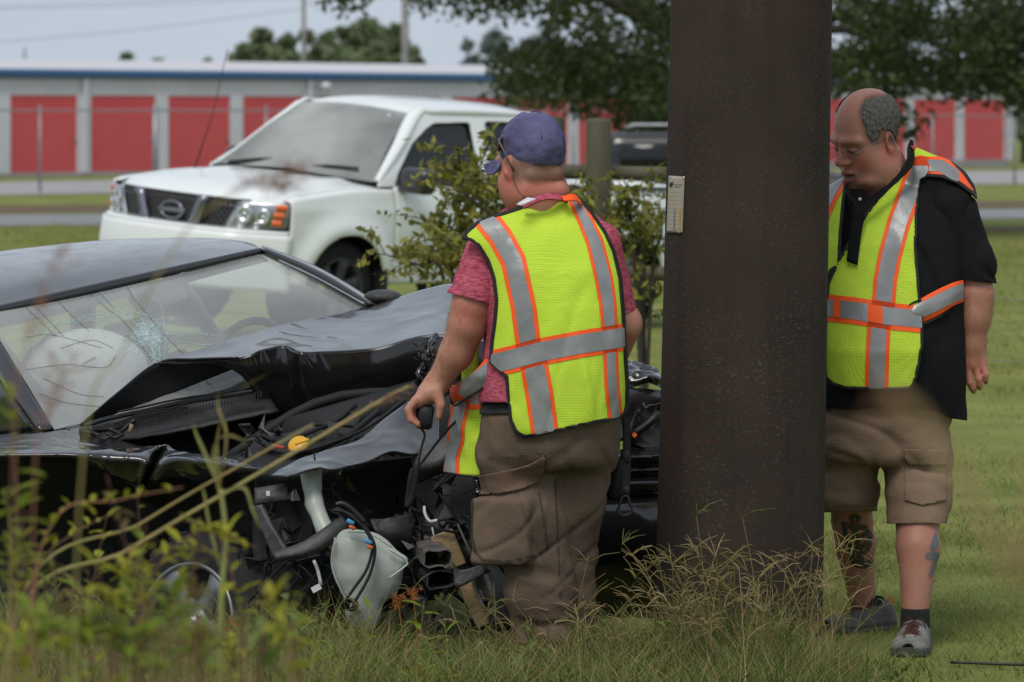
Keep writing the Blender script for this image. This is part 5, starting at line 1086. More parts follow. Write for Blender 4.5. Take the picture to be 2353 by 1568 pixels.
neck = np.exp(-((px[:, 1]-438)/26)**2)*(px[:, 1] < 500); red = np.where(isH, np.clip(red+.75*neck, 0, 1), .75*np.exp(-((px[:, 0]-1080)**2+(px[:, 1]-720)**2)/1800)+.35*np.exp(-((px[:, 0]-955)**2+(px[:, 1]-960)**2)/700))
cut_ = 424+8*noise(V, 40, 2); dark = np.where(isH & (px[:, 0] > 1176), .72*sm(4, -18, px[:, 1]-cut_)*(px[:, 1] > 330), 0); dark = np.maximum(dark, isH*(px[:, 0] > 1200)*(.75*np.exp(-((px[:, 1]-413-.0006*(px[:, 0]-1262)**2)/2.6)**2)*(px[:, 0] > 1225)+.6*np.exp(-((px[:, 1]-455)/4)**2)))  # hair stubble, plus shade of the neck folds painted into the skin
mk('body', V, f, M_skin, man1, attrs={'red': red, 'dark': dark})
# shirt
def shirt_t(P): return loft(P, lrows(TOR, .006))
Vt, ft = nets(shirt_t, *bounds(A(1080, 440, -.22), A(1450, 1010, .22), pad=.03), .011); Vt = Vt+vnormals(Vt, ft)*(noise(Vt, 12, 2)*.004)[:, None]; q = proj(Vt); Vt, ft = clip(Vt, ft, np.minimum(925-q[:, 1], q[:, 1]-458))
def slv(P): return smin(rc(P, A(1122, 578, .0), A(1088, 690, -.03), .074, .078), rc(P, A(1086, 690, -.03), A(1082, 725, -.03), .080, .079), .02)
Vs, fs = nets(slv, *bounds(A(1050, 500, -.15), A(1160, 780, .15), pad=.03), .009); Vs = Vs+vnormals(Vs, fs)*(noise(Vs, 16, 2)*.003+crease((Vs@euler(0, .5, 0))*[1, 1, 1.5], 7, .13)*.007)[:, None]; q = proj(Vs); Vs, fs = clip(Vs, fs, 674+(q[:, 0]-1035)*.27-q[:, 1])
def slvr(P): return rc(P, A(1376, 560, .0), A(1424, 740, .05), .070, .062)
V2, f2 = nets(slvr, *bounds(A(1350, 480, -.12), A(1470, 780, .15), pad=.04), .010); V2 = V2+vnormals(V2, f2)*(noise(V2, 16, 2)*.004)[:, None]; q = proj(V2); V2, f2 = clip(V2, f2, 728-.35*(q[:, 0]-1420)-q[:, 1])
V, f = join([(Vt, ft), (Vs, fs), (V2, f2)]); sh = mk('t_shirt', V, f, M_pink, man1, solid=.004)
cpatch('collar', [[(1200, 474, 12.80), (1228, 455, 12.795), (1262, 445, 12.80), (1300, 452, 12.84)], [(1205, 480, 12.79), (1232, 466, 12.78), (1265, 458, 12.785), (1305, 466, 12.82)]], M_pink, 6, 24, .006, .002, 40, par=sh)
# trousers
HIP = [(905, 1112, 1428, .165, 0), (960, 1102, 1428, .185, 0), (1020, 1096, 1420, .185, 0), (1075, 1098, 1412, .17, 0)]
hip1 = lrows(HIP)
def trs(P):
    d = loft(P, hip1, 2.3, .05); l = rc(P, A(1188, 1040, -.01), A(1210, 1180, -.02), .118, .122); l = smin(l, rc(P, A(1210, 1180, -.02), A(1240, 1330, -.01), .118, .106), .04); l = smin(l, rc(P, A(1240, 1330, -.01), A(1262, 1590, .0), .098, .112), .05)
    r = rc(P, A(1338, 1040, .02), A(1318, 1150, .05), .106, .098); r = smin(r, rc(P, A(1318, 1150, .05), A(1310, 1290, .09), .094, .082), .04); r = smin(r, rc(P, A(1310, 1290, .09), A(1300, 1590, .1), .084, .098), .04)
    d = smin(d, smin(l, r, .012), .045)
    return smin(d, rbox(P, A(1166, 1214, -.055), (.100, .085, .112), .022, euler(radians(-18), 0, 0)), .009)
V, f = nets(trs, *bounds(A(1060, 895, -.26), A(1440, 1585, .26), pad=.02), .0068); N = vnormals(V, f); q = proj(V); Zf = V*np.array([1, 1, 3.2])
fold = .017*noise((V@euler(0, .35, 0))*[1, 1, 3.4], 8, 2)*sm(1230, 1380, q[:, 1])+.009*noise((V@euler(0, -.5, 0))*[2.6, 1, .7], 8, 2)*sm(1400, 1180, q[:, 1])+.004*noise(V, 26, 2)
fold = .35*fold+.014*crease((V@euler(0, .25, 0))*[.8, .8, 2.2], 5, .16)*sm(1230, 1370, q[:, 1])+.006*crease((V@euler(0, -.45, 0))*[2.2, 1.2, .6], 4.5, .14)*sm(1330, 1230, q[:, 1])*sm(1000, 1100, q[:, 1])+.007*crease((V@euler(0, .9, 0))*[1.6, 1, .6], 6, .12)*sm(1420, 1250, q[:, 1])
fold = fold-.016*np.exp(-((q[:, 0]-1296-.05*(q[:, 1]-1150))/9)**2)*sm(1040, 1090, q[:, 1])*0
V = V+N*fold[:, None]; tr = mk('trousers', V, f, M_trs, man1); N = vnormals(V, f); q = proj(V); near = N[:, 1] < .25
def lifted(name, field, m, lift, par, solid=.0): 
    v, ff = clip(V+N*lift, f, np.where(near, field, -1)); return mks(name, v, ff, m, par, solid=solid)
lifted('pocket_flap', polysd(q, [(1076, 1098), (1150, 1083), (1215, 1066), (1253, 1046), (1250, 1078), (1236, 1104), (1205, 1124), (1160, 1135), (1110, 1141), (1079, 1138)]), M_flap, .012, tr, .008)
lifted('pocket_seam', linesd(q, [(1086, 1150), (1084, 1220), (1092, 1268), (1110, 1287), (1160, 1290), (1235, 1276), (1258, 1262), (1250, 1200), (1238, 1130)], 2.2), M_boot, .003, tr)
lifted('belt', 17-np.abs(q[:, 1]-936), M_bind, .008, tr, .004)
lifted('seam', np.maximum(linesd(q, [(1110, 1054), (1180, 1050), (1260, 1040)], 1.3), linesd(q, [(1253, 1046), (1275, 1100), (1282, 1250), (1288, 1400)], 1.3)), M_boot, .0025, tr)
for x, d in ((1255, 0), (1305, .1)):
    c = A(x, 1575, d); c[2] = G(c[0], c[1])+.05
    Vb, fb = nets(lambda P: smin(rc(P, c, c+[-.09, .17, -.01], .052, .045), rc(P, c, c+[0, 0, .2], .055, .06), .03), c-.2, c+.3, .012); mk('boot', Vb, fb, M_boot, man1)
# vest
def vst(P):
    d = loft(P, tor1i, 2.5, .03); d = smin(d, rc(P, A(1200, 510, .02), A(1098, 568, -.005), .085, .094), .03); d = smin(d, rc(P, A(1310, 505, .02), A(1384, 560, .0), .085, .082), .03); return d
V, f = nets(vst, *bounds(A(1040, 430, -.24), A(1455, 1010, .24), pad=.03), .009); N = vnormals(V, f); q = proj(V)
wr_ = .005*crease((V@euler(0, -.75, 0))*[1.5, 1, .35], 4.2, .13)+.004*crease((V@euler(0, .2, 0))*[1.7, 1, .25], 5, .12)+.006*noise(V*[1.2, 1.2, .55], 7, 2)+.004*noise((V@euler(0, .7, 0))*[1, 1, .3], 15, 2); wr_ = wr_+.012*np.exp(-((q[:, 0]-1350-.16*(q[:, 1]-900))/10)**2)*sm(780, 880, q[:, 1])
V = V+N*wr_[:, None]; N = vnormals(V, f); q = proj(V)
VB = [(1195, 478), (1240, 461), (1322, 449), (1334, 462), (1360, 490), (1390, 533), (1410, 575), (1425, 640), (1432, 720), (1436, 800), (1441, 880), (1441, 930), (1436, 950), (1418, 960), (1330, 978), (1250, 996), (1206, 1004), (1186, 994), (1173, 965), (1167, 900), (1164, 866), (1128, 834), (1130, 790), (1137, 740), (1141, 690), (1135, 640), (1122, 600), (1100, 564), (1082, 552), (1063, 549), (1073, 532), (1098, 512), (1140, 496)]
s = polysd(q, VB); V1, f1 = clip(V, f, s); vest = mk('vest', V1, f1, M_lime, man1, solid=.003)
v, ff = clip(V+N*.0015, f, np.minimum(s+2.5, 4.5-np.abs(s))); mks('binding', v, ff, M_bind, vest, solid=.004, off=0)
ins = lambda Q: polysd(Q, VB)-1
band = [(1128, 838), (1180, 825), (1240, 809), (1340, 790), (1440, 774)]
s1 = [(1120, 508), (1150, 545), (1180, 600), (1203, 705), (1214, 790)]; s2 = [(1322, 462), (1345, 508), (1366, 555), (1387, 640), (1396, 700), (1400, 752)]; s3 = [(1228, 842), (1240, 910), (1254, 1006)]; s4 = [(1402, 800), (1405, 880), (1414, 968)]
def msk(fn): return lambda Q: np.minimum(fn(Q), ins(Q))
stripe_parts(vest, V, f, [msk(lambda Q: np.minimum(linesd(Q, s1, 19), -linesd(Q, band, 31))), msk(lambda Q: np.minimum(linesd(Q, s2, [9, 11, 13, 14, 13, 12]), -linesd(Q, band, 31))), msk(lambda Q: linesd(Q, band, 22)), msk(lambda Q: np.minimum(linesd(Q, s3, 23), -linesd(Q, band, 30))), msk(lambda Q: np.minimum(linesd(Q, s4, 10), -linesd(Q, band, 30)))],
             [msk(lambda Q: linesd(Q, s1, 29)), msk(lambda Q: linesd(Q, s2, [16, 18, 20, 21, 20, 19])), msk(lambda Q: linesd(Q, band, 31)), msk(lambda Q: linesd(Q, s3, 32)), msk(lambda Q: linesd(Q, s4, 17))])
# side strap and hanging front flap of the vest
def px_patch(rows, nu=16, nv=40): return patch(P3(rows), nu, nv)
V, f = px_patch([[(1150, 806, 12.80), (1131, 812, 12.815), (1085, 858, 12.84), (1050, 882, 12.93), (1037, 892, 12.99)], [(1156, 834, 12.79), (1138, 842, 12.80), (1098, 874, 12.83), (1056, 902, 12.92), (1038, 912, 12.98)], [(1164, 858, 12.79), (1148, 866, 12.80), (1108, 890, 12.835), (1064, 916, 12.925), (1040, 930, 12.99)]])
V = V+vnormals(V, f)*(noise(V, 18, 2)*.005)[:, None]; st = mk('side_strap', V, f[:, ::-1], M_or, vest, solid=.003)
v, ff = clip(V+np.array([0, -.0065, .001]), f[:, ::-1], linesd(proj(V), [(1180, 832), (1140, 842), (1098, 874), (1056, 902), (1030, 914)], 20)); mk('reflective_stripe', v, ff, M_sil, vest)
MB().tube(spline(P3([[(1037, 888, 12.985), (1036, 918, 12.98), (1044, 932, 12.97), (1066, 920, 12.91), (1110, 893, 12.825), (1152, 868, 12.79)]])[0], 24), .0032, 5).build('binding', M_bind, vest)
V, f = px_patch([[(1040, 885, 13.02), (1062, 900, 12.985), (1085, 905, 12.96), (1106, 903, 12.95)], [(1032, 960, 13.01), (1056, 965, 12.965), (1082, 968, 12.955), (1106, 970, 12.93)], [(1026, 1030, 13.0), (1050, 1035, 12.985), (1078, 1036, 12.95), (1106, 1035, 12.93)], [(1021, 1084, 13.0), (1048, 1090, 12.975), (1075, 1094, 12.95), (1103, 1094, 12.94)]], 30, 24)
V = V+vnormals(V, f)*(noise(V, 15, 2)*.007)[:, None]; fp = mk('front_flap', V, f[:, ::-1], M_lime, vest, solid=.003); qq = proj(V); off = np.array([0, -.003, 0])
sp = [(1056, 880), (1058, 930), (1046, 980), (1046, 1010), (1034, 1050), (1034, 1100)]
v, ff = clip(V+off, f[:, ::-1], linesd(qq, sp, 21)); mks('orange_tape', v, ff, M_or, vest); v, ff = clip(V+2*off, f[:, ::-1], linesd(qq, sp, 13)); mk('reflective_stripe', v, ff, M_sil, vest)
v, ff = clip(V+off, f[:, ::-1], np.minimum(6-np.abs(qq[:, 1]-935), qq[:, 0]-1066)); mk('orange_tape', v, ff, M_or, vest); v, ff = clip(V+off, f[:, ::-1], np.minimum(929-qq[:, 1], qq[:, 0]-1066)); mk('reflective_stripe', v, ff, M_sil, vest)
MB().tube(spline(P3([[(1021, 1084, 12.99), (1048, 1090, 12.965), (1075, 1094, 12.94), (1104, 1093, 12.93), (1107, 1060, 12.925), (1107, 960, 12.925)]])[0], 26), .0032, 5).build('binding', M_bind, vest)
cpatch('side_panel', [[(1066, 812, 13.0), (1100, 780, 12.98)], [(1062, 850, 13.0), (1098, 830, 12.98)], [(1060, 890, 13.0), (1096, 885, 12.98)]], M_lime, 8, 8, .003, par=vest)
cpatch('vest_collar', [[(1290, 452, 12.80), (1318, 447, 12.82), (1334, 462, 12.86)], [(1296, 462, 12.785), (1322, 462, 12.80), (1338, 474, 12.84)]], M_or, 5, 12, .004, par=vest)
# cap, sunglasses, collar tag
def capf(P):
    Q = (P-hc1)@HR1/hk1; d = ell(Q, (0, -.008, .048), (.0835, .107, .098)); return d*hk1
V, f = nets(capf, *bounds(A(1120, 270, -.17), A(1320, 420, .2), pad=.01), .006); V = V+vnormals(V, f)*(noise(V*[1, 1, 1.6], 22, 3)*.0042)[:, None]; q = proj(V)
V, f = clip(V, f, 378+.02*(q[:, 0]-1220)-q[:, 1]+2*np.sin((q[:, 0]-1150)/40)); cap1 = mk('cap', V, f, M_cap, man1, solid=.003)
for xo in (-.5, .35, 1.2, 2.0):                               # stitched panel seams
    P = []
    for t in np.linspace(.12, 1.45, 16):
        a = xo; P.append(hc1+HR1@(hk1*(np.array([0, -.008, .048])+np.array([.0845*sin(t)*sin(a), -.108*sin(t)*cos(a), .099*cos(t)]))))
    MB().tube(P, .0016, 4).build('seam', M_cap, cap1)
MB().lathe([(.011, -.003), (.010, .003), (.005, .006), (.001, .007)], 12, A(1223, 290, .0), (0, 0, 1)).build('button', M_trim, cap1)
V, f = px_patch([[(1148, 364, 12.93), (1150, 375, 12.91), (1149, 384, 12.88)], [(1130, 372, 12.99), (1130, 390, 12.965), (1138, 400, 12.91)], [(1112, 380, 13.03), (1116, 394, 13.0), (1126, 402, 12.95)]], 10, 14); mk('brim', V+(noise(V, 40, 2)*.004)[:, None], f, M_cap, cap1, solid=.004)
fz = MB()
for k in range(16): p = A(1112+12*rng.random(), 380+20*rng.random(), .1); fz.tube([p, p+[-.008-.012*rng.random(), 0, .006*rng.normal()]], .0008, 3)
fz.build('frayed_threads', M_cap, cap1, kind='stuff')
sg = MB().tube(spline([A(1181, 391, -.075), A(1171, 374, -.085), A(1157, 345, -.075), A(1147, 324, -.06), A(1150, 318, -.03), A(1166, 314, .03)], 24), np.linspace(.0035, .0028, 24), 6); sgo = sg.build('sunglasses', M_gl, man1)
V, f = px_patch([[(1147, 322, 12.84), (1153, 317, 12.88), (1166, 315, 12.94)], [(1143, 336, 12.85), (1150, 332, 12.89), (1160, 326, 12.95)], [(1143, 350, 12.86), (1148, 346, 12.9), (1153, 338, 12.95)]], 8, 10); mk('lens', V, f, M_glens, sgo, solid=.002)
cpatch('collar_tag', [[(1186, 470, 12.76), (1212, 454, 12.765)], [(1198, 473, 12.75), (1233, 457, 12.755)]], M_trim, 3, 4, .002, par=sh)
MB().tube(spline([A(1181, 406, -.098), A(1184, 425, -.105), A(1196, 444, -.11), A(1212, 456, -.13)], 14), .0011, 4).build('neck_cord', M_bind, man1)
# radio microphone in his hand, gear strap on his hip
mic = thing('radio_microphone', 'black radio microphone with coiled cord held in the capped man\'s left hand', 'radio microphone', A(978, 960))
MB().box(A(976, 958, .0), (.052, .034, .078), euler(.1, .12, .0), bev=.008).build('housing', M_black, mic); MB().box(A(979, 962, -.0195), (.034, .004, .044), euler(.1, .12, 0), bev=.0015).build('speaker_grille', M_rubber, mic)
P = spline([A(968, 985, .0), A(976, 1000, .0), A(968, 1030, .0), A(962, 1060, .0), A(960, 1075, .0)], 20); cd_ = MB().tube(P, .0042, 6)
P2 = spline([A(960, 1072, .0), A(953, 1110, .0), A(945, 1150, .0), A(937, 1164, .01), A(938, 1140, .02), A(944, 1100, .02), A(950, 1078, .02)], 560); ang = np.arange(560)*.62
cd_.tube(P2+np.c_[np.cos(ang)*.0072, np.sin(ang)*.0072, np.zeros(560)], .0030, 5); cd_.tube(spline([A(950, 1078, .02), A(968, 1066, .04), A(1020, 1000, .06), A(1060, 960, .08)], 14), .004, 6); cd_.build('coiled_cord', M_rubber, mic)
gs = thing('gear_strap', 'black strap with buckle and carabiner hanging at the capped man\'s right hip', 'strap', A(1435, 1080))
cpatch('webbing', [[(1430, 960, 12.98), (1446, 960, 12.99)], [(1432, 1030, 12.97), (1449, 1030, 12.98)], [(1428, 1090, 12.95), (1448, 1090, 12.96)], [(1424, 1142, 12.94), (1446, 1142, 12.95)]], M_bind, 16, 4, .006, par=gs)
MB().box(A(1437, 1052, .06), (.030, .014, .044), bev=.004).build('buckle', M_black, gs); MB().box(A(1438, 1130, .045), (.026, .012, .03), bev=.003).build('buckle', M_black, gs)
MB().lathe([(.001, 0), (.021, .004), (.022, .12), (.018, .128), (.001, .13)], 12, A(1415, 1150, .06), (.15, .1, 1)).build('pouch', M_bind, gs)
MB().tube(spline([A(1431, 1144, .04), A(1424, 1165, .04), A(1420, 1180, .04), A(1434, 1188, .04), A(1453, 1180, .04), A(1448, 1160, .04), A(1443, 1144, .04), A(1431, 1144, .04)], 40), .0042, 8).build('carabiner', M_chrome if False else M_black, gs)

# ---------------------------------------------------------------- balding man in glasses behind the pole
RY = 13.9; rs = F/RY
def B(x, y, d=0): return U(x, y, RY)+np.array([0, d, 0])
def rrows(T, up=0): return [(HC-(y-HY)/rs, ((l+r)/2-CX)/rs, RY+dy, (r-l)/2/rs+up, ry+up) for y, l, r, ry, dy in T]
man2 = thing('person', 'balding man in glasses, black polo and khaki shorts with open lime vest beside the pole', 'person', (B(2050, 0)[0], RY, 0))
TO2 = [(425, 1962, 2092, .085, .03), (455, 1928, 2176, .11, .03), (500, 1900, 2208, .14, .02), (560, 1884, 2216, .165, 0), (640, 1874, 2212, .185, -.01), (720, 1868, 2210, .20, -.02), (800, 1866, 2213, .21, -.03), (880, 1868, 2214, .205, -.02), (990, 1874, 2218, .19, 0)]
hc2 = B(1995, 318, .02); HR2 = frame((-.755, -.565, -.33), radians(-5)); hk2 = 1.20; hf2 = head_sdf(hc2, HR2, hk2, .0068, 1.06)
def hn2(P):
    d = smin(hf2(P), rc(P, B(2022, 378, .03), B(2046, 460, .05), .083, .10), .04); d = smin(d, ell(P, B(2000, 418, -.015), (.058, .05, .026)), .025); return smin(d, ell(P, B(2036, 392, -.01), (.05, .05, .05)), .03)
Vh, fh = nets(hn2, *bounds(B(1890, 190, -.2), B(2110, 480, .22), pad=.01), .0042)
def arm2(P):
    d = smin(rc(P, B(2192, 490, .0), B(2238, 680, -.02), .070, .060), rc(P, B(2238, 675, -.02), B(2234, 725, -.02), .060, .0575), .03); d = smin(d, rc(P, B(2234, 725, -.02), B(2231, 790, -.02), .057, .041), .03)
    w = smin(rc(P, B(2222, 785, -.02), B(2212, 830, -.025), .030, .021), rc(P, B(2244, 785, -.015), B(2254, 832, -.02), .030, .020), .03); w = smin(w, rc(P, B(2233, 785, -.02), B(2232, 838, -.028), .030, .021), .025); d = smin(d, w, .02)
    for k, m, t_, r in (((2204, 833), (2203, 868), (2213, 902), .0122), ((2221, 842), (2226, 878), (2236, 899), .0125), ((2240, 841), (2246, 870), (2249, 891), .0120), ((2256, 836), (2262, 860), (2264, 879), .0103)):
        m2 = ((m[0]*.45+t_[0]*.55), (m[1]*.45+t_[1]*.55)); d = smin(d, smin(smin(rc(P, B(*k, -.030), B(*m, -.038), r*1.1, r), rc(P, B(*m, -.038), B(*m2, -.032), r, r*.93), .004), rc(P, B(*m2, -.032), B(*t_, -.018), r*.93, r*.76), .004), .0045)
    return smin(d, smin(rc(P, B(2210, 800, .01), B(2200, 832, .035), .018, .0135), rc(P, B(2200, 832, .035), B(2204, 858, .04), .0135, .010), .006), .01)
Va, fa = nets(arm2, *bounds(B(2120, 430, -.1), B(2300, 915, .12), pad=.01), .0055)
V_arm2 = (Va, fa)
Vr, fr = nets(lambda P: smin(rc(P, B(1905, 500, .05), B(1878, 690, .06), .07, .055), rc(P, B(1878, 690, .06), B(1860, 820, .0), .055, .04), .03), *bounds(B(1850, 440, -.1), B(1930, 850, .2), pad=.05), .012)
FL, FR = U(1985, 1440, 14.17), U(2100, 1490, 13.62)
def legs2(P):
    d = smin(rc(P, B(1952, 1120, .06), U(1958, 1195, 14.05), .06, .066), rc(P, U(1958, 1195, 14.05), U(1964, 1245, 14.12), .064, .0705), .03); d = smin(d, rc(P, U(1964, 1245, 14.14), U(1984, 1400, 14.18), .069, .041), .03)
    e = smin(rc(P, B(2110, 1120, -.06), U(2108, 1205, 13.77), .06, .066), rc(P, U(2108, 1205, 13.75), U(2110, 1260, 13.74), .066, .069), .03); e = smin(e, rc(P, U(2110, 1260, 13.72), U(2101, 1440, 13.66), .067, .040), .03); return np.minimum(d, e)
Vl, fl2 = nets(legs2, *bounds(U(1890, 1080, 13.5), U(2190, 1470, 14.3), pad=.03), .0075)
Vc, fc = nets(lambda P: loft(P, rrows(TO2[:-1], -.05)), *bounds(B(1850, 420, -.24), B(2240, 1000, .22), pad=.02), .02)
V, f = join([(Vh, fh), (Va, fa), (Vr, fr), (Vc, fc), (Vl, fl2)]); Q, red = attrs_head(V, hc2, HR2, hk2); px = proj(V); isH = px[:, 1] < 470
red = np.where(isH, red, .5*np.exp(-((px[:, 1]-845)/28)**2)*(px[:, 0] > 2180)+.12*(px[:, 1] > 1120)*np.clip(noise(V, 9, 2)+.2, 0, 1))
st_ = np.exp(-((Q[:, 1]-.085)**2/.0016+(np.abs(Q[:, 0])-.0)**2/.0020+(Q[:, 2]+.092)**2/.0011))*.8+.32*sm(-.055, -.10, Q[:, 2])*(Q[:, 1] > .0)*np.clip(.6+.5*noise(V, 60, 2), 0, 1)+.55*np.exp(-(((np.abs(Q[:, 0])-.034)/.022)**2+((Q[:, 2]-.022)/.006)**2))*(Q[:, 1] > .06)
lips = np.exp(-((Q[:, 0]/.026)**4+((Q[:, 2]+.0735)/.015)**4))*(Q[:, 1] > .085); red = np.clip(red+lips*.8*isH, 0, 1); mouth_ = np.exp(-((Q[:, 2]+.0746)/.0062)**4-(Q[:, 0]/.027)**6)*(Q[:, 1] > .07)
hairp = [(2004, 223), (1992, 229), (1981, 244), (1978, 259), (1986, 284), (1993, 306), (2004, 322), (2014, 326), (2019, 306), (2028, 298), (2042, 298), (2052, 312), (2058, 330), (2074, 328), (2096, 316), (2096, 260), (2070, 220), (2045, 214), (2026, 222)]
st_ = st_+.8*sm(-14, 1, polysd(px, hairp))*isH+.6*sm(.079, .084, np.abs(Q[:, 0]))*np.exp(-((Q[:, 1]+.003)/.010)**2-((Q[:, 2]+.003)/.016)**2)+.75*np.exp(-(((np.abs(Q[:, 0])-.033)/.018)**4+((Q[:, 2]+.006)/.0045)**2))*(Q[:, 1] > .07)  # hairline stubble, lash line, and shade painted into the ear hollow
dark = np.clip(np.where(isH, st_*(1-lips)+1.6*mouth_, .18*(px[:, 1] > 1120)), 0, 1)  # shade of the mouth gap painted in with the stubble
mk('body', V, f, M_skin, man2, attrs={'red': red, 'dark': dark})
Nl = vnormals(Vl, fl2); ql = proj(Vl); nearl = Nl[:, 1] < .3
anc = np.maximum.reduce([linesd(ql, [(1961, 1205), (1970, 1250), (1980, 1296)], 6.8), linesd(ql, [(1938, 1204), (1962, 1212), (1988, 1212)], 6.1), linesd(ql, [(1955, 1188), (1964, 1184), (1973, 1190), (1970, 1202), (1958, 1202), (1955, 1188)], 4.7), linesd(ql, [(1940, 1208), (1944, 1240), (1958, 1262), (1975, 1262), (1994, 1245), (2001, 1232), (1994, 1222), (1978, 1235), (1966, 1250)], 5.4), linesd(ql, [(1956, 1262), (1958, 1285), (1970, 1298), (1988, 1301), (2000, 1290)], 6.8), linesd(ql, [(2000, 1250), (1990, 1268), (1972, 1278)], 4.7)])
v, ff = clip(Vl+Nl*.0012, fl2, np.where(nearl, anc, -1)); tt1 = mk('tattoo', v, ff, M_ink2, man2, label='black anchor and rope tattoo')
blu = np.maximum.reduce([polysd(ql, [(2150, 1222), (2158, 1250), (2146, 1268), (2136, 1262), (2141, 1240)]), linesd(ql, [(2134, 1278), (2150, 1278)], 9), linesd(ql, [(2150, 1285), (2143, 1310), (2138, 1322)], 5)])
v, ff = clip(Vl+Nl*.0012, fl2, np.where(nearl, blu, -1)); mk('tattoo', v, ff, M_inkb, man2, label='faded blue tattoo')
# hair and glasses
V, f = nets(lambda P: hf2(P)-.004, *bounds(B(1890, 190, -.2), B(2110, 420, .22), pad=.01), .0042); q = proj(V); Q = (V-hc2)@HR2/hk2
s = polysd(q, hairp)+4.0*noise(V, 75, 3)-1; s = np.where(Q[:, 0] > .02, np.where(Q[:, 1] < .045, 3, -3)*((Q[:, 2] > .0) & (np.abs(Q[:, 0]) > .045))-.5, s); s = np.where((np.abs(Q[:, 0]) > .0815) & (np.abs(Q[:, 2]) < .045), -1, s)
V, f = clip(V+vnormals(V, f)*(noise(V, 110, 2)*.0028)[:, None], f, s); hair = mk('hair', V, f, M_hair, man2)
hs = MB()                                                     # short loose hairs standing off the scalp
Vn = vnormals(V, f)
for i in rng.choice(len(V), 900): p = V[i]; hs.tube([p, p+Vn[i]*.004+np.array([.003, 0, -.006])+rng.normal(size=3)*.0015], .0004, 3, cap=False)
hs.build('stray_hair', M_hair, hair, kind='stuff')
gg = MB(); hl_ = lambda x, y, z: hc2+HR2@(hk2*np.array([x, y, z]))
for s in (1, -1):
    gg.tube(spline([hl_(s*.087, -.01, .016), hl_(s*.084, .03, .014), hl_(s*.074, .105, .004), hl_(s*.062, .118, .002)], 16), .0013, 5)
    gg.tube([hl_(s*(.036+.027*cos(a)), .121-.012*abs(cos(a)), -.004+.017*sin(a)) for a in np.linspace(0, 2*pi, 25)], .0010, 5)
gg.tube(spline([hl_(-.010, .121, .0), hl_(0, .128, .004), hl_(.010, .121, .0)], 8), .0012, 5); gl_ = gg.build('glasses', M_chrome, man2)
for s in (1, -1):
    V = [hl_(s*(.036+.027*cos(a)*r), .121-.010*abs(cos(a)*r), -.004+.017*sin(a)*r) for r in (.02, .5, .97) for a in np.linspace(0, 2*pi, 21)[:-1]]
    mk('lens', V, [(i*20+j, i*20+(j+1) % 20, (i+1)*20+(j+1) % 20, (i+1)*20+j) for i in range(2) for j in range(20)], glassmat('spectacle_lens', (.9, .9, .9)), gl_)
    ey = MB().lathe([(.001, .0135), (.006, .0122), (.0062, .0118), (.010, .009), (.013, .0)], 16, hl_(s*.032, .082, -.001), HR2@np.array([s*.05, 1, -.3])); ey.build('eye', M_eye, man2)
# polo shirt
def po(P): return loft(P, rrows(TO2, .004), 2.4, .03)
def trap(P): return smin(rc(P, B(2066, 392, .06), B(2166, 448, .03), .088, .092), rc(P, B(1965, 470, .04), B(1915, 500, .04), .08, .08), .03)
Vt, ft = nets(lambda P: smin(po(P), trap(P), .03), *bounds(B(1850, 400, -.26), B(2250, 1000, .25), pad=.03), .011); Vt = Vt+vnormals(Vt, ft)*(noise(Vt, 9, 2)*.005+crease((Vt@euler(0, -.5, 0))*[1.3, 1, .5], 4, .14)*.010)[:, None]; q = proj(Vt)
hem = np.interp(q[:, 0], [1850, 1960, 2060, 2150, 2186, 2230], [936, 940, 936, 938, 962, 968]); top_ = np.interp(q[:, 0], [1890, 1940, 1975, 2000, 2040, 2075, 2090], [400, 418, 432, 452, 425, 385, 320])
Vt, ft = clip(Vt, ft, np.minimum(hem-q[:, 1], q[:, 1]-top_))
Vs, fs = nets(lambda P: smin(rc(P, B(2178, 478, .0), B(2226, 610, -.015), .096, .086), rc(P, B(2226, 610, -.015), B(2239, 700, -.02), .086, .078), .03), *bounds(B(2100, 410, -.15), B(2300, 720, .15), pad=.03), .010); Vs = Vs+vnormals(Vs, fs)*(noise(Vs, 12, 2)*.004+crease((Vs@euler(0, .6, 0))*[1, 1, 1.6], 6, .14)*.009)[:, None]; q = proj(Vs); Vs, fs = clip(Vs, fs, 641+(q[:, 0]-2185)*.10-q[:, 1])
V, f = join([(Vt, ft), (Vs, fs)]); polo = mk('polo_shirt', V, f, M_polo, man2, solid=.004)
cpatch('collar', [[(2090, 322, 13.90), (2086, 370, 13.80), (2040, 425, 13.755), (1985, 470, 13.74), (1960, 452, 13.77), (1945, 425, 13.82)], [(2098, 326, 13.9), (2098, 376, 13.78), (2046, 432, 13.745), (1988, 482, 13.73), (1953, 460, 13.755), (1940, 428, 13.81)]], M_polo, 6, 40, .005, .003, 30, par=polo)
cpatch('placket', [[(1962, 468, 13.735), (1990, 478, 13.725)], [(1952, 540, 13.715), (1978, 548, 13.705)], [(1945, 600, 13.70), (1970, 610, 13.69)]], M_polo, 10, 5, .004, par=polo)
MB().lathe([(.0055, 0), (.0052, .002), (.001, .0025)], 12, U(1976, 458, 13.71), (-.3, -.95, .1)).build('button', M_trim, polo)
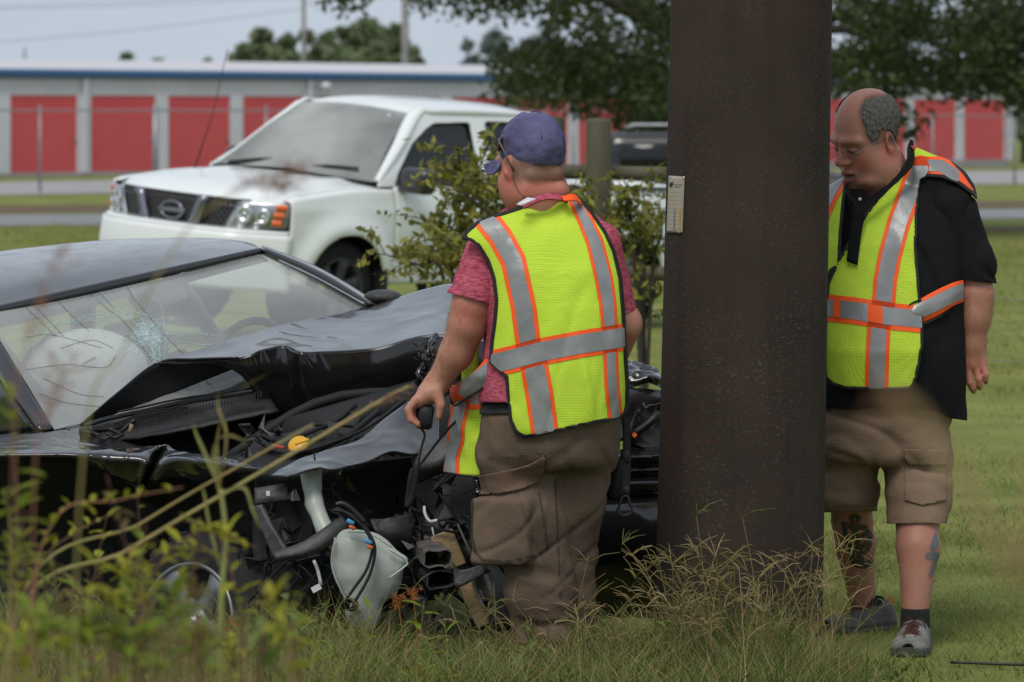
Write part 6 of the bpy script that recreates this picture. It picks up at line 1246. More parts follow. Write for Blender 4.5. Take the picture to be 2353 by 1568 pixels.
# shorts
HI2 = [(905, 1884, 2178, .175, 0), (960, 1878, 2184, .19, 0), (1020, 1876, 2184, .19, 0), (1060, 1880, 2180, .18, 0)]
def sho(P):
    d = loft(P, rrows(HI2), 2.3, .05); l = smin(rc(P, B(1950, 1040, .03), B(1948, 1120, .05), .106, .104), rc(P, B(1948, 1120, .05), U(1944, 1215, 14.05), .103, .100), .03)
    r = smin(rc(P, B(2105, 1050, -.03), B(2108, 1130, -.07), .112, .104), rc(P, B(2108, 1130, -.07), U(2110, 1240, 13.76), .104, .095), .03); return smin(d, smin(l, r, .012), .04)
V, f = nets(sho, *bounds(B(1860, 895, -.3), B(2200, 1260, .28), pad=.03), .0085); N = vnormals(V, f); q = proj(V); V = V+N*(.004*noise(V*[1, 1, 2.6], 9, 2)+.009*crease((V@euler(0, .3, 0))*[.7, .8, 2.0], 5, .15)+.007*crease((V@euler(0, -.7, 0))*[1.6, 1, .7], 5, .12)*sm(1180, 1060, q[:, 1])+.006)[:, None]; q = proj(V)
V, f = clip(V, f, np.where(q[:, 0] < 2028, 1176-.02*(q[:, 0]-1950), 1203+.0*q[:, 0])-q[:, 1]); shorts = mk('shorts', V, f, M_khaki, man2, solid=.004); N = vnormals(V, f); q = proj(V); near = N[:, 1] < .35
lifted('pocket', polysd(q, [(2082, 1062), (2170, 1066), (2172, 1150), (2120, 1162), (2080, 1150)]), M_khaki, .007, shorts, .005); lifted('pocket_flap', polysd(q, [(2076, 1030), (2172, 1034), (2172, 1068), (2090, 1064), (2078, 1052)]), M_khaki, .013, shorts, .005)
lifted('hem_stitch', np.where(q[:, 0] < 2028, 1.3-np.abs(q[:, 1]-1162), 1.3-np.abs(q[:, 1]-1188)), M_trs, .002, shorts)
# vest
def vs2(P): return smin(smin(loft(P, rrows(TO2, .027), 2.5, .03), smin(rc(P, B(2066, 392, .06), B(2166, 450, .03), .102, .107), rc(P, B(1965, 470, .03), B(1915, 500, .03), .095, .095), .03), .03), rc(P, B(2172, 474, .0), B(2222, 600, -.01), .104, .088), .03)
V, f = nets(vs2, *bounds(B(1830, 290, -.28), B(2290, 920, .26), pad=.03), .009); N = vnormals(V, f); q = proj(V); V = V+N*(.006*crease((V@euler(0, .55, 0))*[1.5, 1, .35], 4.2, .13)+.007*noise(V*[1.2, 1.2, .5], 7, 2)+.003*noise((V@euler(0, -.6, 0))*[1, 1, .3], 16, 2))[:, None]; N = vnormals(V, f); q = proj(V)
VM = [(2092, 322), (2112, 314), (2142, 332), (2180, 362), (2215, 398), (2242, 438), (2258, 468), (2232, 444), (2200, 420), (2165, 407), (2130, 404), (2115, 411), (2109, 440), (2106, 500), (2104, 560), (2107, 620), (2113, 680), (2119, 740), (2119, 790), (2113, 830), (2104, 870), (2094, 892), (2060, 894), (1990, 893), (1940, 891), (1912, 882), (1896, 866), (1893, 800), (1897, 720), (1902, 652), (1925, 602), (1950, 560), (1990, 492), (2030, 440), (2068, 396), (2086, 366), (2087, 340)]
VR = [(1880, 402), (1905, 392), (1926, 384), (1946, 414), (1938, 470), (1932, 540), (1929, 610), (1910, 622), (1903, 650), (1897, 700), (1860, 700), (1860, 430)]
s = np.maximum(polysd(q, VM), polysd(q, VR)); V1, f1 = clip(V, f, s); vest2 = mk('vest', V1, f1, M_lime, man2, solid=.003)
v, ff = clip(V+N*.0015, f, np.where(q[:, 0] > 1892, np.minimum(s+2.5, 4.5-np.abs(s)), -1)); mks('binding', v, ff, M_bind, vest2, solid=.004, off=0)
ins2 = lambda Q: np.maximum(polysd(Q, VM), polysd(Q, VR))-1
def msk2(fn): return lambda Q: np.minimum(fn(Q), ins2(Q))
b2 = [(1890, 707), (1960, 714), (2040, 727), (2125, 735)]; t1 = [(2116, 385), (2098, 425), (2066, 510), (2044, 590), (2034, 645), (2030, 700)]; t2 = [(2020, 742), (2016, 820), (2014, 900)]; t3 = [(2110, 382), (2160, 382), (2205, 410), (2262, 476)]; t4 = [(1948, 372), (1905, 445), (1880, 500)]
stripe_parts(vest2, V, f, [msk2(lambda Q: np.minimum(np.minimum(linesd(Q, t1, 18), -linesd(Q, b2, 32)), Q[:, 1]-382)), msk2(lambda Q: np.minimum(np.minimum(linesd(Q, t3, 13), np.minimum(Q[:, 0]-2112, 2202-Q[:, 0])), -linesd(Q, t1, 19))), msk2(lambda Q: linesd(Q, b2, 20)), msk2(lambda Q: np.minimum(linesd(Q, t2, 18), -linesd(Q, b2, 31))), msk2(lambda Q: linesd(Q, t4, 15))],
             [msk2(lambda Q: linesd(Q, t1, 27)), msk2(lambda Q: np.minimum(linesd(Q, t3, 21), 2236-Q[:, 0])), msk2(lambda Q: linesd(Q, b2, 31)), msk2(lambda Q: linesd(Q, t2, 27)), msk2(lambda Q: linesd(Q, t4, 24))])
for (x0, x1) in ((1916, 1932), (1994, 2028)):
    v, ff = clip(V+N*.005, f, np.where(N[:, 1] < 0, np.minimum(np.minimum(q[:, 0]-x0, x1-q[:, 0]), linesd(q, b2, 20)), -1)); mks('orange_patch', v, ff, M_or, vest2)
V, f = px_patch([[(2092, 700, 13.68), (2110, 690, 13.68), (2150, 668, 13.70), (2190, 650, 13.74), (2214, 644, 13.79)], [(2088, 722, 13.665), (2108, 716, 13.665), (2150, 696, 13.685), (2192, 676, 13.725), (2214, 668, 13.78)], [(2098, 744, 13.675), (2120, 742, 13.675), (2158, 724, 13.69), (2194, 702, 13.735), (2214, 694, 13.79)]])
mk('side_strap', V, f[:, ::-1], M_or, vest2, solid=.004); v, ff = clip(V+np.array([0, -.0065, .001]), f[:, ::-1], linesd(proj(V), [(2097, 724), (2110, 717), (2151, 697), (2192, 677), (2230, 664)], 17)); mk('reflective_stripe', v, ff, M_sil, vest2)
MB().tube(spline(P3([[(2112, 690, 13.672), (2090, 702, 13.665), (2086, 722, 13.66), (2096, 745, 13.665), (2122, 745, 13.67), (2160, 727, 13.695), (2194, 705, 13.765)]])[0], 30), .0036, 5).build('binding', M_bind, vest2)
cpatch('vest_label', [[(2092, 334, 13.845), (2106, 338, 13.84)], [(2098, 344, 13.835), (2102, 346, 13.835)]], M_redp, 3, 3, .002, par=vest2)
# shoes and socks
def shoe(label, toe, heel, ank, m):
    toe, heel, ank = map(np.asarray, (toe, heel, ank)); d = toe-heel; d[2] = 0; Lf = np.linalg.norm(d); d = d/Lf; l = np.array([d[1], -d[0], 0]); z0 = heel[2]
    st = np.array([1, 1.12, 1.1, 1])*np.array([(0, .030, .070, .0), (.06, .037, .098, .0), (.18, .040, .100, .0), (.34, .041, .094, .0), (.48, .045, .080, .0), (.62, .051, .068, .0), (.76, .054, .058, .0), (.88, .049, .048, .002), (.96, .035, .040, .006), (1, .016, .034, .010)])
    T_ = np.linspace(0, 1, 40); hw, ht, lift = (np.interp(T_, st[:, 0], st[:, k]) for k in (1, 2, 3)); V = []
    for t, w_, h_, lf in zip(T_, hw, ht, lift):
        for a in np.linspace(0, pi, 17):
            ca, sa = cos(a), sin(a); V.append(heel*0+np.array([heel[0], heel[1], z0])+d*Lf*t+l*w_*np.sign(ca)*abs(ca)**.75+np.array([0, 0, lf+.022+(h_-.022)*sa**.8]))
    V = np.array(V); f = gridF(40, 17); V += vnormals(V, f)*(noise(V, 40, 2)*.0016)[:, None]; so_ = mk('shoe', V, f, m, man2, label=label, solid=.004)
    S = []
    for zz, gr in ((0, .0), (.004, .004), (.020, .006), (.028, .003)):
        ring = [(t, s*(w_+gr), lf) for s, seq in ((1, range(40)), (-1, range(39, -1, -1))) for t, w_, lf in [(T_[k], hw[k], lift[k]) for k in seq]]
        S += [np.array([heel[0], heel[1], z0+zz+lf*(1 if zz < .01 else 1)])+d*(Lf*(t*1.02-.012))+l*x for t, x, lf in ring]
    S = np.array(S); n = 80; F_ = [(k*n+i, k*n+(i+1) % n, (k+1)*n+(i+1) % n, (k+1)*n+i) for k in range(3) for i in range(n)]+[tuple(range(n-1, -1, -1)), tuple(range(3*n, 4*n))]; mk('sole', S, F_, M_sole, so_, smooth=False)
    P_ = lambda t, x, e=.004: np.array([heel[0], heel[1], z0])+d*Lf*t+l*x*np.interp(t, st[:, 0], st[:, 1])+np.array([0, 0, .022+(np.interp(t, st[:, 0], st[:, 2])-.022)*max(0, 1-abs(x)**2.2)**.42+e])
    la = MB()
    for k in range(6): t = .42+.055*k; la.tube(spline([P_(t, -.62), P_(t+.02, 0, .008), P_(t+.055, .62)], 8), .0026, 5).tube(spline([P_(t, .62), P_(t+.02, 0, .009), P_(t+.055, -.62)], 8), .0026, 5)
    for s in (1, -1): la.tube(spline([P_(.42, 0, .010), P_(.40, s*.5, .022), P_(.44, s*.8, .012), P_(.47, s*.4, .012)], 10), .0022, 5)
    la.build('laces', M_lace, so_, kind='stuff')
    for s in (1, -1):
        for (t0, t1, x0, x1, mm, nm) in ((.40, .72, .66, .98, M_sole, 'overlay'), (.74, .99, .25, .97, M_shoe if m is M_shoe2 else M_sole, 'toe_cap'), (.04, .30, .75, .99, M_sole, 'heel_overlay'), (.34, .40, .35, .75, M_ora, 'accent')):
            Q_ = [P_(t, s*x, .0035) for t in np.linspace(t0, t1, 10) for x in np.linspace(x0, x1, 7)]; mk(nm, Q_, gridF(10, 7, s > 0), mm, so_, solid=.002, off=0)
    MB().tube(spline([P_(.02, 0, .0), P_(-.02, 0, .03), P_(.03, 0, .028), P_(.05, 0, .004)], 12), .0028, 5).build('pull_tab', M_ora, so_)
    MB().lathe([(.049, -.05), (.049, .0), (.0475, .024), (.046, .030), (.041, .030)], 20, ank, (0, 0, 1)).build('sock', M_sock, man2)
shoe('dark shoe in profile', U(1898, 1452, 14.10), U(2048, 1452, 14.2), U(2000, 1392, 14.185)-[0, 0, .0], M_shoe2); a_ = U(2110, 1480, 13.72); a_[2] = .0; b_ = U(2086, 1500, 13.44); b_[2] = 0
shoe('grey shoe pointing at the viewer', b_, a_, U(2103, 1418, 13.665), M_shoe)
# fine hair on the forearms
def arm_hair(V, f, test, n, par):
    N = vnormals(V, f); q = proj(V); c = np.flatnonzero(test(q)); h = MB()
    for i in rng.choice(c, n):
        p = V[i]; h.tube([p, p+N[i]*.004+np.array([-.002, 0, -.005]), p+N[i]*.006+np.array([-.003, 0, -.012])+rng.normal(size=3)*.003], .00028, 3, cap=False)
    h.build('arm_hair', M_hairb, par, kind='stuff')
M_hairb = mat('brown_arm_hair', (.22, .13, .07), .7)
arm_hair(V_arm1[0], V_arm1[1], lambda q: (q[:, 1] > 700) & (q[:, 1] < 885), 700, man1); arm_hair(V_arm2[0], V_arm2[1], lambda q: (q[:, 1] > 660) & (q[:, 1] < 800), 600, man2)
# ================================================================ grass, weeds and litter in the foreground
M_gg = leafmat('green_grass', (.035, .075, .016), (.21, .28, .065), 4, .3); M_go = leafmat('olive_grass', (.075, .085, .025), (.30, .27, .09), 4, .3); M_gs = leafmat('straw_grass', (.17, .105, .045), (.50, .38, .19), 5, .25)
M_lawnb = leafmat('lawn_blade', (.13, .165, .032), (.34, .34, .11), .9, .35)
M_weed = leafmat('weed_leaf', (.10, .15, .018), (.26, .32, .035), 9, .4); M_weed2 = leafmat('yellow_weed_leaf', (.18, .20, .02), (.45, .42, .03), 9, .4)
M_stalk = mat('grass_stalk_green', (.22, .24, .075), .6, col2=(.30, .19, .07), nscale=5, stretch=(1, 1, .3)); M_redst = mat('reddish_seed_stalk', (.30, .14, .08), .7, noise_amt=.3); M_rust = mat('rusty_seed_head', (.42, .15, .03), .8, noise_amt=.3)
M_twig = mat('brown_weed_stem', (.15, .075, .05), .8, noise_amt=.3)
def blades(root, h, lean, w, seg=3):                          # ribbons: root (n,3), height, lean vector (n,2)
    n = len(root); a = rng.random(n)*2*pi; side = np.c_[np.cos(a), np.sin(a), np.zeros(n)]; V = []
    for k in range(seg+1):
        t = k/seg; c = root+np.c_[lean*(t**1.8)[:, None] if False else lean*(t**1.8), h*(t-.18*t*t*(np.linalg.norm(lean, axis=1)/np.maximum(h, 1e-3)))]; ww = (w*(1-.92*t))[:, None]
        V += [c-side*ww/2, c+side*ww/2]
    V = np.stack(V, 1); b = (np.arange(n)*(2*(seg+1)))[:, None, None]; q = np.array([[2*k, 2*k+1, 2*k+3, 2*k+2] for k in range(seg)])[None]
    return V.reshape(-1, 3), (b+q).reshape(-1, 4)
def scatter(n, x0, x1, y0, y1): x = x0+(x1-x0)*rng.random(n); y = y0+(y1-y0)*rng.random(n); return np.c_[x, y, G(x, y)-.01]
def grass(name, m, n, box, hfun, leanf, w0, dens=None):
    P = scatter(n, *box)
    if dens is not None: P = P[rng.random(len(P)) < dens(P)]
    h = hfun(P)*(.55+.75*rng.random(len(P))); a = rng.random(len(P))*2*pi; l = np.c_[np.cos(a), np.sin(a)]*(h*leanf*(.4+.9*rng.random(len(P))))[:, None]
    V, f = blades(P, h, l, w0*(.6+.8*rng.random(len(P)))); return mk(name, V, f, m, smooth=False, kind='stuff')
pxo = lambda P: CX+F*P[:, 0]/P[:, 1]
clear = lambda P: (np.hypot(P[:, 0]-.737, P[:, 1]-13.35) > .275)
tallh = lambda P: np.interp(pxo(P)+60*noise(P, 2.5, 2), [0, 440, 680, 1050, 1300, 1500, 1700, 1880, 1960, 2060, 2400], [.22, .13, .19, .17, .150, .165, .175, .16, .09, .055, .04])*(.75+.5*np.clip(noise(P, 4, 2)+.4, 0, 1.2))
d1 = lambda P: clear(P)*np.interp(pxo(P), [0, 1800, 1950, 2050, 2400], [1, 1, .75, .35, .25])
grass('tall_grass', M_gg, 11000, (-1.9, 1.75, 11.9, 13.12), tallh, .75, .0075, d1); grass('tall_olive_grass', M_go, 8500, (-1.9, 1.75, 11.9, 13.12), tallh, .9, .006, d1); grass('dry_grass', M_gs, 6500, (-1.9, 1.75, 11.9, 13.12), lambda P: tallh(P)*1.12, .85, .0028, d1)
grass('ditch_grass', M_gg, 5000, (-2.1, -.4, 13.0, 13.9), lambda P: np.full(len(P), .09), .9, .006, lambda P: (np.hypot(P[:, 0]+1.05, P[:, 1]-13.5) > .4)*.8)
lh = lambda P: .034*(.7+.6*np.clip(noise(P, 1.1, 2)+.4, 0, 1.2))
grass('lawn_grass', M_lawnb, 60000, (.78, 2.9, 13.0, 17.5), lh, .9, .0042, lambda P: clear(P)*(P[:, 0] < .135*P[:, 1]+.4)*np.clip(.75+.7*noise(P, 2.2, 2), .15, 1))
grass('lawn_grass', M_lawnb, 40000, (.6, 4.6, 17.5, 30), lambda P: lh(P)*1.15, .9, .0075, lambda P: (P[:, 0] < .135*P[:, 1]+.6)*np.clip(.75+.7*noise(P, 1.6, 2), .15, 1))
grass('lawn_grass', M_lawnb, 16000, (-.6, 1.0, 15.2, 24), lambda P: lh(P)*1.5, .9, .0075); grass('lawn_grass', M_lawnb, 30000, (-9, -2.6, 34, 66), lambda P: lh(P)*1.6, .9, .016)
grass('straw_litter', M_gs, 9000, (.9, 2.2, 12.6, 15.5), lambda P: np.full(len(P), .02), 1.6, .003, lambda P: clear(P)*.8)
grass('far_lawn_grass', M_lawnb, 26000, (2.6, 9.5, 28, 62), lambda P: lh(P)*1.8, .9, .016)
grass('lawn_tufts', M_gg, 5000, (.8, 2.9, 13.2, 20), lambda P: np.full(len(P), .055), 1.1, .006, lambda P: clear(P)*(noise(P, 2.5, 2) > .25))
# finger grass with forked seed heads round the pole and along the verge
def finger(b, P, h, lean, sc=1.0):
    tip = P+np.array([lean[0], lean[1], h]); Q = spline([P, P+np.array([lean[0]*.3, lean[1]*.3, h*.6]), tip], 8); b.tube(Q, np.linspace(.0014, .0009, 8)*sc, 4, cap=False)
    for _ in range(rng.integers(3, 6)):
        a = rng.random()*2*pi; l = (.05+.06*rng.random())*sc; e = tip+np.array([cos(a)*l*.75, sin(a)*l*.6, l*(.15+.7*rng.random())-.02]); b.tube([tip-[0, 0, .01*rng.random()], (tip+e)/2+[0, 0, .006], e], np.array([.0010, .0013, .0007])*sc, 4, cap=False)
fb, fs = MB(), MB()
for i in range(230):
    px = rng.choice([rng.uniform(1500, 1960), rng.uniform(950, 1900), rng.uniform(1180, 1420), rng.uniform(100, 2050)], p=[.5, .2, .15, .15]); Y = rng.uniform(12.4, 13.02); x = (px-CX)*Y/F; h = rng.uniform(.18, .42)*(.62 if px < 1500 else 1); finger(fb if rng.random() < .62 else fs, np.array([x, Y, float(G(x, Y))]), h, rng.normal(size=2)*[.09, .04])
fb.build('finger_grass', M_go, kind='stuff'); fs.build('dry_finger_grass', M_gs, kind='stuff')
for i, (px, top, dx, lab) in enumerate(((1705, 1185, -40, 'tall forked grass stem in front of the middle of the pole base'), (1600, 1180, -25, 'tall forked grass stem at the left side of the pole base'), (1870, 1260, 20, 'tall forked grass stem at the right edge of the pole'), (1985, 1330, 60, 'forked grass stem crossing the dark shoe'), (1350, 1290, 30, 'forked grass stem against the brown trouser leg'))):
    Y = 12.75; x = (px-dx-CX)*Y/F; z = float(G(x, Y)); b = MB(); finger(b, np.array([x, Y, z]), HC-(top-HY)*Y/F-z, np.array([dx*Y/F, .02]), 1.35); tag(b.build('forked_grass', M_go), lab, 'grass stem', 'tall grass stems in focus')
# leafy weeds standing among the grass in focus
leaf_me = mesh('leaf', [(-.001, 0, 0), (.001, 0, 0), (.0085, .016, .003), (.0095, .030, .004), (.006, .046, .001), (0, .058, -.006), (-.006, .046, .001), (-.0095, .030, .004), (-.0085, .016, .003), (0, .017, -.001), (0, .031, .0), (0, .046, -.003)],
               [(0, 1, 9), (1, 2, 9), (2, 3, 10, 9), (3, 4, 11, 10), (4, 5, 11), (5, 6, 11), (6, 7, 10, 11), (7, 8, 9, 10), (8, 0, 9)], M_weed)
leaf_me2 = leaf_me.copy(); leaf_me2.materials.clear(); leaf_me2.materials.append(M_weed2)
leaf_me4 = leaf_me.copy(); leaf_me4.materials.clear(); leaf_me4.materials.append(leafmat('withered_leaf', (.10, .06, .035), (.24, .19, .06), 9, .35))
leaf_me3 = leaf_me.copy(); leaf_me3.materials.clear(); leaf_me3.materials.append(M_gg)
def weed(label, P, n, me, size, m_st, group, name='weed_plant', wide=1.0, r0=.0028):
    t = thing(name, label, 'weed', P[0], group); Q = spline(P, 24); MB().tube(Q, np.linspace(r0, r0*.35, 24), 5).build('stem', m_st, t); Lg = np.linalg.norm(np.diff(Q, axis=0), axis=1).sum()
    for k in range(n):
        u = .22+.78*(k+rng.random()*.6)/n; i = min(22, int(u*23)); p = Q[i]; a = k*2.4+rng.random(); s = size*(.6+.7*rng.random())
        o = bpy.data.objects.new('leaf', me); link(o, t); d = Vector((cos(a)*wide, sin(a)*wide, .35+.5*rng.normal())); o.matrix_basis = Matrix.Translation(Vector(p))@d.to_track_quat('Y', 'Z').to_matrix().to_4x4()@Matrix.Scale(s, 4)
def gpt(px, Y): x = (px-CX)*Y/F; return np.array([x, Y, float(G(x, Y))])
WG = 'blurred leafy weeds at the lower left'
weed('blurred leafy weed at the left edge reaching up to the windshield', [gpt(70, 6.4), U(60, 1500, 6.4), U(40, 1150, 6.4), U(20, 850, 6.4)], 26, leaf_me, .85, M_twig, WG)
weed('blurred green weed with broad leaves low at the left edge', [gpt(20, 7.0), U(20, 1500, 7), U(25, 1250, 7), U(10, 1130, 7)], 22, leaf_me, 1.05, M_stalk, WG)
weed('blurred reddish weed leaning right under the dented fender', [gpt(60, 7.2), U(70, 1480, 7.2), U(130, 1190, 7.2), U(270, 1150, 7.2), U(420, 1120, 7.2)], 20, leaf_me2, .55, M_redst, WG)
weed('blurred yellow-green weed in front of the wheel rim', [gpt(300, 7.4), U(310, 1500, 7.4), U(360, 1310, 7.4), U(450, 1225, 7.4), U(520, 1235, 7.4)], 24, leaf_me2, .8, M_twig, WG)
weed('blurred yellow-green weed just left of the wheel', [gpt(250, 7.0), U(255, 1520, 7), U(275, 1380, 7), U(300, 1270, 7)], 22, leaf_me2, .8, M_twig, WG)
weed('blurred green weed low in front of the wheel hub', [gpt(380, 6.6), U(385, 1540, 6.6), U(395, 1440, 6.6), U(400, 1350, 6.6)], 18, leaf_me, 1.0, M_stalk, WG)
weed('blurred green weed at the bottom left below the wheel', [gpt(170, 6.2), U(180, 1560, 6.2), U(190, 1480, 6.2), U(210, 1400, 6.2)], 20, leaf_me, 1.0, M_stalk, WG)
weed('blurred green weed at the very bottom left corner', [gpt(60, 6.0), U(80, 1560, 6.0), U(90, 1480, 6.0), U(95, 1400, 6.0)], 20, leaf_me, 1.0, M_stalk, WG)
weed('blurred green weed at the bottom between wheel and left corner', [gpt(290, 6.2), U(292, 1560, 6.2), U(300, 1520, 6.2), U(300, 1450, 6.2)], 18, leaf_me, 1.0, M_stalk, WG)
weed('blurred weed with yellow whorl of leaves right of the wheel', [gpt(560, 7.3), U(555, 1500, 7.3), U(540, 1350, 7.3), U(515, 1235, 7.3), U(590, 1260, 7.3)], 18, leaf_me2, .8, M_twig, WG)
weed('blurred weed with thin brown stem in front of the dark wheel well', [gpt(40, 8.0), U(60, 1480, 8.0), U(90, 1300, 8.0), U(180, 1220, 8.0), U(260, 1180, 8.0)], 14, leaf_me2, .5, M_twig, WG)
SG = 'small leafy weeds in the verge'
for i, (px, Y, h) in enumerate(((180, 12.9, .26), (235, 12.85, .23), (590, 12.6, .20), (650, 12.7, .22), (720, 12.75, .25), (780, 12.55, .18), (1180, 12.5, .16), (1240, 12.55, .2), (1460, 12.5, .15), (1530, 12.6, .22), (1810, 12.7, .18), (2060, 12.6, .10))):
    p = gpt(px, Y); weed(('narrow-leaved weed left of the wheel at the ditch edge', 'narrow-leaved weed beside the wheel rim in the ditch', 'leafy weed just right of the wheel', 'leafy weed below the broken headlight strut', 'tallest leafy weed in front of the splash liner', 'small leafy weed below the white washer tank', 'small leafy weed at the left foot of the capped man', 'leafy weed in front of the brown trouser leg', 'small leafy weed between trousers and pole', 'leafy weed at the left foot of the steel pole', 'leafy weed at the right side of the pole base', 'tiny leafy weed left of the grey shoe')[i], [p, p+[.01, 0, h*.5], p+[.03*rng.normal(), 0, h]], 16, leaf_me3, .75, M_stalk, SG, r0=.0018)
# dense out of focus thicket at the lower left
ORD = ['first', 'second', 'third', 'fourth', 'fifth', 'sixth', 'seventh', 'eighth', 'ninth', 'tenth', 'eleventh', 'twelfth', 'thirteenth', 'fourteenth', 'fifteenth', 'sixteenth', 'seventeenth', 'eighteenth', 'nineteenth', 'twentieth']
ORD += ['twenty-'+w_ for w_ in ORD[:9]]+['thirtieth']+['thirty-'+w_ for w_ in ORD[:9]]
tops = np.sort(rng.uniform(-40, 700, 34))
for k, tx in enumerate(tops):
    Y = rng.uniform(5.8, 8.6); top = rng.uniform(1250, 1470)+(60 if tx > 450 else 0); dx = rng.normal()*55; px = tx-dx
    if 310 < tx < 540: top = max(top, 1440)
    weed('blurred weed in the lower left thicket, %s tip counted from the left edge' % ORD[k], [gpt(px, Y), U(px+dx*.2, 1570, Y), U(px+dx*.6, (1570+top)/2, Y), U(px+dx, top, Y)], 12, (leaf_me, leaf_me2, leaf_me2, leaf_me3, leaf_me4)[rng.integers(5)], rng.uniform(.5, .95), M_twig if rng.random() < .4 else M_stalk, 'blurred weeds of the lower left thicket', r0=.0022)
rtop = np.sort(rng.uniform(-40, 470, 22))
for k, tx in enumerate(rtop):
    Y = rng.uniform(6.0, 9.0); top = rng.uniform(1060, 1330); dx = rng.normal()*50; px = tx-dx
    if tx > 330: top += 120
    weed('taller blurred brownish weed under the dented fender, %s counted from the left edge' % ORD[k], [gpt(px, Y), U(px+dx*.2, 1500, Y), U(px+dx*.5, (1500+top)/2, Y), U(px+dx, top, Y)], 15, (leaf_me2, leaf_me, leaf_me4, leaf_me4)[rng.integers(4)], rng.uniform(.4, .7), M_twig, 'taller blurred weeds under the fender', r0=.002)
for nm, m_, k, w0 in (('thicket_grass', M_go, 420, .006), ('dry_thicket_grass', M_gs, 420, .004)):
    pxs = rng.uniform(-40, 760, k); Ys = rng.uniform(6.5, 9.5, k); xs_ = (pxs-CX)*Ys/F; R_ = np.c_[xs_, Ys, G(xs_, Ys)]; hh = HC-(rng.uniform(1330, 1560, k)-HY)*Ys/F
    V, f = blades(R_, hh, rng.normal(size=(k, 2))*.09, np.full(k, w0), 5); mk(nm, V, f, m_, smooth=False, kind='stuff')
# mid-distance weeds just in front of the wreck, slightly soft
for k, px in enumerate(np.sort(rng.uniform(60, 1120, 26))):
    Y = rng.uniform(11.6, 12.7); p = gpt(px, Y); h = HC-(rng.uniform(1380, 1500)-HY)*Y/F-p[2]
    weed('leafy verge weed before the wreck, %s counted from the left' % ORD[k], [p, p+[.01*rng.normal(), 0, h*.5], p+[.03*rng.normal(), 0, h]], 15, leaf_me3 if rng.random() < .6 else leaf_me, rng.uniform(.55, .95), M_stalk, 'leafy verge weeds before the wreck', r0=.0016)
# rusty seed heads
for i, (px, py, Y) in enumerate(((915, 1385, 12.75), (948, 1362, 12.8), (528, 1440, 12.7), (545, 1478, 12.7), (965, 1545, 12.3))):
    c = U(px, py, Y); p = gpt(px+6, Y); b = MB().tube(spline([p, (p+c)/2+[.01, 0, 0], c], 8), .0013, 4)
    for q in range(9):
        c2 = c+rng.normal(size=3)*[.011, .011, .009]; b.tube([c-[0, 0, .012], c2], .0007, 3, cap=False)
        for k in range(14):
            d = nrm(rng.normal(size=3))*(.006+.010*rng.random())*(1.25 if i == 0 else 1); b.tube([c2, c2+d], [.0004, .0011], 3, cap=False)
    tag(b.build('seed_head', M_rust), ('largest rusty seed head below the washer tank spout', 'smaller rusty seed head right of the washer tank', 'rusty seed head at the right rim of the wheel', 'small rusty seed head low beside the wheel', 'ochre seed head low in the middle of the verge')[i], 'seed head', 'rusty sedge seed heads')
# out of focus grass close to the lens
def stalk(label, P, r, m, head=None, name='grass_stalk', blades_=()):
    t = thing(name, label, 'grass stalk', P[0], 'out of focus grass stalks'); Q = spline(P, 40); MB().tube(Q, np.linspace(r, r*.6, 40), 6).build('stem', m, t)
    for bl in blades_:
        q = spline(bl, 20); w = .5*np.interp(np.linspace(0, 1, 20), [0, .25, .7, 1], [.004, .009, .007, .001]); sd = np.array([.5, -.2, .8]); V = np.concatenate([[a-sd*b, a+[0, .003, 0], a+sd*b] for a, b in zip(q, w)]); mk('blade', V, gridF(20, 3), m, t)
    if head is not None:
        b = MB()
        for (a, c, n) in head:
            for k in range(n):
                s = a+(c-a)*rng.random(); e = s+rng.normal(size=3)*[.012, .012, .008]+(c-a)*.08; b.tube([s, e], [.0008, .0011], 3, cap=False)
        b.build('seed_head', M_redst, t, kind='stuff')
stalk('long diagonal grass stalk crossing the wreck from lower left to the man\'s hand', [gpt(-60, 8.0), U(30, 1445, 8.0), U(300, 1262, 8.1), U(600, 1085, 8.2), U(860, 930, 8.3), U(940, 888, 8.3)], .0052, M_stalk, [(U(820, 950, 8.3), U(940, 888, 8.3), 20)])
stalk('second diagonal grass stalk just above the long one', [gpt(-40, 8.0), U(40, 1400, 8.0), U(330, 1200, 8.1), U(560, 1065, 8.1), U(720, 975, 8.2)], .0034, M_stalk)
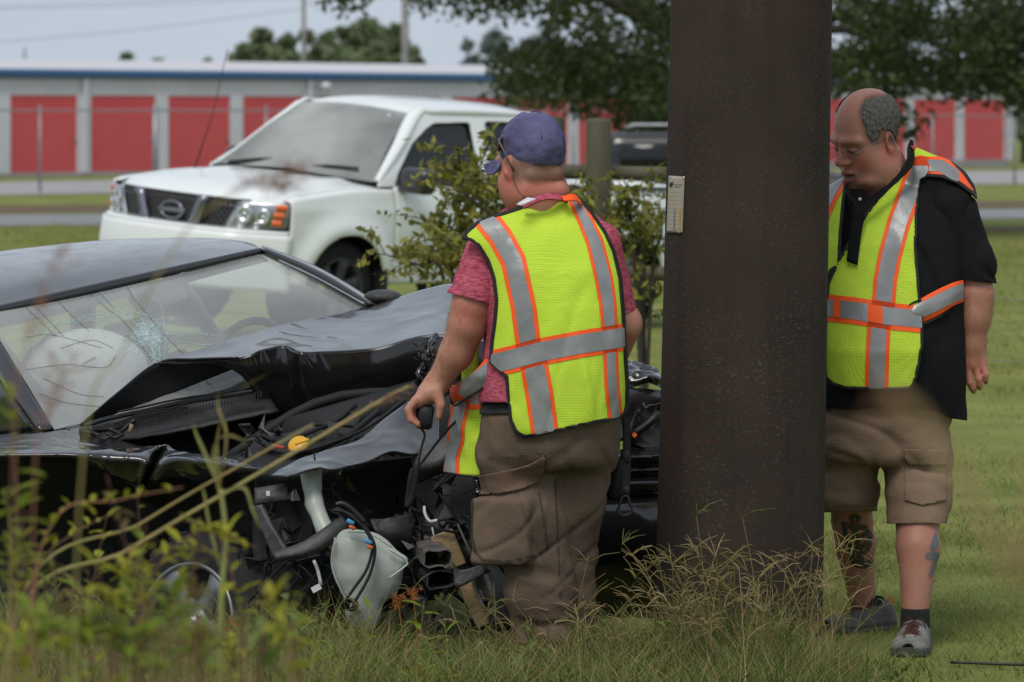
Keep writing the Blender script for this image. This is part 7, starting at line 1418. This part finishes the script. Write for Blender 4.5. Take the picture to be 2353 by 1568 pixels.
stalk('blurred grass clump with arching blades in front of the broken corner', [gpt(500, 7.6), U(505, 1500, 7.6), U(518, 1250, 7.6), U(508, 1125, 7.6)], .0075, M_stalk, blades_=([U(508, 1135, 7.6), U(500, 1000, 7.6), U(545, 905, 7.6), U(630, 850, 7.6)], [U(508, 1130, 7.6), U(470, 1040, 7.6), U(452, 1000, 7.6), U(440, 965, 7.6)], [U(510, 1130, 7.6), U(560, 1120, 7.6), U(580, 1170, 7.6), U(600, 1220, 7.6)], [U(512, 1180, 7.6), U(490, 1040, 7.6), U(520, 1000, 7.6), U(580, 1020, 7.6)], [U(505, 1300, 7.6), U(480, 1200, 7.6), U(470, 1140, 7.6), U(462, 1110, 7.6)], [U(505, 1120, 7.6), U(520, 1000, 7.6), U(500, 930, 7.6), U(508, 880, 7.6)]))
stalk('thin blurred stalk with reddish head in front of the truck hood', [gpt(150, 5.2), U(180, 1200, 5.2), U(290, 790, 5.2), U(420, 540, 5.2), U(520, 455, 5.2), U(620, 405, 5.2)], .0019, M_stalk, [(U(560, 430, 5.2), U(690, 385, 5.2), 60), (U(600, 430, 5.2), U(680, 425, 5.2), 30)])
stalk('thin reddish blurred stalk over the left end of the sedan roof', [gpt(20, 4.8), U(30, 1200, 4.8), U(60, 800, 4.8), U(110, 640, 4.8), U(150, 560, 4.8)], .0013, M_redst, [(U(70, 780, 4.8), U(150, 560, 4.8), 26)])
stalk('thin blurred stalk with reddish spikelets over the airbag', [gpt(60, 5.5), U(75, 1250, 5.5), U(110, 960, 5.5), U(160, 830, 5.5)], .0015, M_redst, [(U(110, 960, 5.5), U(125, 820, 5.5), 22), (U(110, 960, 5.5), U(190, 790, 5.5), 24)])
stalk('very blurred brown grass head in front of the khaki shorts', [gpt(2500, 2.0), U(2450, 1500, 2.0), U(2340, 1340, 2.0), U(2215, 1110, 2.0), U(2110, 960, 2.0), U(2040, 895, 2.0)], .0050, M_gs, [(U(2120, 975, 2.0), U(2060, 915, 2.0), 8)])
# litter on the ground at the right: cable, bare earth
P = [U(2188, 1541, 12.98), U(2250, 1545, 12.97), U(2320, 1550, 12.95), U(2420, 1553, 12.93)]
for p in P: p[2] = float(G(p[0], p[1]))+.018
tag(MB().tube(spline(np.array(P)+rng.normal(size=(4, 3))*[.01, .03, 0], 16), .0045, 8).build('cable', M_black), 'black cable lying on the ground at the lower right', 'cable')
